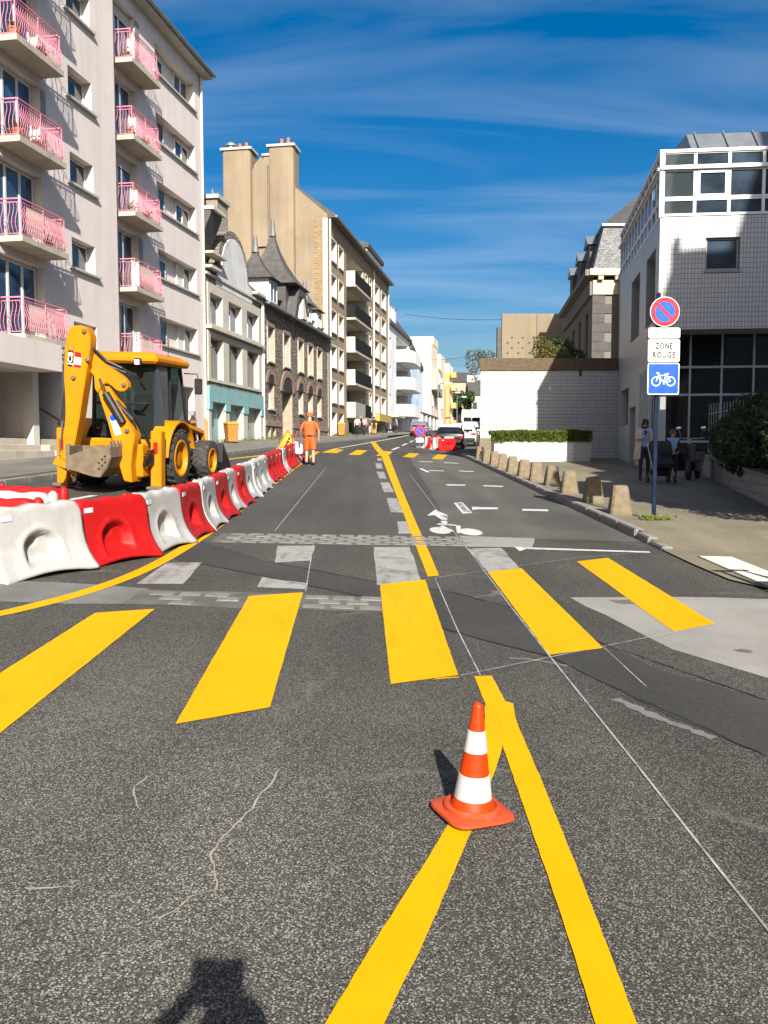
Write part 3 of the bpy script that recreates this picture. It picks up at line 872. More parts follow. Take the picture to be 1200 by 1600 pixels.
def window(W, u0, u1, z0, z1, v, parent, mull=1, trans=None, frame_m=None, glass=None, sill=None, curtain=False, shutter=0.0, fw=.055, name='window', label=None):
    """window set back at v: frame mesh with pane, sill, curtain and shutter box as sub-parts"""
    mb = MB(W)
    t = .06
    mb.box(u0, u0 + fw, v - t, v, z0, z1); mb.box(u1 - fw, u1, v - t, v, z0, z1)
    mb.box(u0 + fw, u1 - fw, v - t, v, z0, z0 + fw); mb.box(u0 + fw, u1 - fw, v - t, v, z1 - fw, z1)
    for i in range(1, mull + 1):
        c = u0 + (u1 - u0) * i / (mull + 1)
        mb.box(c - fw * .6, c + fw * .6, v - t + .004, v - .004, z0 + fw, z1 - fw)
    if trans:
        for q in (trans if hasattr(trans, '__len__') else [trans]):
            zc = z0 + (z1 - z0) * q
            mb.box(u0 + fw, u1 - fw, v - t + .008, v - .008, zc - fw * .5, zc + fw * .5)
    w = mb.build(name, frame_m or M_WFRAME, parent, label=label)
    pb = MB(W)
    pb.quad((u0 + fw * .5, v - .035, z0 + fw * .5), (u1 - fw * .5, v - .035, z0 + fw * .5), (u1 - fw * .5, v - .035, z1 - fw * .5), (u0 + fw * .5, v - .035, z1 - fw * .5))
    pb.build('pane', glass or M_GLASS, w, fix=False)
    if curtain:
        cb = MB(W)
        n = 8; cu = u0 + fw; cw = (u1 - u0 - 2 * fw) * (curtain if curtain is not True else .5)
        pts = [(cu + cw * i / n, v - .03 + (.004 if i % 2 else .001)) for i in range(n + 1)]
        for p, q in zip(pts, pts[1:]):
            cb.quad((p[0], p[1], z0 + fw), (q[0], q[1], z0 + fw), (q[0], q[1], z1 - fw), (p[0], p[1], z1 - fw))
        cb.build('curtain', M_CURT, w, fix=False)
    if shutter:
        sb = MB(W)
        h = (z1 - z0) * shutter; k = max(1, int(h / .06))
        for i in range(k):
            za = z1 - h * (i + 1) / k; zb = z1 - h * i / k
            sb.prism([(v + .004, za), (v + .03, za + .006), (v + .03, zb - .008), (v + .004, zb - .002)], u1 - u0 - .02, 'x', u0 + .01)
        sb.build('shutter', M_SHUT, w)
    if sill:
        s = MB(W); s.box(u0 - .06, u1 + .06, v - .02, sill, z0 - .07, z0 - .003)
        s.build('sill', M_SILL, w)
    return w

# ------------------------------------------------------------------ apartment block with pink balconies
D1 = 13.45
F1 = frame(D1)
M_APT = pm('apartment_render', (.765, .685, .635), .9, .06, .8, fine=.06, fscale=90, bmp=.15, bscale=200, dirt=(.50, .44, .38), dirtf=.25, streak=.16)
M_APTB = pm('apartment_base_render', (.70, .64, .55), .9, .08, 1.0, fine=.08, bmp=.15, bscale=200, dirt=(.35, .32, .28), dirtf=.3)
M_SLAB = pm('balcony_concrete', (.52, .46, .37), .9, .14, 2, fine=.15, dirt=(.16, .15, .09), dirtf=.6)
M_PINK = pm('pink_railing_paint', (.72, .24, .31), .5, .15, 5, dirt=(.45, .12, .15), dirtf=.4)
M_SLATE = pm('slate', (.10, .093, .085), .65, .35, 3, fine=.4, fscale=26, bmp=.6, bscale=14, dirt=(.17, .15, .11), dirtf=.6)
M_ZINC = pm('zinc', (.26, .28, .29), .45, .15, 2, metal=.5)
M_DARK = pm('dark_doorway', (.035, .033, .030), .7, .3, 2)
APT = empty('apartment_building', FR(30, 0, gz(30)), label='pinkish white apartment block with pink balcony railings', cat='building')
FZ = [4.6 + 2.46 * k for k in range(6)]
ROOF_Z = 17.15
rects_r = []; wins = []
for k in range(5):
    z = FZ[k]
    rects_r.append((27.3, 28.8, z + .02, z + 2.08, .28))
    rects_r.append((30.45, 34.15, z + 1.0, z + 2.03, .34))
rects_r.append((30.0, 33.7, 1.72, 4.2, 1.0))
rects_l = []
for k in range(5):
    z = FZ[k]
    rects_l.append((19.6, 22.35, z - .02, z + 2.08, .28))
    rects_l.append((23.88, 25.25, z - .02, z + .86, .30))
rects_l += [(17.8, 21.5, 1.3, 3.72, 1.3), (21.68, 23.15, 1.55, 4.02, 1.3)]
mb = MB(FR)
wall_open(mb, 26.75, 35.0, 1.2, ROOF_Z, rects_r)
for k in range(5):      # back of the long window recess
    z = FZ[k]
    mb.quad((30.45, -.34, z + 1.0), (34.15, -.34, z + 1.0), (34.15, -.34, z + 2.03), (30.45, -.34, z + 2.03))
mb.quad((30.0, -1.0, 1.72), (33.7, -1.0, 1.72), (33.7, -1.0, 4.2), (30.0, -1.0, 4.2))
mb.quad((35.0, 0, 1.2), (35.0, -12, 1.2), (35.0, -12, ROOF_Z), (35.0, 0, ROOF_Z))
mb.xf = F1
wall_open(mb, 12, 26.75, .5, ROOF_Z, rects_l)
mb.quad((26.75, 0, .5), (26.75, -.25, .5), (26.75, -.25, ROOF_Z), (26.75, 0, ROOF_Z))
mb.quad((12, 0, .5), (12, -12, .5), (12, -12, ROOF_Z), (12, 0, ROOF_Z))
mb.quad((17.8, -1.3, 1.3), (21.5, -1.3, 1.3), (21.5, -1.3, 3.72), (17.8, -1.3, 3.72))
mb.quad((21.68, -1.3, 1.55), (23.15, -1.3, 1.55), (23.15, -1.3, 4.02), (21.68, -1.3, 4.02))
mb.build('wall', M_APT, APT)
# roof: eave, gutter, slate slope
mb = MB(FR)
mb.prism([(.42, ROOF_Z + .02), (.42, ROOF_Z + .16), (-5.5, ROOF_Z + 3.4), (-11.5, ROOF_Z + .2), (-11.5, ROOF_Z + .02)], 23.3, 'x', 11.9)
rf = mb.build('roof', M_SLATE, APT)
mb = MB(FR); mb.box(11.9, 35.2, .0, .40, ROOF_Z - .10, ROOF_Z + .015); mb.build('eave', M_SILL, rf)
mb = MB(FR); mb.path([(11.9, .47, ROOF_Z + .06), (35.25, .47, ROOF_Z + .06)], .075, 8); mb.build('gutter', M_ZINC, rf)
mb = MB(FR); mb.path([(34.75, .10, ROOF_Z + .04), (34.75, .07, ROOF_Z - .3), (34.75, .07, 1.8)], .055, 8); mb.build('downpipe', M_APTB, APT)
mb = MB(FR); mb.path([(34.75, .071, 3.0), (34.75, .071, 1.7)], .07, 8); mb.build('rusty_pipe_foot', pm('rust_pipe', (.50, .26, .11), .8, .3, 6), APT)

def railing_mesh(L, depth, name):
    """pot-bellied wrought iron railing round three sides of a slab; local x along front, y outwards, z up"""
    mb = MB()
    def bar(x, y, nx, ny, r=.0085):
        P = []
        for t, bl in ((.06, 0.0), (.16, .05), (.30, .085), (.45, .06), (.60, .0), (.72, -.03), (.80, -.012), (.84, 0)):
            P.append((x + nx * bl, y + ny * bl, t))
        mb.path(P, r, 4, cap=False)
    n = max(6, int(L / .095))
    for i in range(n + 1): bar(L * i / n, depth, 0, 1)
    m = max(3, int(depth / .1))
    for i in range(m):
        bar(0, depth * i / m, -1, 0); bar(L, depth * i / m, 1, 0)
    for z, r in ((.06, .012), (.84, .012), (.93, .020)):
        mb.path([(0, 0, z), (0, depth, z), (L, depth, z), (L, 0, z)], r, 6)
    for x in (0, L / 2, L):
        mb.path([(x, depth, 0), (x, depth, .93)], .015, 6)
    me = bpy.data.meshes.new(name)
    me.from_pydata(mb.v, [], mb.f); me.materials.append(M_PINK)
    return me
RM_R = railing_mesh(2.02, .62, 'railing'); RM_L = railing_mesh(2.05, .62, 'railing')
def balcony(W, u0, u1, z, depth, rm):
    b = MB(W)
    b.box(u0 - .08, u1 + .08, 0.002, depth, z - .15, z)
    o = b.build('balcony', M_SLAB, APT)
    b = MB(W)
    b.prism([(.002, z - .40), (.15, z - .38), (depth - .12, z - .152), (.002, z - .152)], .14, 'x', u0 + .1)
    b.prism([(.002, z - .40), (.15, z - .38), (depth - .12, z - .152), (.002, z - .152)], .14, 'x', u1 - .24)
    r = bpy.data.objects.new('railing', rm); COL.objects.link(r); r.parent = o
    p = Vector(W(u0, 0.0, z)) - world_off(o)
    ax = Vector((DU[0], DU[1], 0)); ay = Vector((-NL[0], -NL[1], 0))
    r.matrix_local = Matrix(((ax.x, ay.x, 0, p.x), (ax.y, ay.y, 0, p.y), (0, 0, 1, p.z), (0, 0, 0, 1))) @ Matrix.Scale(KS, 4)
    return o
M_SCREEN = pm('balcony_canvas', (.66, .55, .46), .9, .15, 3)
M_SCREENP = pm('balcony_canvas_pink', (.72, .40, .42), .9, .15, 3)
for k in range(5):
    z = FZ[k]
    bal = balcony(FR, 27.2, 29.22, z, .72, RM_R)
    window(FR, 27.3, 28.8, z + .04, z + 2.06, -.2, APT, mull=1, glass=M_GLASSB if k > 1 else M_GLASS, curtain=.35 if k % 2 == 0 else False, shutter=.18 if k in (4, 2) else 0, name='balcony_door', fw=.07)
    window(FR, 30.5, 31.75, z + 1.02, z + 2.01, -.27, APT, mull=1, curtain=.5 if k in (0, 2) else False, shutter=.28 if k in (4, 1) else 0)
    window(FR, 32.75, 34.1, z + 1.02, z + 2.01, -.27, APT, mull=1, curtain=.6 if k in (0, 1) else False, shutter=.22 if k in (3, 2) else 0)
    s = MB(FR); s.box(30.3, 34.3, -.3, .09, z + .93, z + .998); s.build('long_sill', M_SILL, APT)
    balL = balcony(F1, 20.33, 22.38, z, .70, RM_L) if k < 5 else None
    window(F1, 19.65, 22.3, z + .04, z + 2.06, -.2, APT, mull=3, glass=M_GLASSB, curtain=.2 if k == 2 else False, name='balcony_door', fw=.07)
    window(F1, 23.92, 25.21, z + .0, z + .84, -.24, APT, mull=0, glass=M_GLASS, fw=.045)
    s = MB(F1); s.box(23.7, 25.45, -.28, .10, z - .09, z - .022); s.build('stair_window_sill', M_SILL, APT)
    if k < 2:
        c = MB(FR); c.quad((27.6, .655, z + .1), (28.5, .655, z + .1), (28.5, .655, z + .78), (27.6, .655, z + .78)); c.build('balcony_screen', M_SCREEN, bal, fix=False)
    if k in (0, 1):
        c = MB(F1); c.quad((20.6, .60, z + .1), (21.5, .60, z + .1), (21.5, .60, z + .8), (20.6, .60, z + .8)); c.build('balcony_screen', M_SCREEN, balL, fix=False)
        c = MB(F1); c.prism([(21.5, z + .8), (22.3, z + .75), (22.3, z + .15), (22.0, z + .3)], .02, 'y', .58); c.build('balcony_screen', M_SCREENP, balL)
# louvre panels, blind boxes
for k in (1, 4):
    m = MB(FR)
    for i in range(22): m.box(28.82, 29.12, .003, .028, FZ[k] + .1 + i * .088, FZ[k] + .17 + i * .088)
    m.build('folded_shutter', M_WFRAMED, APT)
m = MB(F1)
for i in range(22): m.box(22.4, 22.62, .003, .03, FZ[2] + .1 + i * .088, FZ[2] + .17 + i * .088)
m.build('folded_shutter', M_WFRAMED, APT)
# ground floor: garage door, entrances, steps, canopy beam
M_GAR = pm('garage_door_white', (.62, .60, .57), .6, .1, 2, dirt=(.4, .38, .35))
m = MB(FR)
for i in range(18):
    m.box(30.05 + i * .2, 30.05 + i * .2 + .185, -.97, -.93, 1.75, 3.2)
m.build('garage_door', M_GAR, APT, label='white ribbed garage door')
m = MB(FR); m.box(30.02, 33.68, -.985, -.94, 3.22, 4.18); m.build('garage_fanlight', M_DARK, APT)
m = MB(FR); m.bbox(33.2, 33.45, -.05, .16, 3.05, 3.25, .02); m.build('wall_lamp', M_WFRAMED, APT)
m = MB(F1); m.box(17.85, 21.45, -1.28, -1.22, 1.62, 3.7); m.build('shop_front', M_DARK, APT, label='dark glazed entrance')
m = MB(F1); m.box(21.7, 22.95, -1.28, -1.22, 1.95, 4.0); d = m.build('entrance_door', pm('door_brown', (.08, .066, .06), .5, .2, 3), APT, label='dark brown entrance door')
m = MB(F1); m.box(22.35, 22.37, -1.22, -1.2, 1.97, 3.98); m.box(21.75, 22.9, -1.22, -1.2, 2.85, 2.88); m.build('door_frame', M_WFRAMED, d)
m = MB(F1); m.path([(22.5, -.9, 2.85), (22.9, -.6, 2.85), (23.1, -.1, 2.5), (23.1, -.1, 2.35)], .025, 6); m.build('handrail', pm('handrail_metal', (.10, .08, .07), .5, .1), APT)
for (a, b) in ((17.8, 21.4), (21.72, 23.4)):
    for i in range(3):
        zt = gz(21, D1) + .16 * (i + 1)
        m = MB(F1); m.bbox(a + .002 * i, b - .1 * i, -1.2, .75 - .34 * i, gz(21, D1) - .4, zt, .012)
        m.build('step', M_SLAB, APT)
m = MB(F1); m.box(21.44, 21.72, -.2, .12, 1.0, 3.75); m.build('pillar', M_APTB, APT)
m = MB(F1); m.box(12, 21.62, .0, .9, 3.74, 4.44); m.build('canopy_beam', M_APT, APT)
for W, a, b, c, d in ((F1, 23.2, 26.9, 1.0, 1.62), (F1, 12.0, 17.8, .4, 1.4), (FR, 26.8, 29.98, 1.1, 1.85), (FR, 33.72, 34.6, 1.3, 1.9)):
    m = MB(W); m.box(a, b, .003, .02, c, d); m.build('plinth', M_APTB, APT)

# ------------------------------------------------------------------ house with teal shop front and curved gable
M_RUB = rubble('rubble_dark', DU, .34, (.075, .066, .055), (.16, .135, .105), (.30, .25, .19), (.27, .235, .18))
M_RUB2 = rubble('rubble_brown', DU, .30, (.055, .046, .040), (.15, .105, .075), (.30, .215, .15), (.30, .25, .185))
M_CREAM = pm('cream_dressing', (.58, .53, .44), .85, .1, 2, fine=.1, dirt=(.35, .32, .27), dirtf=.35)
M_GABLE = pm('grey_white_render', (.70, .70, .68), .9, .13, .9, fine=.1, bmp=.15, dirt=(.26, .25, .23), dirtf=.6, streak=.35)
M_TEAL = pm('teal_paint', (.24, .43, .43), .55, .12, 1.5, dirt=(.10, .2, .2), dirtf=.3)
M_CHST = masonry('chimney_stone', (1, 0), .32, .16, .016, (.36, .30, .21), (.24, .2, .15), (.42, .37, .29), dist=.12, bmp=.8)
H2 = empty('shop_house', FR(38.8, 0, gz(38.8)), label='narrow stone house with teal shop front and curved white gable', cat='house')
U0, U1 = 35.02, 42.6
up = [(35.45, 37.0, 7.12, 8.4, .3), (37.75, 39.55, 7.12, 8.4, .3), (40.3, 42.1, 7.12, 8.4, .3)]
md = [(35.45, 37.0, 4.75, 6.55, .3), (37.75, 39.55, 4.75, 6.55, .3), (40.3, 42.1, 4.75, 6.55, .3)]
lw = [(35.35, 37.05, 1.9, 3.72, .3), (37.6, 39.5, 1.9, 3.72, .3), (40.15, 42.2, 1.9, 3.72, .3)]
m = MB(FR)
wall_open(m, U0, U1, 1.4, 9.35, up + md + lw)
m.quad((U0, 0, 9.3), (U0, -9, 9.3), (U0, -9, 1.4), (U0, 0, 1.4))
m.quad((U1, 0, 9.35), (U1, -9, 9.35), (U1, -9, 1.4), (U1, 0, 1.4))
# curved gable rising behind the white panel
uc = 38.72
arc = [(uc - 2.75, 9.3), (uc - 2.75, 9.75), (uc - 2.35, 9.75)] + [(uc + 2.1 * cos(t), 9.75 + 1.95 * sin(t)) for t in [pi - pi * i / 16 for i in range(0, 17)]] + [(uc + 2.75, 9.5), (uc + 2.75, 9.3)]
m.prism(arc, .45, 'y', -.452)
m.build('wall', [M_RUB, M_CREAM], H2)
m = MB(FR)
pan = [(uc - 2.4, 8.83), (uc - 2.4, 9.6), (uc - 1.75, 9.66)] + [(uc + 1.72 * cos(t), 9.75 + 1.6 * sin(t)) for t in [pi - pi * i / 16 for i in range(1, 16)]] + [(uc + 1.75, 9.66), (uc + 2.4, 9.5), (uc + 2.4, 8.83)]
m.prism(pan, .055, 'y', .0015)
m.build('gable_panel', M_GABLE, H2)
def band_with_holes(u0, u1, z0, z1, rects, proud, name, mat, parent):
    m = MB(FR)
    wall_open(m, u0, u1, z0, z1, [(a, b, c, d, proud - .003) for a, b, c, d, *_ in rects], v=proud)
    m.quad((u0, proud, z0), (u0, .002, z0), (u0, .002, z1), (u0, proud, z1)); m.quad((u1, proud, z0), (u1, .002, z0), (u1, .002, z1), (u1, proud, z1))
    m.quad((u0, proud, z1), (u1, proud, z1), (u1, .002, z1), (u0, .002, z1)); m.quad((u0, proud, z0), (u1, proud, z0), (u1, .002, z0), (u0, .002, z0))
    return m.build(name, mat, parent)
band_with_holes(35.22, 42.45, 6.98, 8.8, up, .06, 'upper_surround', M_CREAM, H2)
band_with_holes(35.18, 42.5, 4.62, 6.78, md, .06, 'middle_surround', M_CREAM, H2)
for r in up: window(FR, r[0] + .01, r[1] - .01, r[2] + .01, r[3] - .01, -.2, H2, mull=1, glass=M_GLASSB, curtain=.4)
for r in md: window(FR, r[0] + .01, r[1] - .01, r[2] + .01, r[3] - .01, -.2, H2, mull=0, trans=.8, frame_m=M_WFRAMED, fw=.04)
m = MB(FR); m.box(35.1, 42.55, .0, .26, 6.84, 6.975); m.build('cornice', M_CREAM, H2)
m = MB(FR); m.box(U0, U1, .003, .12, 9.1, 9.2); m.box(U0, uc - 2.5, .0, .32, 9.36, 9.48); m.box(uc + 2.5, U1, .0, .32, 9.36, 9.48); m.box(U0, uc - 2.0, -.1, .4, 9.95, 10.05); m.build('eave_cornice', M_CREAM, H2)
fas = MB(FR); fas.box(35.05, 42.58, .003, .14, 3.74, 4.42); fas.build('shop_fascia', M_TEAL, H2, label='plain teal fascia board over the shop')
for a, b in ((35.05, 35.34), (37.06, 37.59), (39.51, 40.14), (42.21, 42.58)):
    m = MB(FR); m.box(a, b, .004, .10, 1.5, 3.735); m.build('shop_pillar', M_CREAM, H2)
    m = MB(FR); m.box(a - .04, b + .04, .004, .15, 3.4, 3.73); m.build('pillar_head', M_TEAL, H2)
for i, r in enumerate(lw):
    m = MB(FR); m.box(r[0], r[1], -.29, -.24, r[2], r[3])
    m.build('shop_shutter', M_TEAL if i < 2 else pm('shutter_greygreen', (.30, .36, .32), .6, .12, 2), H2)
# roof, chimney
m = MB(FR)
m.prism([(-.2, 9.36), (-.2, 9.46), (-3.2, 13.2), (-8.9, 9.5), (-8.9, 9.36)], U1 - U0 - .04, 'x', U0 + .02)
rf = m.build('roof', M_SLATE, H2)
cx = FR(38.6, -.9, 0)
m = MB(FR); m.box(38.1, 39.5, -1.5, -.55, 10.6, 13.1); ch = m.build('chimney', M_CHST, rf)
m = MB(FR); m.box(38.0, 39.6, -1.6, -.45, 13.1, 13.28); m.build('chimney_cap', M_SILL, rf)
m = MB(FR); m.path([(38.7, -1.0, 13.28), (38.7, -1.0, 13.7)], .03); m.path([(38.95, -1.0, 13.28), (38.95, -1.0, 13.6)], .03); m.build('chimney_pipe', M_WFRAMED, rf)
m = MB(FR); m.prism([(-.6, 9.5), (.3, 11.6), (.3, 11.8), (-.8, 11.8), (-1.8, 9.5)], 1.3, 'x', 35.05); m.build('roof_dormer', M_SLATE, rf)
m = MB(FR); m.box(35.0, 36.5, -.9, .45, 11.75, 11.9); m.build('dormer_slab', M_CREAM, rf)
m = MB(FR); m.path([(42.62, .08, 9.3), (42.62, .08, 2.0)], .05, 8); m.build('downpipe', M_WFRAME, H2)

# ------------------------------------------------------------------ stone house with spired dormers
M_JAMB = pm('jamb_stone', (.42, .36, .27), .9, .2, 3, fine=.2)
SH = empty('stone_house', FR(50, 0, gz(50)), label='dark rubble stone house with slate spires and brick arched windows', cat='house')
M_BRICK = masonry('red_brick_arch', DU, .2, .065, .010, (.30, .10, .06), (.22, .085, .055), (.30, .25, .2), bmp=.6)
S0, S1, SE = 42.68, 57.5, 9.15
uw = [(43.75, 44.85), (46.7, 47.9), (49.75, 50.85), (52.05, 53.15), (54.35, 55.45)]
rects = [(a, b, 6.35, 8.15, .35) for a, b in uw]
low = [(43.75, 44.85), (49.75, 50.85), (52.05, 53.15), (54.35, 55.45)]
rects += [(a, b, 3.85, 5.25, .35) for a, b in low]
rects += [(46.4, 48.4, 1.8, 5.0, .8)]
rects += [(43.7, 44.2, 2.15, 2.85, .3), (44.6, 45.1, 2.15, 2.85, .3)]
m = MB(FR)
wall_open(m, S0, S1, 1.5, SE, rects)
m.quad((46.4, -.8, 1.8), (48.4, -.8, 1.8), (48.4, -.8, 5.0), (46.4, -.8, 5.0))
m.quad((S1, 0, 1.5), (S1, -9, 1.5), (S1, -9, SE), (S1, 0, SE))
m.quad((S0, 0, SE), (S0, -9, SE), (S0, -4.5, 13.2), (S0, -.0, SE))
m.build('wall', [M_RUB2, M_JAMB], SH)
def arch(mb, u0, u1, z, th, proud, n=9, rise=None):
    c = (u0 + u1) / 2; r = (u1 - u0) / 2; k = (rise or r) / r
    o = [(c + (r + th) * cos(t), z + (r * k + th) * sin(t)) for t in [pi * i / n for i in range(n + 1)]]
    i_ = [(c + r * cos(t), z + r * k * sin(t)) for t in [pi * i / n for i in range(n, -1, -1)]]
    for a in range(n):
        q = [o[a], o[a + 1], i_[n - a - 1], i_[n - a]]
        mb.prism(q, proud, 'y', .002)
for a, b in low:
    m = MB(FR); arch(m, a - .05, b + .05, 5.2, .28, .05, rise=.5); m.build('brick_arch', M_BRICK, SH)
    m = MB(FR); m.prism([(a - .05 + (b - a + .1) / 2 + ((b - a) / 2 + .05) * cos(t), 5.2 + .5 * sin(t)) for t in [pi * i / 9 for i in range(10)]], .02, 'y', .001); m.build('arch_panel', M_DARK, SH)
m = MB(FR); arch(m, 46.35, 48.45, 4.95, .36, .07, 11, rise=.85); m.build('brick_arch', M_BRICK, SH, label='wide brick arch over the doorway')
m = MB(FR); m.prism([(47.4 + 1.05 * cos(t), 4.95 + .85 * sin(t)) for t in [pi * i / 9 for i in range(10)]], .02, 'y', .001); m.build('arch_panel', M_DARK, SH)
for a, b in uw:
    m = MB(FR); m.box(a - .12, b + .12, .002, .05, 8.17, 8.42); m.build('brick_lintel', M_BRICK, SH)
    m = MB(FR); m.box(a - .12, a - .003, .002, .04, 6.2, 8.15); m.box(b + .003, b + .14, .002, .04, 6.2, 8.15); m.build('window_dressing', M_CREAM, SH)
    window(FR, a + .01, b - .01, 6.36, 8.14, -.22, SH, mull=1, trans=.7, sill=.1, curtain=.8)
for a, b in low:
    window(FR, a + .01, b - .01, 3.86, 5.24, -.22, SH, mull=1, sill=.1, curtain=.9)
m = MB(FR); m.box(46.6, 48.2, -.79, -.72, 1.8, 4.9); m.build('door', pm('door_ochre', (.42, .34, .22), .6, .15, 2), SH, label='pale arched entrance door')
m = MB(FR); m.box(43.3, 46.3, .002, .05, 2.95, 3.22); m.box(48.5, 57.4, .002, .05, 2.95, 3.22); m.build('brick_band', M_BRICK, SH)
for a in (43.7, 44.6):
    m = MB(FR); m.box(a, a + .5, -.28, -.25, 2.15, 2.85); m.build('cellar_grille', M_DARK, SH)
m = MB(FR); m.path([(S0 + .1, .09, SE), (S0 + .1, .09, 2.0)], .05, 8); m.build('downpipe', M_WFRAME, SH)
# main roof with bell-cast eave
m = MB(FR)
m.prism([(.35, SE), (.38, SE + .08), (-.3, SE + .55), (-4.5, 13.3), (-9.2, 9.4), (-9.2, SE)], S1 - S0 - .06, 'x', S0 + .03)
rf = m.build('roof', M_SLATE, SH)
m = MB(FR); m.path([(S0, .42, SE + .03), (S1, .42, SE + .03)], .07, 8); m.build('gutter', M_ZINC, rf)
m = MB(FR); m.box(S0 + .1, S1 - .1, -4.62, -4.38, 13.22, 13.4); m.build('ridge_tiles', M_BRICK, rf)
def spire(W, u0, u1, v0, v1, zb, zt, parent, name, tipu=None, flare=.3, tiph=.9):
    uc_, vc_ = tipu or (u0 + u1) / 2, (v0 + v1) / 2
    secs = []
    for t, k in ((0, 1.0), (.10, .80), (.25, .58), (.45, .36), (.65, .20), (.85, .09), (1, .03)):
        z = zb + (zt - zb) * t
        ue0, ue1 = u0 - flare, u1 + flare
        ve0, ve1 = v0 - flare, v1 + flare
        secs.append([(uc_ + (ue0 - uc_) * k, vc_ + (ve0 - vc_) * k, z), (uc_ + (ue1 - uc_) * k, vc_ + (ve0 - vc_) * k, z), (uc_ + (ue1 - uc_) * k, vc_ + (ve1 - vc_) * k, z), (uc_ + (ue0 - uc_) * k, vc_ + (ve1 - vc_) * k, z)])
    m = MB(W); m.loft(secs); o = m.build(name, M_SLATE, parent)
    m = MB(W); m.lathe([(.22, 0), (.15, .35), (.09, tiph)], 8, (uc_, vc_, zt - .35)); m.build('zinc_finial', pm('lead_finial', (.14, .145, .15), .55, .15, 3), o)
    return o
M_DWALL = pm('dormer_boards', (.60, .60, .58), .7, .12, 4)
def dormer(u0, u1, z0, z1, zt, v1=-.1, v0=-2.0, tiph=.9):
    m = MB(FR); m.box(u0, u1, v0, v1, z0, z1); d = m.build('dormer', M_DWALL, SH)
    c = (u0 + u1) / 2
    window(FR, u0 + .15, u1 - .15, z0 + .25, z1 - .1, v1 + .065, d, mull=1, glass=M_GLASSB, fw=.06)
    spire(FR, u0, u1, v0, v1, z1, zt, d, 'dormer_roof', tiph=tiph)
dormer(44.35, 45.85, 9.3, 10.75, 12.6)
dormer(52.2, 53.3, 9.4, 10.7, 12.35, tiph=.7)
dormer(54.6, 55.8, 9.4, 10.7, 12.35, tiph=.7)
# half timbered central gable with the tall spire
m = MB(FR); m.box(47.2, 50.0, -2.6, .0, 9.2, 11.0); gb = m.build('central_gable', M_SLATE, SH)
m = MB(FR); m.box(49.0, 49.95, .003, .5, 9.3, 10.9); m.build('boarded_bay', M_DWALL, gb)
for q in range(5):
    m = MB(FR); m.box(49.02 + q * .19, 49.18 + q * .19, .503, .53, 9.32, 10.88); m.build('bay_board', M_CREAM, gb)
m = MB(FR); m.prism([(47.1, 9.1), (48.2, 11.0), (49.4, 11.0), (50.3, 9.6), (49.9, 9.5), (49.2, 10.5), (48.3, 10.5), (47.5, 9.0)], .55, 'y', .0); m.build('bargeboard', M_SLATE, gb)
spire(FR, 47.3, 49.9, -2.6, .3, 11.0, 14.3, gb, 'spire', tiph=1.0, flare=.35)
# ------------------------------------------------------------------ tall ochre building with gable chimneys
BB = empty('ochre_apartment_building', FR(69.8, 0, gz(69.8)), label='tall brown brick apartment building with black balconies and twin chimneys', cat='building')
B0, B1, BE = 57.6, 82.0, 17.35
M_OCH = pm('ochre_render', (.30, .235, .155), .9, .16, .45, fine=.06, bmp=.12, dirt=(.19, .13, .075), dirtf=.5, streak=.2)
M_BBRICK = masonry('ochre_brick', DU, .42, .17, .02, (.42, .29, .15), (.32, .215, .11), (.20, .15, .09), bmp=.8, stain=.15, grain=.25)
M_BW = pm('pale_jamb', (.66, .60, .48), .85, .1, 2)
M_QUOIN = pm('quoin_stone', (.30, .215, .115), .9, .25, 3)
bfz = [5.15 + 2.42 * k for k in range(5)]
rects = []; ww = []
cols_a = [(58.3, 59.9), (60.7, 62.2)]
cols_b = [(70.6, 71.6), (72.5, 73.5)]
cols_c = [(74.9, 77.0), (78.4, 80.6)]
for z in bfz:
    for a, b in cols_a + cols_b: rects.append((a, b, z - .15, z + 1.35, .35))
    for a, b in cols_c: rects.append((a, b, z - .1, z + 1.4, .4))
    rects.append((63.3, 69.8, z - .85, z + 1.45, 1.2))
rects += [(57.95, 59.9, 2.0, 4.35, .4), (60.7, 62.2, 2.7, 4.35, .35), (64.0, 69.4, 2.2, 3.95, 1.0), (70.4, 71.6, 2.5, 4.1, .4), (72.3, 73.5, 2.5, 4.1, .4), (75.0, 80.8, 2.5, 4.25, .8)]
m = MB(FR)
wall_open(m, B0, B1, 1.6, BE, rects)
for z in bfz: m.quad((63.3, -1.2, z - .85), (69.8, -1.2, z - .85), (69.8, -1.2, z + 1.45), (63.3, -1.2, z + 1.45))
m.quad((B1, 0, 1.6), (B1, -9, 1.6), (B1, -9, BE), (B1, 0, BE))
m.build('wall', [M_BBRICK, M_BW], BB)
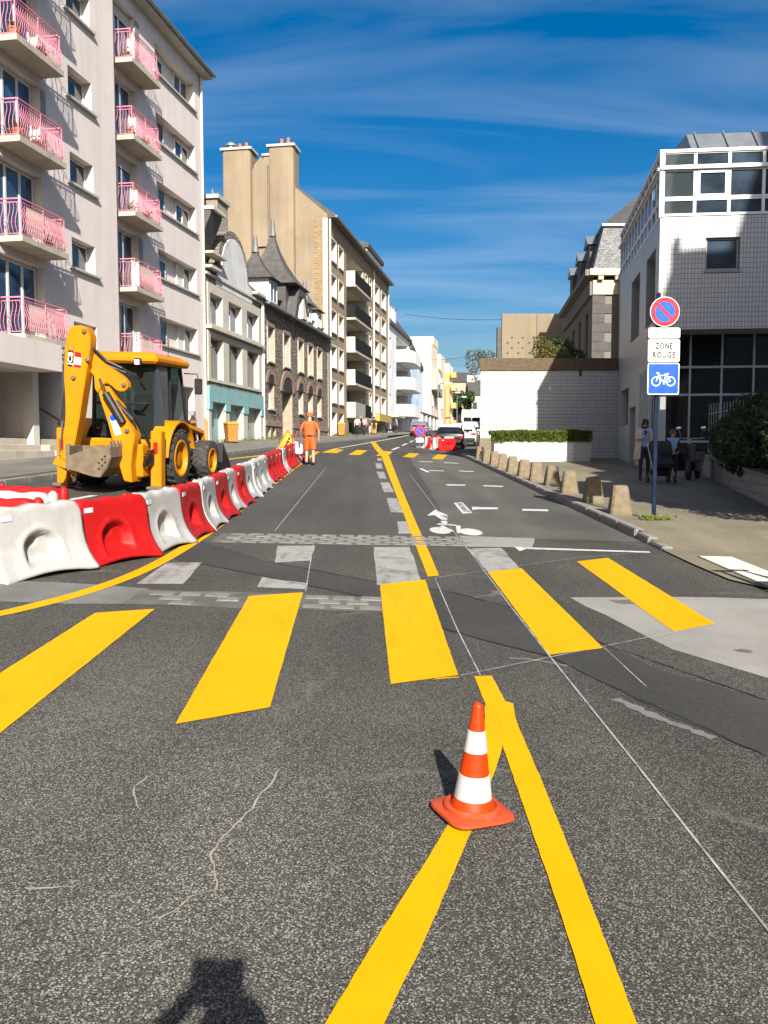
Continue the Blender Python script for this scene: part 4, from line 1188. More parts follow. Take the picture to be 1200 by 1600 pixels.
# rendered gable end with chimney breasts
m = MB(FR)
m.prism([(.0, 1.6), (.0, BE + .15), (-4.5, 21.3), (-9.0, BE + .15), (-9.0, 1.6)], .3, 'x', B0 - .302)
m.build('gable_wall', M_OCH, BB)
m = MB(FR); m.box(B0 - .34, B0 - .305, -.32, .03, 1.6, BE - .1)
m.build('downpipe_strip', M_SILL, BB)
for i in range(46):
    m = MB(FR); w = .55 if i % 2 else .38
    m.box(B0 - .325, B0 - .3025, -w - .35, -.33, 9.3 + i * .172, 9.3 + i * .172 + .16)
    m.build('quoin', M_QUOIN, BB)
def chimney_breast(w0, w1, zt, name):
    m = MB(FR)
    pr = []
    b = .18
    pts = [(-w1, B0 - .30), (-w1, B0 - .72 + b), (-w1 + b * .3, B0 - .72 + b * .3), (-w1 + b, B0 - .72), (-w0 - b, B0 - .72), (-w0 - b * .3, B0 - .72 + b * .3), (-w0, B0 - .72 + b), (-w0, B0 - .30)]
    n = len(pts)
    v = [(u, w, 8.0) for w, u in pts] + [(u, w, zt) for w, u in pts]
    m.add(v, [tuple(range(n)), tuple(range(n, 2 * n))] + [(i, (i + 1) % n, n + (i + 1) % n, n + i) for i in range(n)])
    m.box(B0 - .305, B0 + .7, -w1 + .02, -w0 - .02, 16.0, zt - .01)
    return m.build(name, M_OCH, BB, smooth=True)
c1 = chimney_breast(5.2, 7.2, 21.9, 'chimney'); c2 = chimney_breast(2.2, 3.95, 21.95, 'chimney')
for (w0, w1, zt, c) in ((5.2, 7.2, 21.9, c1), (2.2, 3.95, 21.95, c2)):
    m = MB(FR); m.box(B0 - .82, B0 + .8, -w1 - .1, -w0 + .1, zt, zt + .16); m.build('chimney_cap', M_SILL, c)
M_POT = pm('terracotta', (.46, .16, .08), .8, .2, 5)
for w, h in ((5.7, .5), (6.15, .45), (2.75, .6), (3.2, .55)):
    m = MB(FR); m.lathe([(.14, 0), (.11, h * .8), (.13, h)], 10, (B0, -w, 22.07 if w > 4 else 22.12)); m.build('chimney_pot', M_POT, c1 if w > 4 else c2)
m = MB(FR); m.lathe([(.3, 0), (.3, .25)], 12, (B0 - .1, -6.75, 22.06)); m.lathe([(.42, .28), (.40, .4), (.2, .55), (.02, .6)], 12, (B0 - .1, -6.75, 22.06)); m.build('chimney_cowl', M_ZINC, c1)
m = MB(FR); m.prism([(-5.05, 15.5), (-5.05, 20.9), (-4.55, 21.45), (-4.1, 20.9), (-4.1, 15.5)], .14, 'x', B0 - .46); m.build('gable_strip', M_OCH, BB)
m = MB(FR); m.box(B0 + 2.2, B0 + 3.4, -5.2, -4.0, 20.5, 22.4); mm = m.build('chimney', masonry('chimney_brick', (1, 0), .24, .08, .015, (.3, .2, .12), (.2, .14, .09), (.4, .36, .3)), BB)
m = MB(FR); m.box(B0 + 2.1, B0 + 3.5, -5.3, -3.9, 22.4, 22.55); m.build('chimney_cap', M_SILL, mm)
# windows
M_BW = pm('pale_jamb', (.70, .64, .50), .85, .1, 2)
for z in bfz:
    for i, (a, b) in enumerate(cols_a + cols_b):
        window(FR, a + .01, b - .01, z - .14, z + 1.34, -.28, BB, mull=1, sill=.12, curtain=.7 if i % 2 else 0, fw=.06)
        s = MB(FR); s.box(a - .1, b + .1, .002, .03, z + 1.352, z + 1.46); s.box(b + .003, b + .1, .002, .03, z - .14, z + 1.34); s.box(a - .1, a - .003, .002, .03, z - .14, z + 1.34); s.build('window_dressing', M_BW, BB)
    for a, b in cols_c:
        window(FR, a + .01, b - .01, z - .09, z + 1.39, -.33, BB, mull=1, sill=.12, curtain=.5, fw=.06)
        s = MB(FR); s.box(b + .003, b + .3, .002, .04, z - .1, z + 1.4); s.box(a - .3, a - .003, .002, .04, z - .1, z + 1.4); s.box(a - .3, b + .3, .002, .04, z + 1.402, z + 1.52); s.build('window_dressing', M_BW, BB)
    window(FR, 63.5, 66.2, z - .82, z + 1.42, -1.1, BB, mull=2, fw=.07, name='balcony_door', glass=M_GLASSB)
    window(FR, 66.9, 69.6, z - .82, z + 1.42, -1.1, BB, mull=2, fw=.07, name='balcony_door')
# black balconies with pale cheek walls
M_BLK = pm('black_balcony_panel', (.016, .016, .018), .8, .2, 3, spec=.15)
for k, z in enumerate(bfz):
    zf = z - .85
    b = MB(FR); b.box(63.3, 69.9, -.1, .70, zf - .16, zf); bal = b.build('balcony', M_SLAB, BB)
    m = MB(FR); m.box(63.32, 63.44, .0, .64, zf, zf + 1.0)
    m.build('cheek_wall', M_BLK if k == 3 else M_BW, bal)
    for q in range(5):
        m = MB(FR); m.box(63.46 + q * 1.28, 63.46 + q * 1.28 + 1.26,   .61, .66, zf + .03, zf + 1.0)
        m.build('balcony_panel', M_BLK if not (k == 0 and q < 3) else pm('grey_balcony_panel', (.36, .34, .31), .6, .1), bal)
    m = MB(FR); m.box(69.88, 69.95, .0, .64, zf, zf + 1.0); m.build('cheek_wall', M_BLK, bal)
# roof
m = MB(FR); m.prism([(.5, BE), (.52, BE + .2), (-4.5, 21.2), (-9.3, BE + .3), (-9.3, BE)], B1 - B0 - .02, 'x', B0 + .01); rf = m.build('roof', M_SLATE, BB)
m = MB(FR); m.path([(B0, .56, BE + .08), (B1, .56, BE + .08)], .09, 8); m.build('gutter', M_ZINC, rf)
m = MB(FR); m.prism([(.35, 18.3), (.4, 18.6), (-3.0, 19.6), (-3.0, 18.0)], 7.5, 'x', 70.2); m.build('roof_dormer', M_SLATE, rf)
m = MB(FR); m.box(70.4, 77.5, -2.5, .2, 17.6, 18.25); m.build('dormer_wall', M_BW, rf)
m = MB(FR); m.box(71, 72.0, -3.4, -2.6, 19.2, 20.4); m.build('chimney_stack', M_POT, rf)
for u in (57.75, 74.2, 81.8):
    m = MB(FR); m.path([(u, .09, BE), (u, .09, 2.4)], .06, 8); m.build('downpipe', M_WFRAME, BB)
# ground floor fittings
m = MB(FR); m.box(58.0, 59.85, -.38, -.32, 2.0, 4.3); m.build('garage_door', M_GAR, BB, label='white street door')
window(FR, 60.71, 62.19, 2.71, 4.34, -.25, BB, sill=.1, curtain=.9)
m = MB(FR); m.box(64.0, 69.4, -.99, -.93, 2.2, 3.94); m.build('lobby_front', M_DARK, BB)
window(FR, 70.42, 71.58, 2.51, 4.09, -.3, BB, curtain=.8); window(FR, 72.32, 73.48, 2.51, 4.09, -.3, BB, curtain=.8)
m = MB(FR); m.box(75.0, 80.8, -.79, -.73, 2.5, 4.24); m.build('shop_window', M_GLASS, BB)
m = MB(FR); m.box(74.7, 81.1, .003, .5, 4.3, 4.98); m.build('shop_fascia', pm('mustard_sign', (.46, .33, .07), .6, .15, 2), BB, label='mustard yellow shop fascia')
m = MB(FR); m.box(78.8, 80.6, -.72, -.6, 2.5, 4.0); m.build('shop_poster', pm('green_poster', (.06, .22, .08), .6, .4, 2.5), BB)

# ------------------------------------------------------------------ white building with curved balconies
WB = empty('white_apartment_building', FR(89, 0, gz(89)), label='white rendered building with stacked rounded balconies', cat='building')
M_WHT = pm('white_render', (.78, .77, .76), .9, .05, .6, fine=.04, dirt=(.5, .5, .5), dirtf=.2, streak=.15)
W0, W1, WE = 82.02, 97.0, 13.9
wz = [5.9 + 2.75 * k for k in range(3)]
rects = [(83.0, 84.0, z + .2, z + 1.3, .25) for z in wz] + [(87.2, 95.5, z - .5, z + 1.9, 1.4) for z in wz] + [(84.8, 86.2, 2.7, 4.9, .3), (88.2, 91.5, 2.7, 5.0, .6)]
m = MB(FR); wall_open(m, W0, W1, 1.8, WE, rects)
for z in wz: m.quad((87.2, -1.4, z - .5), (95.5, -1.4, z - .5), (95.5, -1.4, z + 1.9), (87.2, -1.4, z + 1.9))
m.quad((W1, 0, 1.8), (W1, -9, 1.8), (W1, -9, WE), (W1, 0, WE)); m.quad((88.2, -.6, 2.7), (91.5, -.6, 2.7), (91.5, -.6, 5), (88.2, -.6, 5))
m.build('wall', M_WHT, WB)
for z in wz:
    window(FR, 83.01, 83.99, z + .21, z + 1.29, -.18, WB, mull=0)
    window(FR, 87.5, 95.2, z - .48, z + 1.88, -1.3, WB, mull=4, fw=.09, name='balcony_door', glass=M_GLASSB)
    pts = [(87.2, 0), (87.2, .9), (87.9, 1.5), (89.2, 1.7), (93.4, 1.7), (94.9, 1.5), (95.5, .9), (95.5, 0)]
    m = MB(FR); m.prism([(a, b) for a, b in pts], .18, 'z', z - .68); bal = m.build('balcony', M_WHT, WB)
    m = MB(FR)
    inn = [(u * .98 + 91.35 * .02, v - .1 if v > .1 else 0) for u, v in pts]
    for i in range(len(pts) - 1):
        a, b, c, d = pts[i], pts[i + 1], inn[i + 1], inn[i]
        m.add([(p[0], p[1], zz) for zz in (z - .5, z + .55) for p in (a, b, c, d)], [(0, 1, 2, 3), (4, 5, 6, 7), (0, 1, 5, 4), (1, 2, 6, 5), (2, 3, 7, 6), (3, 0, 4, 7)])
    m.build('parapet', M_WHT, bal)
m = MB(FR); m.prism([(.3, WE), (.3, WE + .2), (-2.0, 17.0), (-7, 18.2), (-9, WE + .1)], W1 - W0 - .04, 'x', W0 + .02); rf = m.build('roof', M_SLATE, WB)
for u in (83.2, 86.4):
    m = MB(FR); m.box(u, u + 1.3, -1.6, -.1, 14.6, 15.9); d = m.build('dormer', M_WHT, rf)
    m = MB(FR); m.lathe([(.85, 0), (.7, .3), (.35, .55), (.02, .65)], 10, (u + .65, -.8, 15.9)); m.build('dormer_roof', M_ZINC, rf)
m = MB(FR); m.box(82.6, 86.6, .003, 1.0, 4.95, 5.12); b = m.build('balcony', M_SLAB, WB)
m = MB(FR)
for i in range(21): m.path([(82.65 + i * .195, .95, 5.12), (82.65 + i * .195, .95, 5.95)], .012, 4, cap=False)
m.path([(82.65, .95, 5.95), (86.55, .95, 5.95)], .02, 4); m.build('railing', M_WFRAMED, b)
m = MB(FR); m.box(84.85, 86.15, -.28, -.22, 2.7, 4.88); m.build('door', M_GAR, WB)
m = MB(FR); m.box(82.3, 83.0, .01, .05, 2.8, 4.6); m.build('red_panel', pm('red_banner', (.55, .07, .07), .6, .1), WB)

# ------------------------------------------------------------------ pale blue painted gable house
PB = empty('pale_blue_house', FR(102.5, 0, gz(102.5)), label='house with pale blue and white painted wall beside the white building', cat='house')
m, nt, b = _new('sky_mural')
p = pos(nt)
nt.links.new(mix(nt, ramp(nt, noise(nt, p, .28, 4, .55, .5), [(.45, 0.0), (.58, 1.0)]), (.42, .62, .80), (.74, .78, .82)), b.inputs['Base Color']); b.inputs['Roughness'].default_value = .85
M_MUR = m
m = MB(FR)
m.prism([(97.02, 1.9), (97.02, 13.2), (99.0, 13.0), (107.4, 11.7), (107.4, 1.9)], 9.0, 'y', -9.0); m.build('wall', M_MUR, PB)
m = MB(FR); m.prism([(97.02, 13.22), (97.02, 13.9), (107.5, 12.1), (107.5, 11.72)], 9.4, 'y', -9.1); m.build('roof', M_SLATE, PB)
m = MB(FR); m.path([(107.2, .08, 11.8), (107.2, .08, 3)], .07, 6); m.build('downpipe', M_WFRAMED, PB)
GW = empty('garden_wall', FR(105, 1.3, gz(105)), label='low white garden wall with piers beyond the shops', cat='wall')
m = MB(FR); m.box(97.2, 118, 1.0, 1.3, 3.0, 6.0); m.build('wall', M_CREAM, GW)
for i in range(6):
    m = MB(FR); m.box(97.6 + i * 3.9, 98.0 + i * 3.9, 1.3, 1.42, 3.2, 5.9); m.build('pier', M_WHT, GW)
m = MB(FR); m.box(97.1, 118.1, .95, 1.45, 6.0, 6.12); m.build('coping', M_SLATE, GW)

# ------------------------------------------------------------------ cream and orange block
CB = empty('cream_apartment_building', FR(118, 0, gz(118)), label='cream block with a column of orange balconies down its corner', cat='building')
M_CRM = pm('cream_render', (.76, .66, .50), .9, .06, .5)
M_ORG = pm('orange_render', (.62, .34, .12), .85, .06, .6)
m = MB(FR)
m.box(107.6, 115, -10, 1.2, 3, 15.2)
m.box(109.5, 115.2, -9, 1.25, 15.2, 16.2)
m.box(115.2, 121, -9, 1.6, 3, 14.6)
m.build('wall', M_CRM, CB)
m = MB(FR); m.box(121.02, 126, -9, 2.2, 3, 13.9); m.build('corner_tower', M_CRM, CB)
m = MB(FR); m.box(120.0, 121.0, 1.62, 2.6, 3, 12.6); m.build('orange_bay', M_ORG, CB)
for z in (5.2, 7.6, 10.0, 11.8):
    m = MB(FR); m.box(119.2, 121.02, 2.62, 3.3, z, z + .75); m.build('balcony', M_ORG, CB)
    window(FR, 120.05, 120.9, z + .8, z + 1.5, 2.69, CB, mull=0)
M_GRYB = pm('grey_bay', (.36, .33, .29), .85, .12, 1)
m = MB(FR); m.prism([(108.0, 9.4), (108.0, 12.2), (112.5, 11.8), (112.5, 8.6)], .9, 'y', 1.21); m.build('bay_window', M_GRYB, CB)
window(FR, 108.4, 109.4, 10.0, 11.4, 2.18, CB, mull=0); window(FR, 110.6, 111.8, 9.6, 11.0, 2.18, CB, mull=0)
for z in (4.6, 7.4):
    for u in (109.0, 112.6, 116.5): window(FR, u, u + 1.2, z, z + 1.4, 1.69 if u > 115 else 1.29, CB, mull=1)

# ------------------------------------------------------------------ distant houses closing the street
def far_house(x, y, w, d, ze, zr, mat, label, n=3, rz=0.0, gable=False):
    z0 = g(x, y)
    e = empty('distant_house', (x, y, z0), rz, label, 'house')
    m = MB(); m.box(-w / 2, w / 2, 0, d, -1, ze); m.build('wall', mat, e, local=True)
    m = MB()
    if gable: m.prism([(-w / 2, ze), (0, zr), (w / 2, ze)], d, 'y', 0)
    else: m.prism([(-.3, ze), (d / 2, zr), (d + .3, ze)], w, 'x', -w / 2)
    r = m.build('roof', M_SLATE, e, local=True)
    m = MB(); m.box(-w / 2, -w / 2 + 1.6, d / 2 - .5, d / 2 + .5, ze, zr + 1.0); m.build('chimney', mat, e, local=True)
    for k in range(n):
        for zz in (ze * .3, ze * .68):
            c = -w / 2 + w * (k + .5) / n
            m = MB(); m.box(c - .55, c + .55, -.04, -.01, zz - .8, zz + .8); wi = m.build('window', M_WFRAME, e, local=True)
            m = MB(); m.quad((c - .45, -.045, zz - .7), (c + .45, -.045, zz - .7), (c + .45, -.045, zz + .7), (c - .45, -.045, zz + .7)); m.build('pane', M_GLASS, wi, local=True, fix=False)
M_FARST = pm('far_stone', (.40, .33, .24), .9, .15, .4)
far_house(14.0, 182, 10, 9, 10.0, 12.4, M_FARST, 'far stone house with tall gable wall at the end of the street', 3)
far_house(20.0, 168, 7.0, 9, 6.4, 9.6, pm('far_cream', (.58, .50, .38), .9, .1, .5), 'far cream house with slate roof behind the white van', 3)
far_house(27, 195, 12, 10, 10, 12, pm('far_grey', (.30, .33, .36), .9, .1, .5), 'far grey roofed house beside the tiled wall', 2)

# ================================================================== RIGHT HAND SIDE
SA = radians(8.8); SDIR = (sin(SA), cos(SA))
TA = radians(6.0); TDIR = (cos(TA), -sin(TA))
RC = (8.2, 26.0)
def FS(u, v, z):   # side wall: u back along the street, v out to the left
    return (RC[0] + SDIR[0] * u - cos(SA) * v, RC[1] + SDIR[1] * u + sin(SA) * v, z)
def FT(s, v, z):   # front wall: s to the right, v out towards the camera
    return (RC[0] + TDIR[0] * s - sin(TA) * v, RC[1] + TDIR[1] * s - cos(TA) * v, z)
def tile_mat(name, du):
    return masonry(name, du, .098, .143, .0065, (.55, .55, .545), (.50, .50, .495), (.17, .17, .18), off=0.0, rough=.38, bmp=.5, stain=.10, soft=.05, grain=.05)
M_TILF = tile_mat('white_tiles_front', TDIR); M_TILS = tile_mat('white_tiles_side', SDIR); M_TILW = tile_mat('white_tiles_wall', (1, 0))
M_CLEAR = clear_glass('corner_glass', (.62, .74, .80), .45)
M_ROOM = pm('office_interior', (.10, .10, .10), .9, .4, .8)
TB = empty('tiled_office_building', (RC[0], RC[1], g(*RC)), label='white tiled modern building with glazed top floor and overhang', cat='building')
ZO, ZB, ZT = 5.23, 8.52, 10.42
LS, LT = 10.0, 13.0
fwin = [(1.33, 2.30, 6.95, 7.9, .22), (5.2, 6.2, 6.95, 7.9, .22)]
m = MB(FT); wall_open(m, 0, LT, ZO, ZB, fwin)
m.quad((0, 0, ZO), (LT, 0, ZO), (LT, -2.0, ZO), (0, -2.0, ZO))
m.quad((LT, 0, 0), (LT, -9, 0), (LT, -9, ZB), (LT, 0, ZB))
m.build('front_wall', [M_TILF, M_WFRAMED], TB)
sw = [(.7, 2.6, 5.6, 7.8, .35), (4.1, 6.3, 5.6, 7.8, .35)]
m = MB(FS); wall_open(m, 0, LS, ZO - .9, ZB, sw)
m.quad((0, 0, ZO - .9), (0, -.2, ZO - .9), (0, -.2, ZO), (0, 0, ZO))
m.build('side_wall', [M_TILS, M_WFRAMED], TB)
for r in fwin: window(FT, r[0] + .01, r[1] - .01, r[2] + .01, r[3] - .01, -.1, TB, mull=0, frame_m=M_WFRAMED, fw=.05)
s = MB(FT); s.box(1.28, 2.35, -.05, .04, 6.88, 6.945); s.build('sill', M_ZINC, TB)
for r in sw: window(FS, r[0] + .01, r[1] - .01, r[2] + .01, r[3] - .01, -.28, TB, mull=1, trans=.6, frame_m=M_WFRAMED, fw=.05)
# glazed top floor: white frames, one pane per bay
M_ALU = pm('white_aluminium', (.80, .80, .79), .4, .05, 3)
def glazing(W, L, step, rows, parent, corner_clear, gl, frame=M_ALU, t=.055, lab=None):
    n = int(L / step)
    m = MB(W)
    for i in range(n + 1):
        x = i * step; m.box(x - t * .8, x + t * .8, -.06, .012, rows[0][0], rows[-1][1])
    for (a, b) in rows:
        m.box(0, n * step, -.055, .008, a - .035, a + .035); m.box(0, n * step, -.055, .008, b - .035, b + .035)
    w = m.build('window_frame', frame, parent)
    for i in range(n):
        for (a, b) in rows:
            p = MB(W); x = i * step
            p.box(x + t, x + step - t, -.045, -.025, a + .03, b - .03)
            p.build('pane', M_CLEAR if i < corner_clear else gl, w)
    return w
rows = [(ZB + .06, 9.02), (9.07, 9.86), (9.98, ZT - .05)]
glazing(FT, LT, .975, rows, TB, 1, M_GLASS)
glazing(FS, LS, .83, rows, TB, 2, M_GLASSB)
m = MB(FT); m.box(.975 * 1 + .06, .975 * 2 - .06, -.02, .02, 9.1, 9.16); m.box(1.03, 1.12, -.02, .02, 9.1, 9.84); m.box(1.83, 1.92, -.02, .02, 9.1, 9.84); m.box(1.03, 1.92, -.02, .02, 9.77, 9.84); m.build('opening_light', M_ALU, TB)
m = MB(FT); m.box(-.04, LT, -.1, .05, ZT - .05, ZT + .04); m.box(-.02, LT, -.06, .10, 9.88, 9.955); m.build('fascia_rail', M_ALU, TB)
m = MB(FS); m.box(-.04, LS, -.1, .05, ZT - .045, ZT + .045); m.box(-.02, LS, -.06, .10, 9.875, 9.95); m.build('fascia_rail', M_ALU, TB)
m = MB(FT); m.box(-.04, .10, -.1, .03, ZB, ZT); m.build('corner_post', M_ALU, TB)
m = MB(FT); m.tube((.32, -.6, ZB), (.32, -.6, 9.7), .06); m.build('column', M_WFRAME, TB)
# inside: floor, back wall, ceiling
m = MB(FT)
m.quad((.02, -.1, ZB + .02), (LT, -.1, ZB + .02), (LT, -8, ZB + .02), (.9, -8, ZB + .02))
m.quad((2.1, -2.2, ZB), (LT, -2.2, ZB), (LT, -2.2, ZT), (2.1, -2.2, ZT))
m.quad((2.1, -2.2, ZB), (2.9, -8, ZB), (2.9, -8, ZT), (2.1, -2.2, ZT))
m.build('interior', M_ROOM, TB)
m = MB(FT); m.box(.7, LT, -8, -.12, ZT - .3, ZT - .02); m.build('ceiling', M_ROOM, TB)
m = MB(FT); m.prism([(-.15, ZT + .045), (-.9, ZT + .78), (-4.5, ZT + 1.0), (-4.5, ZT + .045)], LT - .9, 'x', .9); rf = m.build('roof', M_ZINC, TB)
for i in range(13):
    m = MB(FT); m.prism([(-.14, ZT + .06), (-.9, ZT + .80), (-.9, ZT + .86), (-.10, ZT + .10)], .04, 'x', 1.1 + i * .85); m.build('roof_seam', M_ZINC, rf)
# ground floor: recessed glazing in front, side openings
M_GND = glass_mat('ground_glass', (.012, .014, .018), .06)
def gl2(W, L, step, zs, v):
    m = MB(W)
    n = int(L / step)
    for i in range(n + 1): m.box(i * step - .03, i * step + .03, v - .05, v + .03, .4, ZO)
    for z in zs: m.box(0, n * step, v - .045, v + .025, z - .035, z + .035)
    w = m.build('shopfront_frame', pm('grey_blue_metal', (.34, .38, .43), .5, .1), TB)
    zz = [.4] + zs + [ZO]
    for i in range(n):
        for a, b in zip(zz, zz[1:]):
            p = MB(W); p.box(i * step + .03, (i + 1) * step - .03, v - .03, v - .01, a + .03, b - .03); p.build('pane', M_GND, w)
gl2(lambda s, v, z: FT(s + .25, v, z), LT - .5, .95, [1.9, 3.35, 4.2], -1.0)
m = MB(FS); wall_open(m, 0.9, LS, .6, ZO - .9, [(4.6, 6.2, 1.0, 3.2, .5), (6.6, 9.0, 2.6, 4.0, .3)]); m.build('ground_wall', pm('grey_render', (.42, .42, .42), .85, .12, 1.2), TB)
window(FS, 6.62, 8.98, 2.62, 3.98, -.2, TB, mull=3, frame_m=M_WFRAMED)
m = MB(FS); m.box(4.62, 6.18, -.48, -.42, 1.0, 3.18); m.build('door', pm('dark_red_door', (.10, .03, .035), .5, .2), TB, label='dark side door')
for i in range(5):
    m = MB(FS); m.box(1.1 + i * .55, 1.16 + i * .55, .003, .05, 1.0, 4.2); m.build('wall_fin', pm('pale_fin', (.50, .53, .55), .5, .1), TB)
m = MB(FT); m.box(.0, .3, -.4, -.05, .3, ZO - .002); m.build('corner_column', pm('grey_render', (.42, .42, .42)), TB)

m = MB(); m.box(11.8, 21, 42.4, 43.85, 2, 10.62); m.build('shade_wing', pm('shade_wing_render', (.22, .19, .15)), TB)  # unseen slab added to keep the sun off the mansard front
# low tiled wall with exposed aggregate band
LW = empty('tiled_terrace_wall', (6.9, 36, g(6.9, 36)), label='long white tiled wall with gravelly brown top band', cat='wall')
m = MB(); m.prism([(4.02, 36), (9.9, 36), (9.9, 44.5), (5.4, 44.5)], 4.35, 'z', .6); m.build('tiled_wall', M_TILW, LW)
M_GRAV = pm('exposed_aggregate', (.17, .12, .075), .95, .35, 12, fine=.5, fscale=70, bmp=.9, bscale=60)
m = MB(); m.prism([(3.97, 35.95), (9.95, 35.95), (9.95, 44.5), (5.36, 44.5)], .51, 'z', 4.952); m.build('aggregate_band', M_GRAV, LW)
m = MB(); m.box(4.0, 4.5, 35.97, 36.0, .8, 2.15); m.build('corner_base', M_PAVE, LW)
m = MB(); m.box(8.12, 8.22, 35.97, 35.999, 4.72, 4.98); m.build('drain_notch', M_DARK, LW)
PLN = empty('planter', (6.05, 33.2, g(6.05, 33.2) + .12), label='long low white tiled planter in front of the wall', cat='planter')
zp = g(6, 33.5)
M_PLT = masonry('planter_tiles', (1, 0), .15, .15, .006, (.78, .775, .76), (.72, .715, .70), (.42, .42, .42), off=0.0, rough=.45, bmp=.4, stain=.12, soft=.05, grain=.05)
M_PLG = masonry('planter_tiles_grey', (1, 0), .15, .15, .006, (.50, .495, .48), (.46, .455, .44), (.3, .3, .3), off=0.0, rough=.45, bmp=.4, stain=.12, soft=.05, grain=.05)
m = MB(); m.box(4.62, 7.25, 32.9, 33.9, zp - .2, 1.99); m.build('trough', M_PLT, PLN)
m = MB(); m.box(4.22, 4.618, 32.93, 33.87, zp - .2, 1.985); m.build('end_block', M_PLG, PLN)
m = MB(); m.box(7.252, 7.9, 32.93, 33.87, zp - .2, 1.985); m.build('end_block', M_PLG, PLN)

# mansard building behind
MN = empty('mansard_house', (11, 44, g(11, 44)), label='grey house with slate mansard roof and cream cornice behind the tiled wall', cat='house')
def FM(s, v, z): return (10.55 + s, 44 - v, z)
def FMS(u, v, z): return (10.55 + .105 * u - v, 44 + u, z)
M_MW = pm('mansard_render_shaded', (.22, .19, .15), .9, .12, .7, fine=.08, dirt=(.2, .18, .15))  # base colour darkened to paint in shade on the front wall
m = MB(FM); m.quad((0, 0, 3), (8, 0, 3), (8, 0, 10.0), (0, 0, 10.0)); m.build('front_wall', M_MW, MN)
sm = [(1.6 + i * 3.1, 2.7 + i * 3.1, 6.2, 8.9, .3) for i in range(4)]
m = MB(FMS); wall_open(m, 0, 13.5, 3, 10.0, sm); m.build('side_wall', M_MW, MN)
for r in sm: window(FMS, r[0] + .01, r[1] - .01, r[2] + .01, r[3] - .01, -.2, MN, mull=1, trans=.7)
M_CORN = pm('cream_cornice', (.66, .56, .38), .85, .1, 2)
m = MB(FM); m.box(-.02, 8, .0, .12, 9.5, 10.2); m.box(-.25, 8, .0, .4, 10.42, 10.72); m.build('cornice', M_CORN, MN)
for i in range(9):
    m = MB(FM); m.box(.2 + i * .85, .45 + i * .85, .12, .34, 10.2, 10.42); m.build('corbel', M_CORN, MN)
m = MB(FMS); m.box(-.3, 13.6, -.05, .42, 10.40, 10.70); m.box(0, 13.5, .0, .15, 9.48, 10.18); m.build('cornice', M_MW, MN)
M_QD = pm('dark_quoin', (.10, .095, .09), .9, .2, 3)
for i in range(13):
    m = MB(FM); w = .95 if i % 2 else .62; m.box(-.02, w, .003, .05, 3.4 + i * .47, 3.4 + i * .47 + .455); m.build('quoin', M_QD, MN)
M_SLA2 = masonry('weathered_slate', (1, 0), .24, .13, .012, (.20, .20, .19), (.085, .085, .08), (.05, .05, .05), bmp=.6, stain=.4, grain=.5)
bs = [(0, 0), (8, 0), (9.4, -13.5), (1.42, -13.5)]
def ring(k, z): return [FM(a + (4.2 - a) * k * .32, b + (-6.5 - b) * k * .25, z) for a, b in bs]
m = MB(); m.loft([ring(0, 10.72), ring(.55, 13.15)], cap=False); mr = m.build('mansard', M_SLA2, MN)
m = MB(); a = ring(.5, 13.22); tip = [(14.2, 49.5, 15.9), (14.6, 49.5, 15.9), (15.0, 52, 15.9), (14.6, 52, 15.9)]
m.loft([ring(.48, 13.2), tip]); m.build('hip_roof', M_SLATE, MN)
m = MB(); m.loft([ring(.50, 13.08), ring(.44, 13.1), ring(.44, 13.22), ring(.50, 13.22)]); m.build('roof_moulding', M_ZINC, MN)
for i in range(3):
    u = 2.2 + i * 4.0
    m = MB(FMS); m.box(u, u + 1.3, -1.6, -.1, 10.75, 12.5); d = m.build('dormer', M_SLATE, MN)
    m = MB(FMS); m.prism([(u - .15, 12.5), (u + .65, 13.1), (u + 1.45, 12.5)], 1.8, 'y', -1.75); m.build('dormer_roof', M_ZINC, d)
m = MB(FM); m.box(1.0, 5.0, .0, 1.2, 5.6, 5.75); m.build('canopy', M_ZINC, MN)

CBK = empty('concrete_block_building', (11, 60, g(11, 60)), label='blank beige concrete building behind the tiled wall', cat='building')
M_BCON = pm('beige_concrete', (.26, .21, .135), .9, .09, .5, fine=.06, dirt=(.34, .3, .24), streak=.3)
for i, (a, b) in enumerate(((8.15, 10.55), (10.57, 13.0), (13.02, 15.4))):
    m = MB(); m.bbox(a, b, 60, 60.3, 2, 11.1, .02); m.build('panel', M_BCON, CBK)
    for k in range(4):
        for q in range(3):
            m = MB(); m.lathe([(.07, 0), (.05, .02)], 8, (a + .4 + q * .75 + (k % 2) * .3, 59.995, 8.4 + k * .35), 'y'); m.build('form_hole', M_DARK, CBK)
m = MB(); m.prism([(8.2, 60.31), (15.4, 60.31), (15.4, 70), (9.9, 70)], 9.0, 'z', 2); m.build('body', M_BCON, CBK)
m = MB(); m.box(7.85, 8.14, 60.1, 60.6, 2, 10.2); m.build('dark_edge', M_SLATE, CBK)

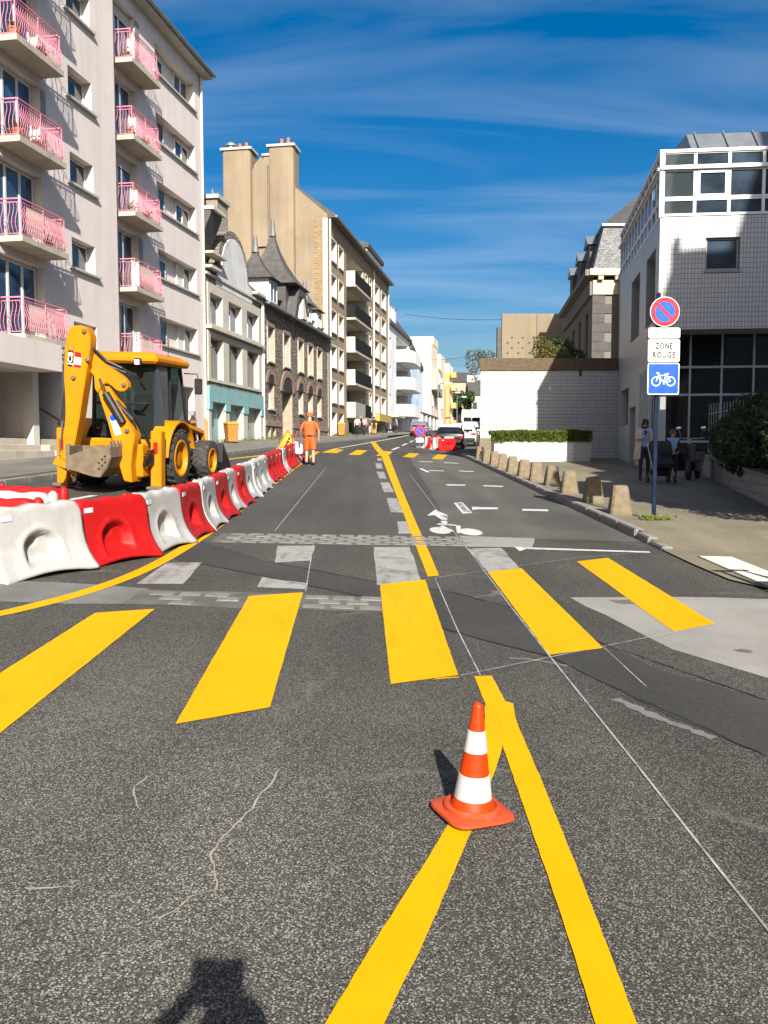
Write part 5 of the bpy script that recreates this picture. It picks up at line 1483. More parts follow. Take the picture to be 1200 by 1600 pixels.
# ------------------------------------------------------------------ foliage helper
def leaf_mat(name, a, b, rough=.55, trans=.25):
    m, nt, bs = _new(name)
    p = pos(nt)
    oi = nt.nodes.new('ShaderNodeNewGeometry').outputs['Random Per Island']
    c = mix(nt, ramp(nt, oi, [(.1, 0.0), (.9, 1.0)]), a, b)
    c = mix(nt, ramp(nt, noise(nt, p, 3, 3), [(.4, 0.0), (.65, .5)]), c, sc3(a, .55))
    nt.links.new(c, bs.inputs['Base Color']); bs.inputs['Roughness'].default_value = rough
    bs.inputs['Specular IOR Level'].default_value = .3
    tr = nt.nodes.new('ShaderNodeBsdfTranslucent'); nt.links.new(c, tr.inputs[0])
    mx = nt.nodes.new('ShaderNodeMixShader'); mx.inputs[0].default_value = trans
    out = [n for n in nt.nodes if n.type == 'OUTPUT_MATERIAL'][0]
    nt.links.new(bs.outputs[0], mx.inputs[1]); nt.links.new(tr.outputs[0], mx.inputs[2]); nt.links.new(mx.outputs[0], out.inputs[0])
    return m
def leaves(name, pts, size, mat, parent=None, rnd=None, up=.3):
    """pts: leaf positions; one small folded leaf (two triangles) each"""
    rnd = rnd or random
    V = []; Fc = []
    for p in pts:
        s = size * rnd.uniform(.6, 1.3)
        d = Vector((rnd.gauss(0, 1), rnd.gauss(0, 1), rnd.gauss(0, 1) * .7 + up)).normalized()
        a = d.orthogonal().normalized(); a.rotate(Matrix.Rotation(rnd.uniform(0, 6.28), 3, d)); b = d.cross(a)
        p = Vector(p); k = len(V)
        V += [p - a * s, p + b * s * .45 + d * s * .12, p + a * s, p - b * s * .45 + d * s * .12]
        Fc += [(k, k + 1, k + 2), (k, k + 2, k + 3)]
    mb = MB(); mb.v = [tuple(v) for v in V]; mb.f = Fc; mb.m = [0] * len(Fc)
    return mb.build(name, mat, parent, fix=False)
def blob_pts(centers, n, rnd):
    """points near the skins of overlapping ellipsoids with ragged edges"""
    P = []
    wt_ = [c[3] * c[4] * c[5] for c in centers]
    for _ in range(n):
        c = rnd.choices(centers, wt_)[0]
        d = Vector((rnd.gauss(0, 1), rnd.gauss(0, 1), rnd.gauss(0, 1))).normalized()
        r = rnd.uniform(.55, 1.0) ** .5 * (1 + .25 * mnoise.noise(Vector((d.x * 2 + c[0], d.y * 2 + c[1], d.z * 2))))
        P.append((c[0] + d.x * c[3] * r, c[1] + d.y * c[4] * r, c[2] + d.z * c[5] * r))
    return P
L_HEDGE = leaf_mat('box_hedge_leaf', (.055, .095, .010), (.16, .21, .025))
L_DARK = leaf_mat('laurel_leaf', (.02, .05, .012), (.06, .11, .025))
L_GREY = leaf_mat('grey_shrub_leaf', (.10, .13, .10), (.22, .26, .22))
L_OLIVE = leaf_mat('dry_shrub_leaf', (.10, .10, .025), (.26, .21, .07))
L_TREE = leaf_mat('street_tree_leaf', (.025, .06, .014), (.07, .12, .03))
M_BARK = pm('bark', (.10, .075, .05), .9, .3, 6, bmp=.8, bscale=30)
L_GRASS = leaf_mat('weed_leaf', (.10, .16, .02), (.26, .30, .06))
rh = random.Random(5)
L_GREY2 = leaf_mat('shrub_leaf', (.035, .055, .03), (.10, .13, .07))
HD = empty('box_hedge', (6.05, 33.4, 1.99), label='clipped yellow green box hedge growing in the planter', cat='hedge')
P = []
for _ in range(9000):
    x = rh.uniform(4.1, 7.95); t = rh.random()
    y = 32.8 + rh.uniform(0, .12) if t < .45 else rh.uniform(32.8, 33.9)
    z = rh.uniform(1.97, 2.36) if t < .45 else 2.36 + rh.uniform(-.1, .05) + .05 * mnoise.noise(Vector((x * 2, y, 0)))
    P.append((x, y, z))
leaves('foliage', P, .04, L_HEDGE, HD, rh)
m = MB(); m.box(4.2, 7.85, 32.95, 33.85, 1.992, 2.28); m.build('twig_core', pm('twig_dark', (.03, .04, .015), .95, .3, 8), HD)

def bush(name, label, base, cs, n, size, mat, cat='shrub', stems=5, rnd=None):
    rnd = rnd or rh
    e = empty(name, base, label=label, cat=cat)
    leaves('foliage', blob_pts(cs, n, rnd), size, mat, e, rnd)
    m = MB()
    for c in cs[:stems]:
        m.path([base, ((base[0] + c[0]) / 2 + rnd.uniform(-.05, .05), (base[1] + c[1]) / 2, (base[2] + c[2]) / 2), c[:3]], [.03, .02, .008], 5)
    m.build('stem', M_BARK, e)
    return e
bush('shrub', 'dry olive shrub rising over the tiled wall top', (6.95, 37, 5.45), [(6.8, 37, 5.9, .55, .4, .45), (7.2, 37, 5.7, .6, .5, .4), (7.6, 37.2, 5.6, .5, .5, .3), (6.6, 36.8, 6.2, .3, .3, .35)], 1500, .06, L_OLIVE)
bush('shrub', 'dark evergreen shrub on the terrace behind the tiled wall', (7.9, 38, 5.45), [(7.6, 38, 6.0, .8, .6, .55), (8.3, 38, 5.7, .6, .5, .35)], 1500, .07, L_DARK)
bush('trailing_shrub', 'straggly green shrub hanging over the wall end', (4.1, 36.3, 5.45), [(3.85, 36.2, 5.6, .45, .35, .25), (3.7, 36.0, 5.25, .3, .3, .4), (4.3, 36.3, 5.65, .4, .3, .2), (3.75, 36.0, 4.8, .15, .15, .4)], 900, .05, L_GREY)

# garden wall, railing, hedge on the far right
WA = Vector((7.15, 16.0)); WBv = Vector((9.45, 25.6)); wd = (WBv - WA).normalized(); wn_ = Vector((wd.y, -wd.x))
def FG(u, v, z):
    p = WA + wd * u - wn_ * v
    return (p.x, p.y, g(p.x, p.y) + .12 + z)
GWL = empty('garden_wall', FG(3, 0, 0), label='low grey block wall under the hedge and railing', cat='wall')
M_GBL = masonry('grey_block', (wd.x, wd.y), .45, .19, .012, (.36, .35, .34), (.30, .295, .285), (.20, .2, .2), bmp=.5)
m = MB(FG); m.box(-9, 9.6, -.28, 0, -.3, .50); m.build('wall', M_GBL, GWL)
m = MB(FG); m.box(-9, 9.6, -.32, .04, .5, .58); m.build('coping', M_KERB, GWL)
RG = empty('railing_fence', FG(6, -.14, .58), label='pale metal railing with upright bars on the garden wall', cat='fence')
M_RAIL = pm('railing_grey', (.28, .29, .30), .5, .1, metal=.3)
m = MB(FG); m.path([(3.6, -.14, 1.85), (9.5, -.14, 1.75)], .022, 6); m.path([(3.6, -.14, .68), (9.5, -.14, .68)], .018, 6); m.build('rail', M_RAIL, RG)
for i in range(13):
    m = MB(FG); u = 3.7 + i * .48; m.path([(u, -.14, .58), (u, -.14, 2.05 + .0 * i)], .012, 5); m.build('bar', M_RAIL, RG)
HG = empty('hedge', FG(1, -.8, .5), label='big dark shrub hedge spilling over the garden wall', cat='hedge')
cs = []
for i in range(16):
    u = -3.5 + i * .53; p = FG(u, .12 - rh.random() * .8, .85 + .45 * rh.random() + (.40 if u < 1.5 else 0))
    cs.append((*p, .66, .66, .62))
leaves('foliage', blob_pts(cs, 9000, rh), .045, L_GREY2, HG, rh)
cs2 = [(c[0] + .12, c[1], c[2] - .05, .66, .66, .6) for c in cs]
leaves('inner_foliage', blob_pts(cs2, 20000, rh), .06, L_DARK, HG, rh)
m = MB()
for c in cs[::2]: m.path([(c[0] + .2, c[1], c[2] - 1.1), (c[0] + .1, c[1], c[2] - .5), c[:3]], [.03, .02, .01], 5)
m.build('stem', M_BARK, HG)
def tree(name, label, base, h, cs, n, size, mat, tr=.16):
    e = empty(name, base, label=label, cat='tree')
    m = MB()
    m.path([base, (base[0] + .05, base[1], base[2] + h * .5), (base[0], base[1] + .05, base[2] + h)], [tr, tr * .75, tr * .4], 9)
    for c in cs[:9]:
        m.path([(base[0], base[1], base[2] + h * .7), ((base[0] + c[0]) / 2, (base[1] + c[1]) / 2, (base[2] + h * .7 + c[2]) / 2 + .15), c[:3]], [tr * .5, tr * .3, .02], 6)
    m.build('trunk', M_BARK, e, smooth=True)
    leaves('crown', blob_pts(cs, n, rh), size, mat, e, rh)
    return e
bx_, by_ = 8.35, 17.3
tree('conifer', 'dark upright conifer at the right edge above the hedge', (bx_, by_, g(bx_, by_) + .5), 1.5, [(bx_, by_, 2.2, .55, .55, .8), (bx_ + .05, by_, 2.9, .5, .5, .8), (bx_ + .1, by_, 3.5, .35, .35, .6)], 6000, .06, L_DARK, .08)
# garden trees just outside the picture: they shade the pavement, fence and ground floor
def crown(cx, cy, cz, R, Hh, k, seed):
    r = random.Random(seed); out = []
    for _ in range(k):
        a = r.uniform(0, 6.28); q = r.uniform(.1, 1) ** .6
        out.append((cx + R * q * cos(a), cy + R * q * sin(a), cz + r.uniform(-1, 1) * Hh * .6, R * .42, R * .42, Hh * .42))
    return out
tree('garden_tree', 'leafy garden tree outside the picture shading the right pavement', (9.3, 9.6, g(9.3, 9.6)), 5.0, crown(8.9, 9.8, 6.6, 2.3, 2.0, 18, 3), 26000, .19, L_TREE, .18)
tree('garden_tree', 'second garden tree outside the picture beside the railing', (10.6, 13.4, g(10.6, 13.4)), 5.5, crown(10.0, 13.2, 7.0, 2.2, 2.3, 18, 4), 26000, .19, L_TREE, .18)

# tall building off to the right that shades the tiled front
OB = empty('corner_apartment_building', (16, 2, g(16, 2)), label='tall corner building outside the picture on the right', cat='building')
m = MB(); m.box(12.2, 15.25, -8, 6, -1, 20.2); m.build('lower_wing', M_CRM, OB)
m = MB(); m.box(15.252, 26, -8, 6.3, -1, 25.5); m.build('tall_wing', M_CRM, OB)
m = MB(); m.box(12.22, 12.38, 5.0, 5.6, 20.2, 20.85); m.build('chimney', M_BRICK, OB)
for i in range(6):
    for z in (3, 6.2, 9.4, 12.6, 15.8):
        window(lambda u, v, z_: (12.2 - v, u, z_), -7 + i * 2.1, -6 + i * 2.1, z, z + 1.6, .062, OB, mull=1)

# the street goes on behind the camera
for (nm, lab, x0, x1, y0, y1, h) in (('rear_apartment_building', 'apartment block behind the camera on the left side of the street', -26, -12.5, -48, 9, 17.5), ('rear_apartment_building', 'apartment block behind the camera on the right side of the street', 11.5, 26, -52, -12, 17.0)):
    e = empty(nm, ((x0 + x1) / 2, (y0 + y1) / 2, g(0, y1)), label=lab, cat='building')
    m = MB(); m.box(x0, x1, y0, y1, -3, h); m.build('wall', M_FARST, e)
    m = MB(); m.prism([(x0 - .3, h), ((x0 + x1) / 2, h + 3.2), (x1 + .3, h)], y1 - y0, 'y', y0); m.build('roof', M_SLATE, e)
    xf_ = x1 if x1 < 0 else x0; sgn = 1 if x1 < 0 else -1
    for i in range(int((y1 - y0) / 5)):
        for z in (2.2, 5.4, 8.6, 11.8, 14.4):
            window(lambda u, v, z_, a=xf_, s=sgn: (a + s * v, u, z_), y0 + 1.5 + i * 5, y0 + 3.1 + i * 5, z, z + 1.6, .062, e, mull=1)
# ------------------------------------------------------------------ bollards
M_AGG = pm('bollard_aggregate', (.29, .23, .145), .95, .3, 8, fine=.5, fscale=85, bmp=1.0, bscale=75, dirt=(.12, .095, .06), dirtf=.5, local=True)
def bollard_mesh():
    mb = MB()
    secs = []
    for z, w, d in ((-.05, .185, .165), (.04, .18, .16), (.30, .145, .125), (.44, .128, .108), (.475, .115, .095), (.49, .085, .07)):
        c = .035
        secs.append([(-w + c, -d, z), (w - c, -d, z), (w, -d + c, z), (w, d - c, z), (w - c, d, z), (-w + c, d, z), (-w, d - c, z), (-w, -d + c, z)])
    mb.loft(secs); return mb
BL = [(3.995, 14.507), (4.04, 16.554), (4.02, 18.6), (4.06, 20.75), (3.96, 22.3), (3.9, 23.9), (3.88, 25.9), (3.88, 27.96), (3.86, 29.9), (3.85, 32.1), (3.88, 34.78)]
ords = ['nearest', 'second', 'third', 'fourth', 'fifth', 'sixth', 'seventh', 'eighth', 'ninth', 'tenth', 'farthest']
b0 = None
for i, (x, y) in enumerate(BL):
    if b0 is None:
        b0 = bollard_mesh().build('bollard', M_AGG, smooth=True); o = b0
    else:
        o = b0.copy(); COL.objects.link(o)
    o.location = (x, y, g(x, y) + .12)
    o.rotation_euler = (random.uniform(-.02, .02), random.uniform(-.025, .025), random.uniform(-.1, .1))
    tag(o, f'stubby tan pebble-concrete bollard, {ords[i]} of the row along the right kerb from the signpost' if i not in (0, 10) else ('stubby tan pebble-concrete bollard beside the signpost, nearest of the row' if i == 0 else 'stubby tan pebble-concrete bollard by the wall corner, farthest of the row'), 'bollard', 'bollards along the right kerb')

# ------------------------------------------------------------------ sign post
SX, SY = 4.33, 13.73; SZ = g(SX, SY) + .12
SG = empty('sign_post', (SX, SY, SZ), label='dark blue post with no-parking disc, white plates and blue bicycle sign', cat='sign')
M_POST = pm('dark_blue_post', (.006, .016, .045), .7, .2, 5, dirt=(.1, .1, .1), dirtf=.2, spec=.15)
m = MB(); m.path([(SX, SY, SZ - .1), (SX, SY, 4.05)], .035, 14); m.ball((SX, SY, 4.05), .04, n=10, m=6); m.build('post', M_POST, SG, smooth=True)
m = MB(); m.box(SX - .037, SX - .015, SY - .041, SY - .03, SZ + .1, SZ + 1.9); m.build('post_groove', M_POST, SG)
M_SRED = pm('sign_red', (.62, .012, .02), .35, .05, 3); M_SBLU = pm('sign_blue', (.008, .09, .60), .35, .06, 3); M_SWHT = pm('sign_white', (.80, .80, .80), .4, .05, 4); M_SBLK = pm('sign_black', (.015, .015, .017), .5, .05); M_SGRY = pm('sign_back_grey', (.25, .26, .27), .5, .1, metal=.4)
CXs = SX + .08
def rrect(w, h, r, n=5):
    P = []
    for cx, cz, a0 in ((w / 2 - r, h / 2 - r, 0), (-w / 2 + r, h / 2 - r, pi / 2), (-w / 2 + r, -h / 2 + r, pi), (w / 2 - r, -h / 2 + r, 3 * pi / 2)):
        for i in range(n + 1): P.append((cx + r * cos(a0 + pi / 2 * i / n), cz + r * sin(a0 + pi / 2 * i / n)))
    return P
def plate(w, h, cz, mat, name, border=None, y=-.05, t=.025):
    m = MB(); m.prism([(CXs + a, cz + b) for a, b in rrect(w, h, .03)], t, 'y', SY + y - t); o = m.build(name, M_SGRY if border else mat, SG)
    f = MB(); f.prism([(CXs + a, cz + b) for a, b in rrect(w - .008, h - .008, .028)], .002, 'y', SY + y - t - .0022); f.build('plate_face', M_SWHT if border else mat, o)
    if border:
        f = MB(); f.prism([(CXs + a, cz + b) for a, b in rrect(w - border, h - border, .02)], .002, 'y', SY + y - t - .0045); f.build('plate_field', mat, o)
    return o
YF = SY - .05 - .025
# disc
m = MB(); m.lathe([(.228, 0), (.235, .006), (.235, .024), (.228, .03)], 48, (CXs, YF - .005, 3.775), 'y'); dsc = m.build('disc', M_SGRY, SG, label='round no parking disc, blue with red rim and bar')
def disc(r, y, mat, nm):
    m = MB(); m.lathe([(r, 0), (r, .0015)], 48, (CXs, y, 3.775), 'y'); m.build(nm, mat, dsc)
disc(.232, YF - .0068, M_SWHT, 'rim'); disc(.222, YF - .0086, M_SRED, 'red_ring'); disc(.158, YF - .0104, M_SBLU, 'blue_field')
m = MB(); a = radians(-45)
bar = [(-.165, -.022), (.165, -.022), (.165, .022), (-.165, .022)]
m.prism([(CXs + x * cos(a) - z * sin(a), 3.775 + x * sin(a) + z * cos(a)) for x, z in bar], .0015, 'y', YF - .0122); m.build('red_bar', M_SRED, dsc)
p1 = plate(.50, .165, 3.445, M_SWHT, 'small_plate'); p2 = plate(.50, .355, 3.17, M_SWHT, 'zone_plate'); p3 = plate(.505, .50, 2.73, M_SBLU, 'bicycle_plate', border=.035)
def stext(body, size, z, parent, fit=None, bold=False, dx=0, spacing=1.0):
    off = world_off(parent)
    mt = Matrix.Translation((CXs + dx - off.x, YF - .0050 - off.y, z - off.z)) @ Matrix.Rotation(pi / 2, 4, 'X')
    return put_text(body, size, mt, M_SBLK, parent, fit=fit, bold=bold, spacing=spacing)
stext('STATIONNEMENT PAYANT', .05, 3.475, p1, fit=.43); stext('HORODATEUR', .045, 3.415, p1, fit=.25)
stext('ZONE', .125, 3.24, p2, fit=.275, bold=2, spacing=1.15); stext('ROUGE', .125, 3.10, p2, fit=.355, bold=2, spacing=1.15)
yb = YF - .0065
def ring_(m, cx, cz, R, t=.009, n=22):
    for i in range(n):
        a, b = 2 * pi * i / n, 2 * pi * (i + 1) / n
        m.prism([(cx + (R + t) * cos(a), cz + (R + t) * sin(a)), (cx + (R + t) * cos(b), cz + (R + t) * sin(b)), (cx + (R - t) * cos(b), cz + (R - t) * sin(b)), (cx + (R - t) * cos(a), cz + (R - t) * sin(a))], .0015, 'y', yb)
def seg(m, a, b, w=.009):
    d = Vector((b[0] - a[0], b[1] - a[1])).normalized(); n_ = Vector((-d.y, d.x)) * w
    m.prism([(a[0] + n_.x, a[1] + n_.y), (b[0] + n_.x, b[1] + n_.y), (b[0] - n_.x, b[1] - n_.y), (a[0] - n_.x, a[1] - n_.y)], .0015, 'y', yb - .0004)
m = MB(); bxm, bzm = CXs, 2.725
ring_(m, bxm - .115, bzm - .035, .068); ring_(m, bxm + .115, bzm - .035, .068)
for a, b in (((-.115, -.035), (-.07, .09)), ((-.07, .09), (-.1, .105)), ((-.07, .055), (.05, .06)), ((-.075, .05), (.0, -.045)), ((.0, -.045), (.05, .075)), ((.05, .06), (.115, -.035)), ((.115, -.035), (.0, -.045)), ((.02, .082), (.085, .082)), ((.0, -.045), (.01, -.085)), ((-.1, .105), (-.11, .085))):
    seg(m, (bxm + a[0], bzm + a[1]), (bxm + b[0], bzm + b[1]), .008)
m.build('bicycle_emblem', M_SWHT, p3, label='white bicycle on blue')
m = MB(); m.box(SX + .05, SX + .14, SY - .03, SY + .0, 2.25, 2.47); m.build('post_tag', M_SGRY, SG)
m = MB()
for z in (3.95, 3.6, 3.44, 3.25, 3.1, 2.85, 2.6): m.box(SX - .06, SX + .06, SY - .05, SY + .045, z - .012, z + .012)
m.build('clamp', M_SGRY, SG)
rg = random.Random(9)
leaves('weeds', [(SX + rg.gauss(0, .14), SY + rg.gauss(-.05, .08), SZ + abs(rg.gauss(.02, .03))) for _ in range(240)], .03, L_GRASS, None, rg, .1)
tag(bpy.data.objects['weeds'], 'tuft of weeds at the foot of the signpost', 'weeds')
# weeds along the left facades
for k, (u0, u1, n) in enumerate(((35.2, 42.5, 260), (43, 46, 320), (57.8, 64, 300), (17.5, 21.3, 90), (69, 80, 200))):
    P = []
    for _ in range(n):
        u = rg.uniform(u0, u1); q = FR(u, .12 + abs(rg.gauss(0, .12)), 0); P.append((q[0], q[1], g(q[0], q[1]) + .12 + abs(rg.gauss(.03, .09))))
    o = leaves('wall_weeds', P, .06, L_GRASS, None, rg, .1)
    tag(o, ['green weeds along the foot of the teal shop front', 'tall green weeds under the stone house cellar grilles', 'weeds along the foot of the ochre building', 'weeds at the steps of the pink balcony block', 'weeds along the pavement by the far shop'][k], 'weeds', kind='stuff')
# overhead wires
for k, (a, b, sag) in enumerate((((2.4, 100, 17.4), (13.2, 60.2, 11.05), .5), ((6.5, 128, 15.2), (12, 100, 13.3), .4))):
    m = MB(); A_, B_ = Vector(a), Vector(b)
    m.path([tuple(A_.lerp(B_, i / 16) - Vector((0, 0, sag * 4 * (i / 16) * (1 - i / 16)))) for i in range(17)], .022, 5)
    tag(m.build('overhead_wire', M_SBLK), ['long overhead wire crossing the sky above the street', 'lower overhead wire in the distance'][k], 'wire')
# distant street trees and lamps
for k, (x, y, R) in enumerate(((9.9, 150, 1.9), (12.4, 158, 2.3), (11.5, 168, 2.6), (14.6, 162, 1.8))):
    z = g(x, y)
    tree('street_tree', ['far street tree left of the lamps', 'far street tree between two lamps', 'far street tree behind the lamps', 'far street tree above the white van'][k], (x, y, z), 2.5, crown(x, y, z + 4.6, R, 2.6, 9, 20 + k), 1700, .32, L_TREE, .15)
for k, (x, y) in enumerate(((7.2, 115), (8.5, 120), (10.4, 136), (12.7, 150))):
    z = g(x, y); e = empty('street_lamp', (x, y, z), label=['tallest far street lamp by the orange balconies', 'second far street lamp from the orange balconies', 'third far street lamp from the orange balconies', 'far street lamp nearest the white van'][k], cat='street lamp', group='far street lamps')
    h = 6.3 - k * .3
    m = MB(); m.path([(x, y, z), (x, y, z + h), (x + .3, y, z + h + .2), (x + .9, y, z + h + .2)], [.09, .07, .06, .05], 6); m.build('pole', M_ZINC, e)
    m = MB(); m.bbox(x + .8, x + 1.6, y - .15, y + .15, z + h + .12, z + h + .3, .04); m.build('lamp_head', M_SWHT, e)
# ================================================================== ROADWORKS BARRIERS
def plastic(name, col, dirt=(.25, .22, .2), df=.3):
    m, nt, b = _new(name)
    p = objco(nt); w = pos(nt)
    f = noise(nt, w, 3.5, 7, .65, .4)
    c = mix(nt, ramp(nt, f, [(.35, 0.0), (.7, 1.0)]), sc3(col, .86), sc3(col, 1.05))
    c = mix(nt, ramp(nt, noise(nt, w, 7, 9, .75, .6), [(.56, 0.0), (.72, df)]), c, dirt)
    nt.links.new(c, b.inputs['Base Color'])
    nt.links.new(ramp(nt, noise(nt, w, 9, 5), [(.2, .38), (.8, .62)]), b.inputs['Roughness']); b.inputs['Specular IOR Level'].default_value = .3
    sm_ = nt.nodes.new('ShaderNodeMapping'); sm_.inputs['Scale'].default_value = (9, 9, 1.2); nt.links.new(w, sm_.inputs[0])
    c = mix(nt, ramp(nt, noise(nt, sm_.outputs[0], 2.0, 8, .7), [(.55, 0.0), (.8, df * .9)]), c, sc3(dirt, .8)); nt.links.new(c, b.inputs['Base Color'])
    bump(nt, b, noise(nt, p, 6, 4), .12, .03)
    return m
M_BRED = plastic('barrier_red', (.46, .008, .008), (.30, .07, .06), .35)
M_BWHT = plastic('barrier_white', (.44, .435, .42), (.27, .25, .22), .5)
M_STK = pm('reflective_sticker', (.62, .64, .66), .35, .2, 20)
def barrier_mesh():
    """water-filled traffic separator: flared foot, arched recess through both faces, scalloped top"""
    mb = MB(); nx, nz = 36, 24
    prof = [(0, .265), (.04, .258), (.12, .205), (.22, .155), (.35, .118), (.5, .096), (.65, .086), (.76, .080), (.80, .060)]
    def dep(z):
        for (z0, d0), (z1, d1) in zip(prof, prof[1:]):
            if z <= z1:
                t = (z - z0) / (z1 - z0); return d0 + (d1 - d0) * t
        return prof[-1][1]
    grid = {}
    for s in (-1, 1):
        for j in range(nz + 1):
            for i in range(nx + 1):
                x = -.5 + i / nx
                t = j / nz
                ztop = .80 + .012 * cos(x * 2 * pi * 3) - .10 * max(0, (abs(x) - .42) / .08) ** 2
                zb = .05 * max(0, 1 - (abs(x) / .40) ** 2) if abs(x) < .40 else 0.0
                z = zb + (ztop - zb) * t
                d = dep(max(0, min(.80, z * .80 / ztop)))
                d += .035 * max(0, (abs(x) - .36) / .14) * (1 - t) ** 2
                # arch recess
                R = .20; zc = .31
                q = hypot(x, max(0, z - zc)) if z > zc else abs(x)
                inn = max(0, min(1, (R - q) / .05)) * max(0, min(1, (z - .12) / .07))
                inn = inn * inn * (3 - 2 * inn)
                d -= inn * min(.115, d * .72)
                rim = max(0, 1 - abs(q - R - .03) / .032) * max(0, min(1, (z - .08) / .08))
                d += .016 * rim * (1 if z > .06 else 0)
                # deeper hand hole
                q2 = hypot(x + .06, (z - .40) * 1.0)
                d -= .03 * max(0, min(1, (.06 - q2) / .015))
                grid[s, i, j] = len(mb.v)
                xx = x * (1 + .03 * (1 - t) ** 3)
                mb.v.append((xx, s * d, z))
    for s in (-1, 1):
        for j in range(nz):
            for i in range(nx):
                a, b, c, d_ = grid[s, i, j], grid[s, i + 1, j], grid[s, i + 1, j + 1], grid[s, i, j + 1]
                mb.f.append((a, b, c, d_) if s < 0 else (d_, c, b, a))
    for i in range(nx):
        mb.f.append((grid[-1, i, nz], grid[-1, i + 1, nz], grid[1, i + 1, nz], grid[1, i, nz]))
        mb.f.append((grid[-1, i, 0], grid[1, i, 0], grid[1, i + 1, 0], grid[-1, i + 1, 0]))
    for j in range(nz):
        mb.f.append((grid[-1, 0, j], grid[-1, 0, j + 1], grid[1, 0, j + 1], grid[1, 0, j]))
        mb.f.append((grid[-1, nx, j], grid[1, nx, j], grid[1, nx, j + 1], grid[-1, nx, j + 1]))
    mb.v = [(x, y, z * .83) for x, y, z in mb.v]
    mb.m = [0] * len(mb.f)
    return mb
def barrier_proto(mat):
    e = empty('traffic_barrier', (0, 0, -50))
    bm_ = barrier_mesh(); bm_.build('body', mat, e, smooth='all', local=True)
    m = MB(); m.lathe([(.055, .08), (.06, .12), (.06, .60), (.05, .66), (.02, .69)], 12, (-.515, 0, 0)); m.build('connector', mat, e, smooth=True, local=True)
    m = MB(); m.box(-.40, -.29, -.0935, -.0855, .545, .595); m.build('sticker', M_STK, e, local=True)
    m = MB(); m.lathe([(.035, 0), (.03, .025), (.022, .03)], 12, (.25, 0, .655)); m.build('filler_cap', mat, e, smooth=True, local=True)
    return e
PW, PRd = barrier_proto(M_BWHT), barrier_proto(M_BRED)
line = [(-3.36, 7.58), (-2.86, 8.45), (-2.5, 9.45), (-2.33, 10.4), (-2.28, 11.4), (-2.3, 13.2), (-2.35, 15.2), (-2.42, 17.6), (-2.55, 20.8), (-2.69, 25.2), (-2.78, 28), (-2.98, 33)]
def along(pts, s):
    for a, b in zip(pts, pts[1:]):
        L = hypot(b[0] - a[0], b[1] - a[1])
        if s <= L: return (a[0] + (b[0] - a[0]) * s / L, a[1] + (b[1] - a[1]) * s / L)
        s -= L
    return pts[-1]
seq = 'WRWRWRWRWWWWRRRRWRRRRWWR'
col_n = {'W': 'white', 'R': 'red'}
used_b = {'W': False, 'R': False}
def put_barrier(c, cx, cy, az, label, group, roll=0.0):
    proto = PW if c == 'W' else PRd
    o = proto if not used_b[c] else copy_tree(proto)
    used_b[c] = True
    o.location = (cx, cy, g(cx, cy))
    o.rotation_euler = (.034 + random.uniform(-.01, .01), -.0376 + random.uniform(-.01, .01) + roll, az)
    tag(o, label, 'barrier', group)
    return o
ordn = ['first', 'second', 'third', 'fourth', 'fifth', 'sixth', 'seventh', 'eighth', 'ninth', 'tenth', 'eleventh', 'twelfth', 'thirteenth', 'fourteenth', 'fifteenth', 'sixteenth', 'seventeenth', 'eighteenth', 'nineteenth', 'twentieth', 'twenty-first', 'twenty-second', 'twenty-third', 'last']
for i, c in enumerate(seq):
    p, q = along(line, i * 1.03), along(line, i * 1.03 + 1.0)
    t = Vector((q[0] - p[0], q[1] - p[1])).normalized()
    cx, cy = (p[0] + q[0]) / 2 - t.y * .27, (p[1] + q[1]) / 2 + t.x * .27
    az = atan2(t.y, t.x) + random.uniform(-.05, .05) + (-.10 if i == 1 else 0)
    lab = {0: 'large white plastic barrier nearest the camera at the left edge', 1: 'large red plastic barrier next to the nearest white one', 23: 'last red plastic barrier of the curved row, by the worker'}.get(i, f'{col_n[c]} plastic barrier, {ordn[i]} of the curved row from the camera')
    put_barrier(c, cx + random.uniform(-.02, .02), cy, az, lab, 'red and white barriers along the yellow line')
for k, (c, x, y, lab) in enumerate((('R', -4.02, 8.62, 'red barrier lying behind the nearest white barrier at the left edge'), ('W', -4.1, 9.25, 'white barrier between two red ones at the left edge'), ('R', -4.22, 9.9, 'rearmost red barrier of the three at the left edge'))):
    put_barrier(c, x, y, radians(176 - k * 2), lab, 'spare barriers at the left edge')
for k, (c, x, y) in enumerate((('W', 2.55, 50.0), ('R', 2.72, 49.0), ('W', 2.95, 48.0), ('R', 3.45, 46.9))):
    put_barrier(c, x, y, radians(72 - k * 3) if k < 3 else radians(30), ['far white barrier beside the black car, leftmost', 'far red barrier between two white ones by the black car', 'far white barrier next to the wide red one by the black car', 'far red barrier turned broadside behind the black car'][k], 'barriers around the black car')

# ------------------------------------------------------------------ traffic cone
CN = empty('traffic_cone', (.355, 3.37, g(.355, 3.37) + .012), radians(24), 'orange and white traffic cone standing on the yellow line', 'cone')
CN.rotation_euler = (.0376, .034, radians(24))
M_CORG = plastic('cone_orange', (.60, .045, .001), (.45, .15, .09), .25)
M_CBASE = plastic('cone_base_orange', (.52, .07, .02), (.52, .22, .16), .7)
M_CWHT = plastic('cone_white_band', (.60, .60, .60), (.5, .45, .4), .3)
m = MB(); m.lathe([(.088, .035), (.0805, .06), (.0745, .075), (.060, .175), (.046, .272), (.0335, .362), (.0205, .458), (.0185, .470), (.014, .474), (.012, .45)], 40); m.build('body', M_CORG, CN, smooth=True, local=True)
m = MB(); m.lathe([(.0766, .0735), (.0766, .075), (.0622, .1735), (.0608, .1745)], 40); m.build('white_band', M_CWHT, CN, smooth=True, local=True)
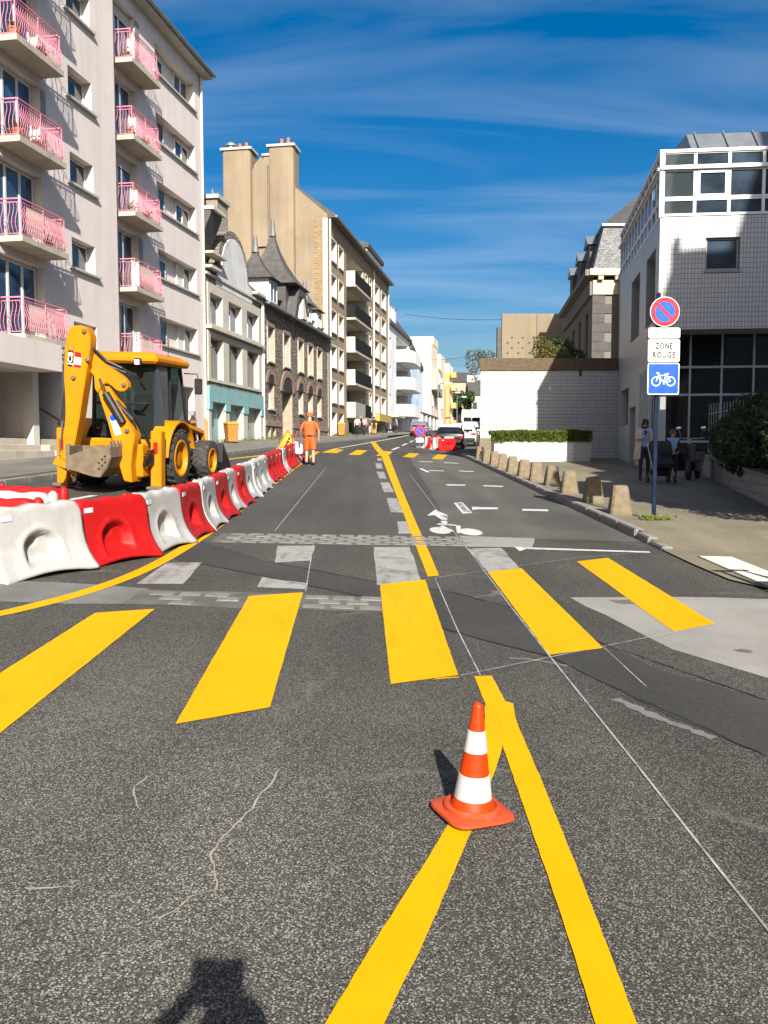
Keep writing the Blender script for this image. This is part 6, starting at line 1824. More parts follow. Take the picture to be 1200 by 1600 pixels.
m = MB(); m.lathe([(.0482, .2715), (.0482, .2725), (.0357, .3605), (.034, .3615)], 40); m.build('white_band', M_CWHT, CN, smooth=True, local=True)
m = MB()
def sq(R, k, z, n=48):
    P = []
    for i in range(n):
        t = 2 * pi * i / n
        e_ = (abs(cos(t)) ** k + abs(sin(t)) ** k) ** (-1 / k)
        P.append((R * e_ * cos(t), R * e_ * sin(t), z))
    return P
m.loft([sq(.136, 5, 0), sq(.142, 5, .008), sq(.140, 5, .018), sq(.128, 4, .024), sq(.118, 2, .026), sq(.116, 2, .040), sq(.108, 2, .046), sq(.097, 2, .044), sq(.092, 2, .034), sq(.086, 2, .036)]); m.build('base', M_CBASE, CN, smooth=True, local=True)

CN.scale = (1, 1, .955)
# trestle shape added out of view to throw a shadow in from the right
EX, EY = 4.02, 7.92; EZ = g(EX, EY) + .02
ES = empty('shadow_trestle', (EX, EY, EZ), label='unseen trestle-shaped stand-in added to cast a shadow at the right edge', cat='trestle')
for x0, x1, y0 in ((-.14, -.02, 0), (.30, .22, 0), (-.10, -.02, .4), (.34, .22, .4)):
    m = MB(); m.path([(EX + x0, EY + y0, EZ), (EX + x1, EY + .2, EZ + .98)], .022, 6); m.build('leg', M_SGRY, ES)
m = MB(); m.box(EX - .08, EX + .30, EY + .02, EY + .04, EZ + .42, EZ + .62); m.build('board', M_BRED, ES)
m = MB(); m.box(EX - .1, EX + .30, EY + .19, EY + .21, EZ + .93, EZ + .99); m.build('top_bar', M_SGRY, ES)
# ------------------------------------------------------------------ warning triangle sign behind the barriers
TX, TY = -3.42, 30.6; TZ = g(TX, TY)
TS = empty('warning_sign', (TX, TY, TZ), label='yellow triangular roadworks warning sign behind the barriers', cat='sign')
M_TYEL = pm('warning_yellow', (.86, .44, .01), .45, .1, 4); M_TORG = pm('warning_orange', (.80, .16, .02), .45, .1, 4)
def tri(s, zc, y, t, mat, nm, par):
    m = MB(); h = s * .866
    m.prism([(TX - s / 2, TZ + zc), (TX + s / 2, TZ + zc), (TX + .03, TZ + zc + h), (TX - .03, TZ + zc + h)], t, 'y', TY + y); return m.build(nm, mat, par)
pl = tri(.98, .24, 0, .02, M_TORG, 'panel', TS); tri(.79, .30, -.004, .003, M_TYEL, 'panel_field', pl)
m = MB()
for a, b, w in (((-.16, .62), (-.05, .85), .03), ((-.05, .85), (.02, .98), .035), ((.0, .62), (-.04, .8), .03), ((.02, .95), (.16, .78), .02), ((.12, .62), (.3, .62), .05)):
    d = Vector((b[0] - a[0], b[1] - a[1])).normalized(); n_ = Vector((-d.y, d.x)) * w
    m.prism([(TX + a[0] + n_.x, TZ - .26 + a[1] + n_.y), (TX + b[0] + n_.x, TZ - .26 + b[1] + n_.y), (TX + b[0] - n_.x, TZ - .26 + b[1] - n_.y), (TX + a[0] - n_.x, TZ - .26 + a[1] - n_.y)], .002, 'y', TY - .0065)
m.ball((TX + .05, TY - .006, TZ + .78), .05, .002, .05, 8, 6); m.build('worker_symbol', M_SBLK, pl)
m = MB()
for s in (-1, 1): m.path([(TX + s * .4, TY, TZ), (TX + s * .4, TY + .02, TZ + .6)], .015, 6); m.path([(TX + s * .4, TY + .6, TZ + .02), (TX + s * .3, TY + .03, TZ + .8)], .015, 6)
m.build('stand', M_SGRY, TS)
# round no-parking sign by the black car
NX, NY = 2.12, 51.0; NZ = g(NX, NY)
NS = empty('no_parking_sign', (NX, NY, NZ), label='temporary round no-parking sign beside the black car', cat='sign')
m = MB(); m.lathe([(.34, 0), (.34, .02)], 32, (NX, NY, NZ + .95), 'y'); dd = m.build('disc', M_SRED, NS)
m = MB(); m.lathe([(.23, 0), (.23, .004)], 32, (NX, NY - .0045, NZ + .95), 'y'); m.build('blue_field', M_SBLU, dd)
m = MB(); m.prism([(NX - .2, NZ + 1.12), (NX - .17, NZ + 1.16), (NX + .2, NZ + .78), (NX + .17, NZ + .74)], .003, 'y', NY - .0085); m.build('red_bar', M_SRED, dd)
m = MB(); m.path([(NX, NY + .03, NZ), (NX, NY + .03, NZ + 1.1)], .02, 6); m.box(NX - .22, NX + .22, NY - .15, NY + .2, NZ - .02, NZ + .05); m.build('stand', M_SGRY, NS)
m = MB(); m.box(NX - .22, NX + .22, NY - .01, NY + .01, NZ + .3, NZ + .56); m.build('plate', M_SWHT, NS)

# ------------------------------------------------------------------ wheelie bins
M_BIN = pm('bin_orange', (.42, .19, .035), .5, .12, 4, dirt=(.3, .18, .08)); M_LID = pm('bin_lid_yellow', (.52, .33, .02), .45, .1, 4); M_TYRE = pm('tyre_rubber', (.045, .043, .04), .85, .25, 8, dirt=(.17, .15, .12), dirtf=.8, local=True)
def bin_(x, y, z, rz, label):
    e = empty('wheelie_bin', (x, y, z), rz, label, 'bin', 'wheelie bins on the left pavement')
    m = MB(); m.loft([[(-.24, -.26, .06), (.24, -.26, .06), (.24, .26, .06), (-.24, .26, .06)], [(-.30, -.34, .95), (.30, -.34, .95), (.30, .34, .95), (-.30, .34, .95)]]); m.build('body', M_BIN, e, local=True)
    m = MB(); m.loft([[(-.32, -.37, .95), (.32, -.37, .95), (.32, .36, .95), (-.32, .36, .95)], [(-.32, -.37, 1.0), (.32, -.37, 1.0), (.32, .36, 1.0), (-.32, .36, 1.0)], [(-.24, -.2, 1.07), (.24, -.2, 1.07), (.24, .25, 1.07), (-.24, .25, 1.07)]]); m.build('lid', M_LID, e, local=True)
    for s in (-1, 1):
        m = MB(); m.lathe([(.1, -.03), (.1, .03)], 14, (s * .27, .28, .1), 'x'); m.build('wheel', M_TYRE, e, local=True)
    m = MB(); m.path([(-.25, .38, .95), (-.25, .44, .98), (.25, .44, .98), (.25, .38, .95)], .016, 6); m.build('handle', M_BIN, e, local=True)
def at_front(u, v):
    p = FR(u, v, 0); return p[0], p[1], g(p[0], p[1]) + .12
for (u, v, rz, lab) in ((35.7, .85, .5, 'orange wheelie bin with yellow lid in front of the teal shop'), (58.6, .6, .2, 'orange wheelie bin beside the walkers on the far pavement'), (71.2, .6, .1, 'orange wheelie bin in front of the far shop window')):
    bin_(*at_front(u, v), rz, lab)

# ------------------------------------------------------------------ flower pots on the balconies
M_GPOT = pm('green_pot', (.03, .18, .08), .5, .1)
L_FLOW = leaf_mat('flower_leaf', (.05, .12, .02), (.30, .10, .06))
pots = [(F1, 20.55, .45, 3, .30, M_POT, 'terracotta pot with a plant on the top left balcony'), (F1, 21.75, .45, 3, .24, M_POT, 'flower box of pink blooms on the top left balcony'),
        (F1, 20.6, .45, 2, .30, M_POT, 'square terracotta pot on the second left balcony'), (F1, 21.5, .42, 2, .22, M_POT, 'bushy potted plant along the second left balcony'),
        (F1, 21.9, .42, 1, .22, M_SBLK, 'dark round pot on the third left balcony'), (FR, 27.45, .4, 4, .20, M_POT, 'small terracotta pot on the top right balcony'),
        (FR, 27.55, .42, 3, .26, M_POT, 'large terracotta pot on the second right balcony'), (FR, 28.5, .42, 3, .22, M_POT, 'row of plants on the second right balcony'),
        (FR, 27.5, .42, 2, .2, M_GPOT, 'green bowl planter on the third right balcony'), (FR, 28.6, .42, 2, .22, M_POT, 'flowering pot at the far end of the third right balcony')]
for W, u, v, k, h, mt, lab in pots:
    p = W(u, v, FZ[k]); e = empty('flower_pot', p, label=lab, cat='flower pot', group='pots on the pink balconies')
    m = MB(); m.lathe([(h * .45, 0), (h * .62, h * .85), (h * .68, h * .86), (h * .68, h), (h * .55, h), (h * .5, h * .9)], 14); m.build('pot', mt, e, smooth=True, local=True)
    P = [(rh.gauss(0, .11), rh.gauss(0, .09), h + abs(rh.gauss(.08, .1))) for _ in range(160)]
    o = leaves('plant', P, .045, L_FLOW if 'flower' in lab or 'bloom' in lab else L_OLIVE, None, rh); o.parent = e; o['kind'] = 'stuff'
# ================================================================== BACKHOE LOADER
M_JY = pm('machine_yellow', (.60, .225, .001), .5, .10, 3, dirt=(.26, .14, .04), dirtf=.3, coat=.0, spec=.3)
M_JBLK = pm('machine_black', (.018, .018, .019), .5, .25, 5, dirt=(.10, .09, .08), dirtf=.35)
M_STEEL = pm('bucket_steel', (.21, .155, .10), .75, .35, 6, fine=.3, dirt=(.16, .10, .06), dirtf=.7)
M_CHR = pm('ram_chrome', (.75, .76, .78), .15, .05, metal=1.0)
M_CABG = clear_glass('cab_glass', (.30, .42, .42), .40)
M_RLAMP = pm('red_lamp', (.55, .015, .012), .25, .1)
BH = empty('backhoe_loader', (-5.42, 17.05, g(-5.42, 17.05)), label='yellow backhoe loader parked behind the barriers, digger arm folded', cat='backhoe loader')
BH.rotation_euler = (.0376, .034, -radians(7))
def bh(mb, name, mat, parent=None, smooth=False, label=None): return mb.build(name, mat, parent or BH, smooth, label, local=True)
def bar3(mb, pts, y0, y1): mb.prism(pts, y1 - y0, 'y', y0)
# wheels
def wheel(x, y, R, w, side):
    t = MB()
    t.lathe([(R * .62, -w * .46), (R * .86, -w * .5), (R * .96, -w * .42), (R * .975, 0), (R * .96, w * .42), (R * .86, w * .5), (R * .62, w * .46)], 36, (x, y, R), 'x', cap=False)
    wo = bh(t, 'wheel', M_TYRE, smooth=True)
    lug = MB()
    for k in range(20):
        a = 2 * pi * k / 20
        for s in (-1, 1):
            b = a + (pi / 20 if s > 0 else 0)
            P = []
            for rr, da, xx in ((R * .955, -.05, s * .03), (R * .955, .05, s * .03), (R * .93, .17, s * w * .5), (R * .93, .07, s * w * .5)):
                P.append((x + xx, y + rr * cos(b + da), R + rr * sin(b + da)))
            Q = []
            for rr, da, xx in ((R * 1.01, -.045, s * .03), (R * 1.01, .045, s * .03), (R * .985, .165, s * w * .5), (R * .985, .075, s * w * .5)):
                Q.append((x + xx, y + rr * cos(b + da), R + rr * sin(b + da)))
            lug.add(P + Q, [(0, 1, 2, 3), (4, 5, 6, 7), (0, 1, 5, 4), (1, 2, 6, 5), (2, 3, 7, 6), (3, 0, 4, 7)])
    lug.build('tread', M_TYRE, wo, local=True)
    r = MB(); r.lathe([(R * .62, -w * .3), (R * .63, w * .49 * side), (R * .56, w * .50 * side), (R * .50, w * .30 * side), (R * .28, w * .20 * side), (R * .25, w * .36 * side), (R * .05, w * .38 * side)] if side > 0 else [(R * .62, w * .3), (R * .63, -w * .49), (R * .56, -w * .50), (R * .5, -w * .3), (R * .28, -w * .2), (R * .25, -w * .36), (R * .05, -w * .38)], 28, (x, y, R), 'x')
    r.build('rim', M_JY, wo, smooth=True, local=True)
for s in (-1, 1):
    wheel(s * .88, .98, .62, .42, s); wheel(s * .88, 3.1, .47, .36, s)
# chassis, rear frame, fenders
m = MB(); m.bbox(-.55, .55, .25, 3.6, .45, .85, .03); bh(m, 'chassis', M_JBLK)
m = MB(); m.bbox(-.88, -.30, -.05, .28, .35, 1.0, .03); m.bbox(  .52, .92, -.05, .28, .35, 1.0, .03); m.bbox(-.88, .92, .0, .22, .32, .50, .02); m.bbox(-.88, .92, -.02, .22, .86, 1.02, .02); bh(m, 'rear_frame', M_JY)
for s in (-1, 1):
    m = MB(); m.bbox(s * .97 - .11, s * .97 + .11, -.14, .10, .10, 1.20, .02); leg = bh(m, 'stabiliser', M_JY)
    m = MB(); m.bbox(s * .97 - .17, s * .97 + .17, -.22, .18, .05, .11, .015); bh(m, 'stabiliser_foot', M_STEEL, leg)
    m = MB(); m.bbox(s * .97 - .045, s * .97 + .045, -.165, -.138, .76, .98, .012); bh(m, 'tail_lamp', M_RLAMP, leg)
    # curved fender
    f = MB(); ro, ri = .80, .76; n = 14
    sec = []
    for i in range(n + 1):
        a = radians(15) + radians(160) * i / n
        sec.append([(s * .68, .98 + ri * cos(a), .60 + ri * sin(a)), (s * 1.10, .98 + ri * cos(a), .60 + ri * sin(a)), (s * 1.10, .98 + ro * cos(a), .60 + ro * sin(a)), (s * .68, .98 + ro * cos(a), .60 + ro * sin(a))])
    f.loft(sec); bh(f, 'fender', M_JY, smooth=True)
# cab: posts, roof, glass
CW, y0, y1, zb, zt = .66, .62, 2.35, 1.05, 2.52
posts = [((-CW, y0, zb), (-CW + .03, y0 + .02, zt)), ((CW, y0, zb), (CW - .03, y0 + .02, zt)), ((-CW, y1 + .12, zb), (-CW + .05, y1 - .22, zt)), ((CW, y1 + .12, zb), (CW - .05, y1 - .22, zt)), ((-CW, 1.45, zb), (-CW + .03, 1.42, zt)), ((CW, 1.45, zb), (CW - .03, 1.42, zt))]
cabf = MB()
for a, b in posts: cabf.path([a, b], .045, 6)
for s in (-1, 1): cabf.path([(s * CW, y0, zb), (s * CW, y1 + .12, zb)], .05, 6)
cabf.path([(-CW, y0, zb), (CW, y0, zb)], .05, 6); cabf.path([(-CW, y0, 1.72), (CW, y0, 1.72)], .03, 6)
cab = bh(cabf, 'cab_frame', M_JBLK)
def pane(pts, nm='cab_pane'):
    p = MB(); p.poly(pts); return p.build(nm, M_CABG, cab, local=True, fix=False)
for s in (-1, 1):
    pane([(s * (CW + .012), y0 + .03, zb + .04), (s * (CW + .012), 1.42, zb + .04), (s * (CW - .02), 1.40, zt), (s * (CW - .02), y0 + .04, zt)])
    pane([(s * (CW + .012), 1.48, zb + .04), (s * (CW + .012), y1 + .08, zb + .04), (s * (CW - .04), y1 - .2, zt), (s * (CW - .02), 1.46, zt)])
pane([(-CW + .03, y0 - .01, 1.75), (CW - .03, y0 - .01, 1.75), (CW - .05, y0 + .01, zt), (-CW + .05, y0 + .01, zt)])
pane([(-CW + .03, y0 - .01, zb), (CW - .03, y0 - .01, zb), (CW - .03, y0 - .01, 1.70), (-CW + .03, y0 - .01, 1.70)])
pane([(-CW + .03, y1 + .11, zb), (CW - .03, y1 + .11, zb), (CW - .06, y1 - .2, zt), (-CW + .06, y1 - .2, zt)])
# open rear corner window folded out on the right
p = MB(); p.prism([(CW - .02, 1.12), (CW + .02, 2.46), (CW + .10, 2.42), (CW + .22, 1.25)], .012, 'y', y0 - .06); p.build('opened_window', clear_glass('blue_pane', (.45, .62, .70), .55), cab, local=True)
m = MB(); m.bbox(-.80, .80, .35, 2.25, zt, zt + .16, .05); m.prism([(-.74, zt + .16), (.74, zt + .16), (.62, zt + .23), (-.62, zt + .23)], 1.6, 'y', .5); roof = bh(m, 'cab_roof', M_JY)
for x in (-.5, .42):
    m = MB(); m.bbox(x - .07, x + .07, .27, .36, zt - .05, zt + .1, .02); w = bh(m, 'work_lamp', M_JBLK)
    m = MB(); m.box(x - .05, x + .05, .262, .268, zt - .03, zt + .07); bh(m, 'lamp_lens', M_SWHT, w)
m = MB(); m.path([(.7, 1.2, zt + .2), (.74, 1.15, zt + .55)], .008, 5); bh(m, 'aerial', M_JBLK)
m = MB(); m.bbox(-.25, .25, 1.2, 1.65, 1.1, 1.25, .05); m.bbox(-.24, .24, 1.6, 1.75, 1.2, 1.95, .06); bh(m, 'seat', M_JBLK)
m = MB(); m.bbox(-.62, .62, .66, 2.3, .86, 1.06, .02); bh(m, 'cab_floor', M_JBLK)
m = MB(); m.path([(CW, y1 - .1, zt - .1), (CW + .25, y1 + .05, zt - .1), (CW + .28, y1 + .05, zt - .3)], .014, 5); m.bbox(CW + .20, CW + .38, y1 + .0, y1 + .05, zt - .55, zt - .2, .02); bh(m, 'mirror', M_JBLK)
m = MB(); m.bbox(-.46, .46, 2.5, 3.75, .85, 1.38, .06); bh(m, 'engine_hood', M_JY)
m = MB()
for i in range(9): m.box(.47, .52, 2.55 + i * .1, 2.61 + i * .1, .9, 1.32)
bh(m, 'hood_grille', M_JBLK)
m = MB(); m.bbox(.55, .75, 1.75, 2.35, .45, 1.0, .03); m.bbox(-.75, -.55, 1.75, 2.35, .45, 1.0, .03); bh(m, 'step_box', M_JBLK)
m = MB(); m.path([(.62, 2.55, 1.0), (.62, 2.55, 2.0)], .04, 8); bh(m, 'exhaust', M_JBLK)
# loader arms and front bucket
for s in (-1, 1):
    m = MB(); m.path([(s * .58, 2.3, 1.3), (s * .62, 3.5, 1.1), (s * .62, 3.86, .45)], [.09, .09, .07], 6); bh(m, 'loader_arm', M_JY)
m = MB()
for a, b in zip([(3.9, .85), (3.85, .4), (4.0, .12), (4.6, .06)], [(3.85, .4), (4.0, .12), (4.6, .06)]):
    d = Vector((b[0] - a[0], b[1] - a[1])).normalized(); n_ = Vector((-d.y, d.x)) * .02
    m.prism([(a[0] + n_.x, a[1] + n_.y), (b[0] + n_.x, b[1] + n_.y), (b[0] - n_.x, b[1] - n_.y), (a[0] - n_.x, a[1] - n_.y)], 2.1, 'x', -1.05)
for s in (-1.05, 1.02): m.prism([(3.9, .85), (3.85, .4), (4.0, .12), (4.6, .06), (4.5, .3)], .03, 'x', s)
bh(m, 'front_bucket', M_JBLK)
# ---- digger: kingpost, boom, dipper, bucket, rams
m = MB(); m.bbox(.42, .82, -.42, .0, .30, .95, .03); m.tube((.62, -.25, .22), (.62, -.25, 1.05), .09, n=12); bh(m, 'kingpost', M_JY)
def plates(pts, y0, y1, name, label=None, inset=.035):
    """box-section steel arm: body with proud side plates"""
    b = bmesh.new()
    vs = [b.verts.new((p[0], y0, p[1])) for p in pts]
    f = b.faces.new(vs)
    r = bmesh.ops.extrude_face_region(b, geom=[f])
    for v in r['geom']:
        if isinstance(v, bmesh.types.BMVert): v.co.y = y1
    bmesh.ops.recalc_face_normals(b, faces=b.faces[:])
    bmesh.ops.bevel(b, geom=b.edges[:], offset=.014, segments=2, affect='EDGES', clamp_overlap=True)
    mb = MB(); mb.frombm(b); b.free()
    return bh(mb, name, M_JY, smooth=True, label=label)
dip = plates([(-.431, 3.043), (-.333, 3.117), (-.21, 3.129), (-.075, 3.092), (-.001, 2.92), (-.013, 2.675), (-.075, 2.331), (-.161, 1.84), (-.234, 1.411), (-.32, .982), (-.369, .81), (-.517, .822), (-.541, .982), (-.504, 1.595), (-.529, 2.209), (-.504, 2.699)], -.86, -.58, 'dipper_arm', 'tall upright yellow dipper arm')
plates([(-.013, 2.626), (.134, 2.479), (.355, 2.331), (.551, 2.209), (.637, 2.11), (.65, 2.0), (.564, 1.926), (.441, 1.939), (.306, 2.049), (.22, 2.086), (.134, 2.012), (.06, 1.89), (-.001, 1.963), (-.013, 2.209), (-.087, 2.27)], -.70, -.52, 'boom_head')
bm_low = plates([(.711, .221), (.551, .245), (.404, .712), (.232, 1.35), (.085, 1.779), (.036, 1.939), (.134, 2.037), (.281, 2.012), (.379, 1.816), (.527, 1.534), (.686, 1.301), (.772, 1.129), (.723, .859), (.686, .552)], -.66, -.36, 'boom')
def pin(x, z, y, r=.045):
    m = MB(); m.lathe([(r, 0), (r, -.03), (r * .6, -.045), (r * .3, -.045)], 12, (x, y, z), 'y'); bh(m, 'pivot_pin', M_STEEL)
for x, z, y in ((-.112, 3.018, -.86), (-.05, 2.50, -.86), (.257, 1.742, -.66), (-.33, 2.16, -.86), (-.44, .90, -.86), (.62, 1.2, -.66), (.58, 2.06, -.70)): pin(x, z, y)
m = MB(); m.tube((-.492, -.78, 2.11), (-.59, -.78, 1.35), .052, n=12); ram = bh(m, 'bucket_ram', M_JBLK)
m = MB(); m.tube((-.59, -.78, 1.35), (-.676, -.78, .663), .024, n=10); bh(m, 'ram_rod', M_CHR, ram)
m = MB(); m.tube((.232, -.74, 1.89), (.551, -.70, 1.35), .075, n=12); m.tube((.36, -.62, 1.75), (.68, -.55, 1.40), .05, n=10); ram = bh(m, 'boom_ram', M_JBLK)
m = MB(); m.tube((.13, -.76, 2.16), (.235, -.74, 1.88), .03, n=10); bh(m, 'ram_rod', M_CHR, ram)
m = MB(); m.prism([(-.774, .54), (-.70, .68), (-.66, .66), (-.431, .54), (-.283, .36), (-.31, .30), (-.48, .44)], .10, 'y', -.86); m.prism([(-.66, .72), (-.47, .91), (-.36, .87), (-.40, .80), (-.53, .66)], .16, 'y', -.84); bh(m, 'bucket_link', M_JY)
m = MB(); m.path([(-.77, -.81, .56), (-.55, -.81, .45), (-.28, -.81, .30)], .03, 6); bh(m, 'link_bar', M_JBLK)
bk = [(-.345, .896), (.502, .896), (.515, .712), (.441, .515), (.306, .344), (.159, .356), (-.357, .491)]
m = MB()
cur = [(.502, .896), (.515, .712), (.441, .515), (.306, .344), (.159, .356), (-.357, .491)]
for a, b in zip(cur, cur[1:]):
    d = Vector((b[0] - a[0], b[1] - a[1])).normalized(); n_ = Vector((-d.y, d.x)) * .012
    m.prism([(a[0] + n_.x, a[1] + n_.y), (b[0] + n_.x, b[1] + n_.y), (b[0] - n_.x, b[1] - n_.y), (a[0] - n_.x, a[1] - n_.y)], .52, 'y', -1.16)
m.prism([(-.345, .70), (.20, .896), (.502, .896), (.515, .712), (.441, .515), (.306, .344), (.159, .356), (-.357, .491)], .02, 'y', -1.18)
m.prism([(-.345, .896), (.502, .896), (.515, .712), (.441, .515), (.306, .344), (.159, .356), (-.357, .491)], .02, 'y', -.64)
m.box(-.36, -.28, -1.16, -.64, .48, .90)
bkt = bh(m, 'digging_bucket', M_STEEL, label='muddy steel digging bucket')
for i in range(4):
    m = MB(); y = -1.14 + i * .15; m.prism([(.44, .90), (.52, .90), (.50, 1.02)], .06, 'y', y); bh(m, 'bucket_tooth', M_STEEL, bkt)
for k in range(6):
    m = MB(); m.lathe([(.022, 0), (.02, -.008)], 8, (.30 + .03 * (k % 3) * 2, -1.181, .50 + .11 * (k // 3) + .06 * (k % 3)), 'y'); bh(m, 'bolt_hole', M_JBLK, bkt)
m = MB()
for k in range(7):
    q = k * .03
    m.path([(.70 + q, -.34, .45 + .06 * k), (.86 + .02 * k, -.40 - .03 * (k % 3), .52 + .05 * k), (.95, -.2, .60 + .04 * k)], .02, 6)
m.path([(-.04, -.74, 2.76), (.19, -.62, 2.50), (.45, -.52, 2.38), (.66, -.3, 2.22), (.62, .2, 2.0)], .026, 6)
m.path([(-.02, -.70, 2.70), (.2, -.56, 2.42), (.5, -.46, 2.30), (.7, -.26, 2.12)], .02, 6)
m.path([(.60, -.60, 1.5), (.70, -.5, 1.3), (.74, -.4, 1.0), (.78, -.3, .8)], .03, 6); m.path([(.50, -.56, 1.62), (.66, -.42, 1.5), (.80, -.25, 1.2), (.84, -.1, .9)], .028, 6)
bh(m, 'hydraulic_hoses', M_JBLK)
m = MB(); m.bbox(.84, 1.0, -.12, .0, .42, .78, .02); bh(m, 'valve_block', M_STEEL)
# lettering and stickers on the arm
def onarm(pts, y, mat, nm, t=.002):
    m = MB(); m.prism(pts, t, 'y', y - t); return bh(m, nm, mat, dip if y < -.8 else bm_low)
onarm([(-.425, 2.755), (-.325, 2.745), (-.35, 2.36), (-.45, 2.37)], -.8625, M_JBLK, 'maker_plate')
onarm([(-.42, 2.75), (-.33, 2.742), (-.335, 2.66), (-.426, 2.668)], -.8655, pm('plate_orange', (.75, .22, .02), .5), 'plate_block')
mt = Matrix.Translation((-.392, -.8665, 2.515)) @ Matrix.Rotation(radians(93.5), 4, 'Y') @ Matrix.Rotation(pi / 2, 4, 'X')
mt = Matrix.Translation((-.392, -.8665, 2.515)) @ Matrix.Rotation(radians(-86), 4, 'Y') @ Matrix.Rotation(pi / 2, 4, 'X')
put_text('JCB', .12, mt, M_SWHT, dip, fit=.25, bold=True)
onarm([(-.308, 2.64), (-.173, 2.615), (-.19, 2.33), (-.325, 2.355)], -.8625, M_SWHT, 'arm_sticker')
onarm([(-.306, 2.64), (-.175, 2.616), (-.178, 2.53), (-.31, 2.55)], -.8655, M_RLAMP, 'sticker_band'); onarm([(-.32, 2.41), (-.186, 2.39), (-.19, 2.335), (-.324, 2.358)], -.8655, M_RLAMP, 'sticker_band')
ov = [(.28, 1.40), (.285, 1.47), (.33, 1.505), (.375, 1.49), (.40, 1.44), (.515, 1.135), (.385, 1.095)]
onarm(ov, -.6625, pm('pale_blue_sticker', (.55, .66, .70), .4, .1), 'boom_sticker')
m = MB(); m.lathe([(.062, 0), (.062, .002)], 20, (.338, -.6665, 1.435), 'y'); bh(m, 'sticker_disc', M_SBLU, bm_low)
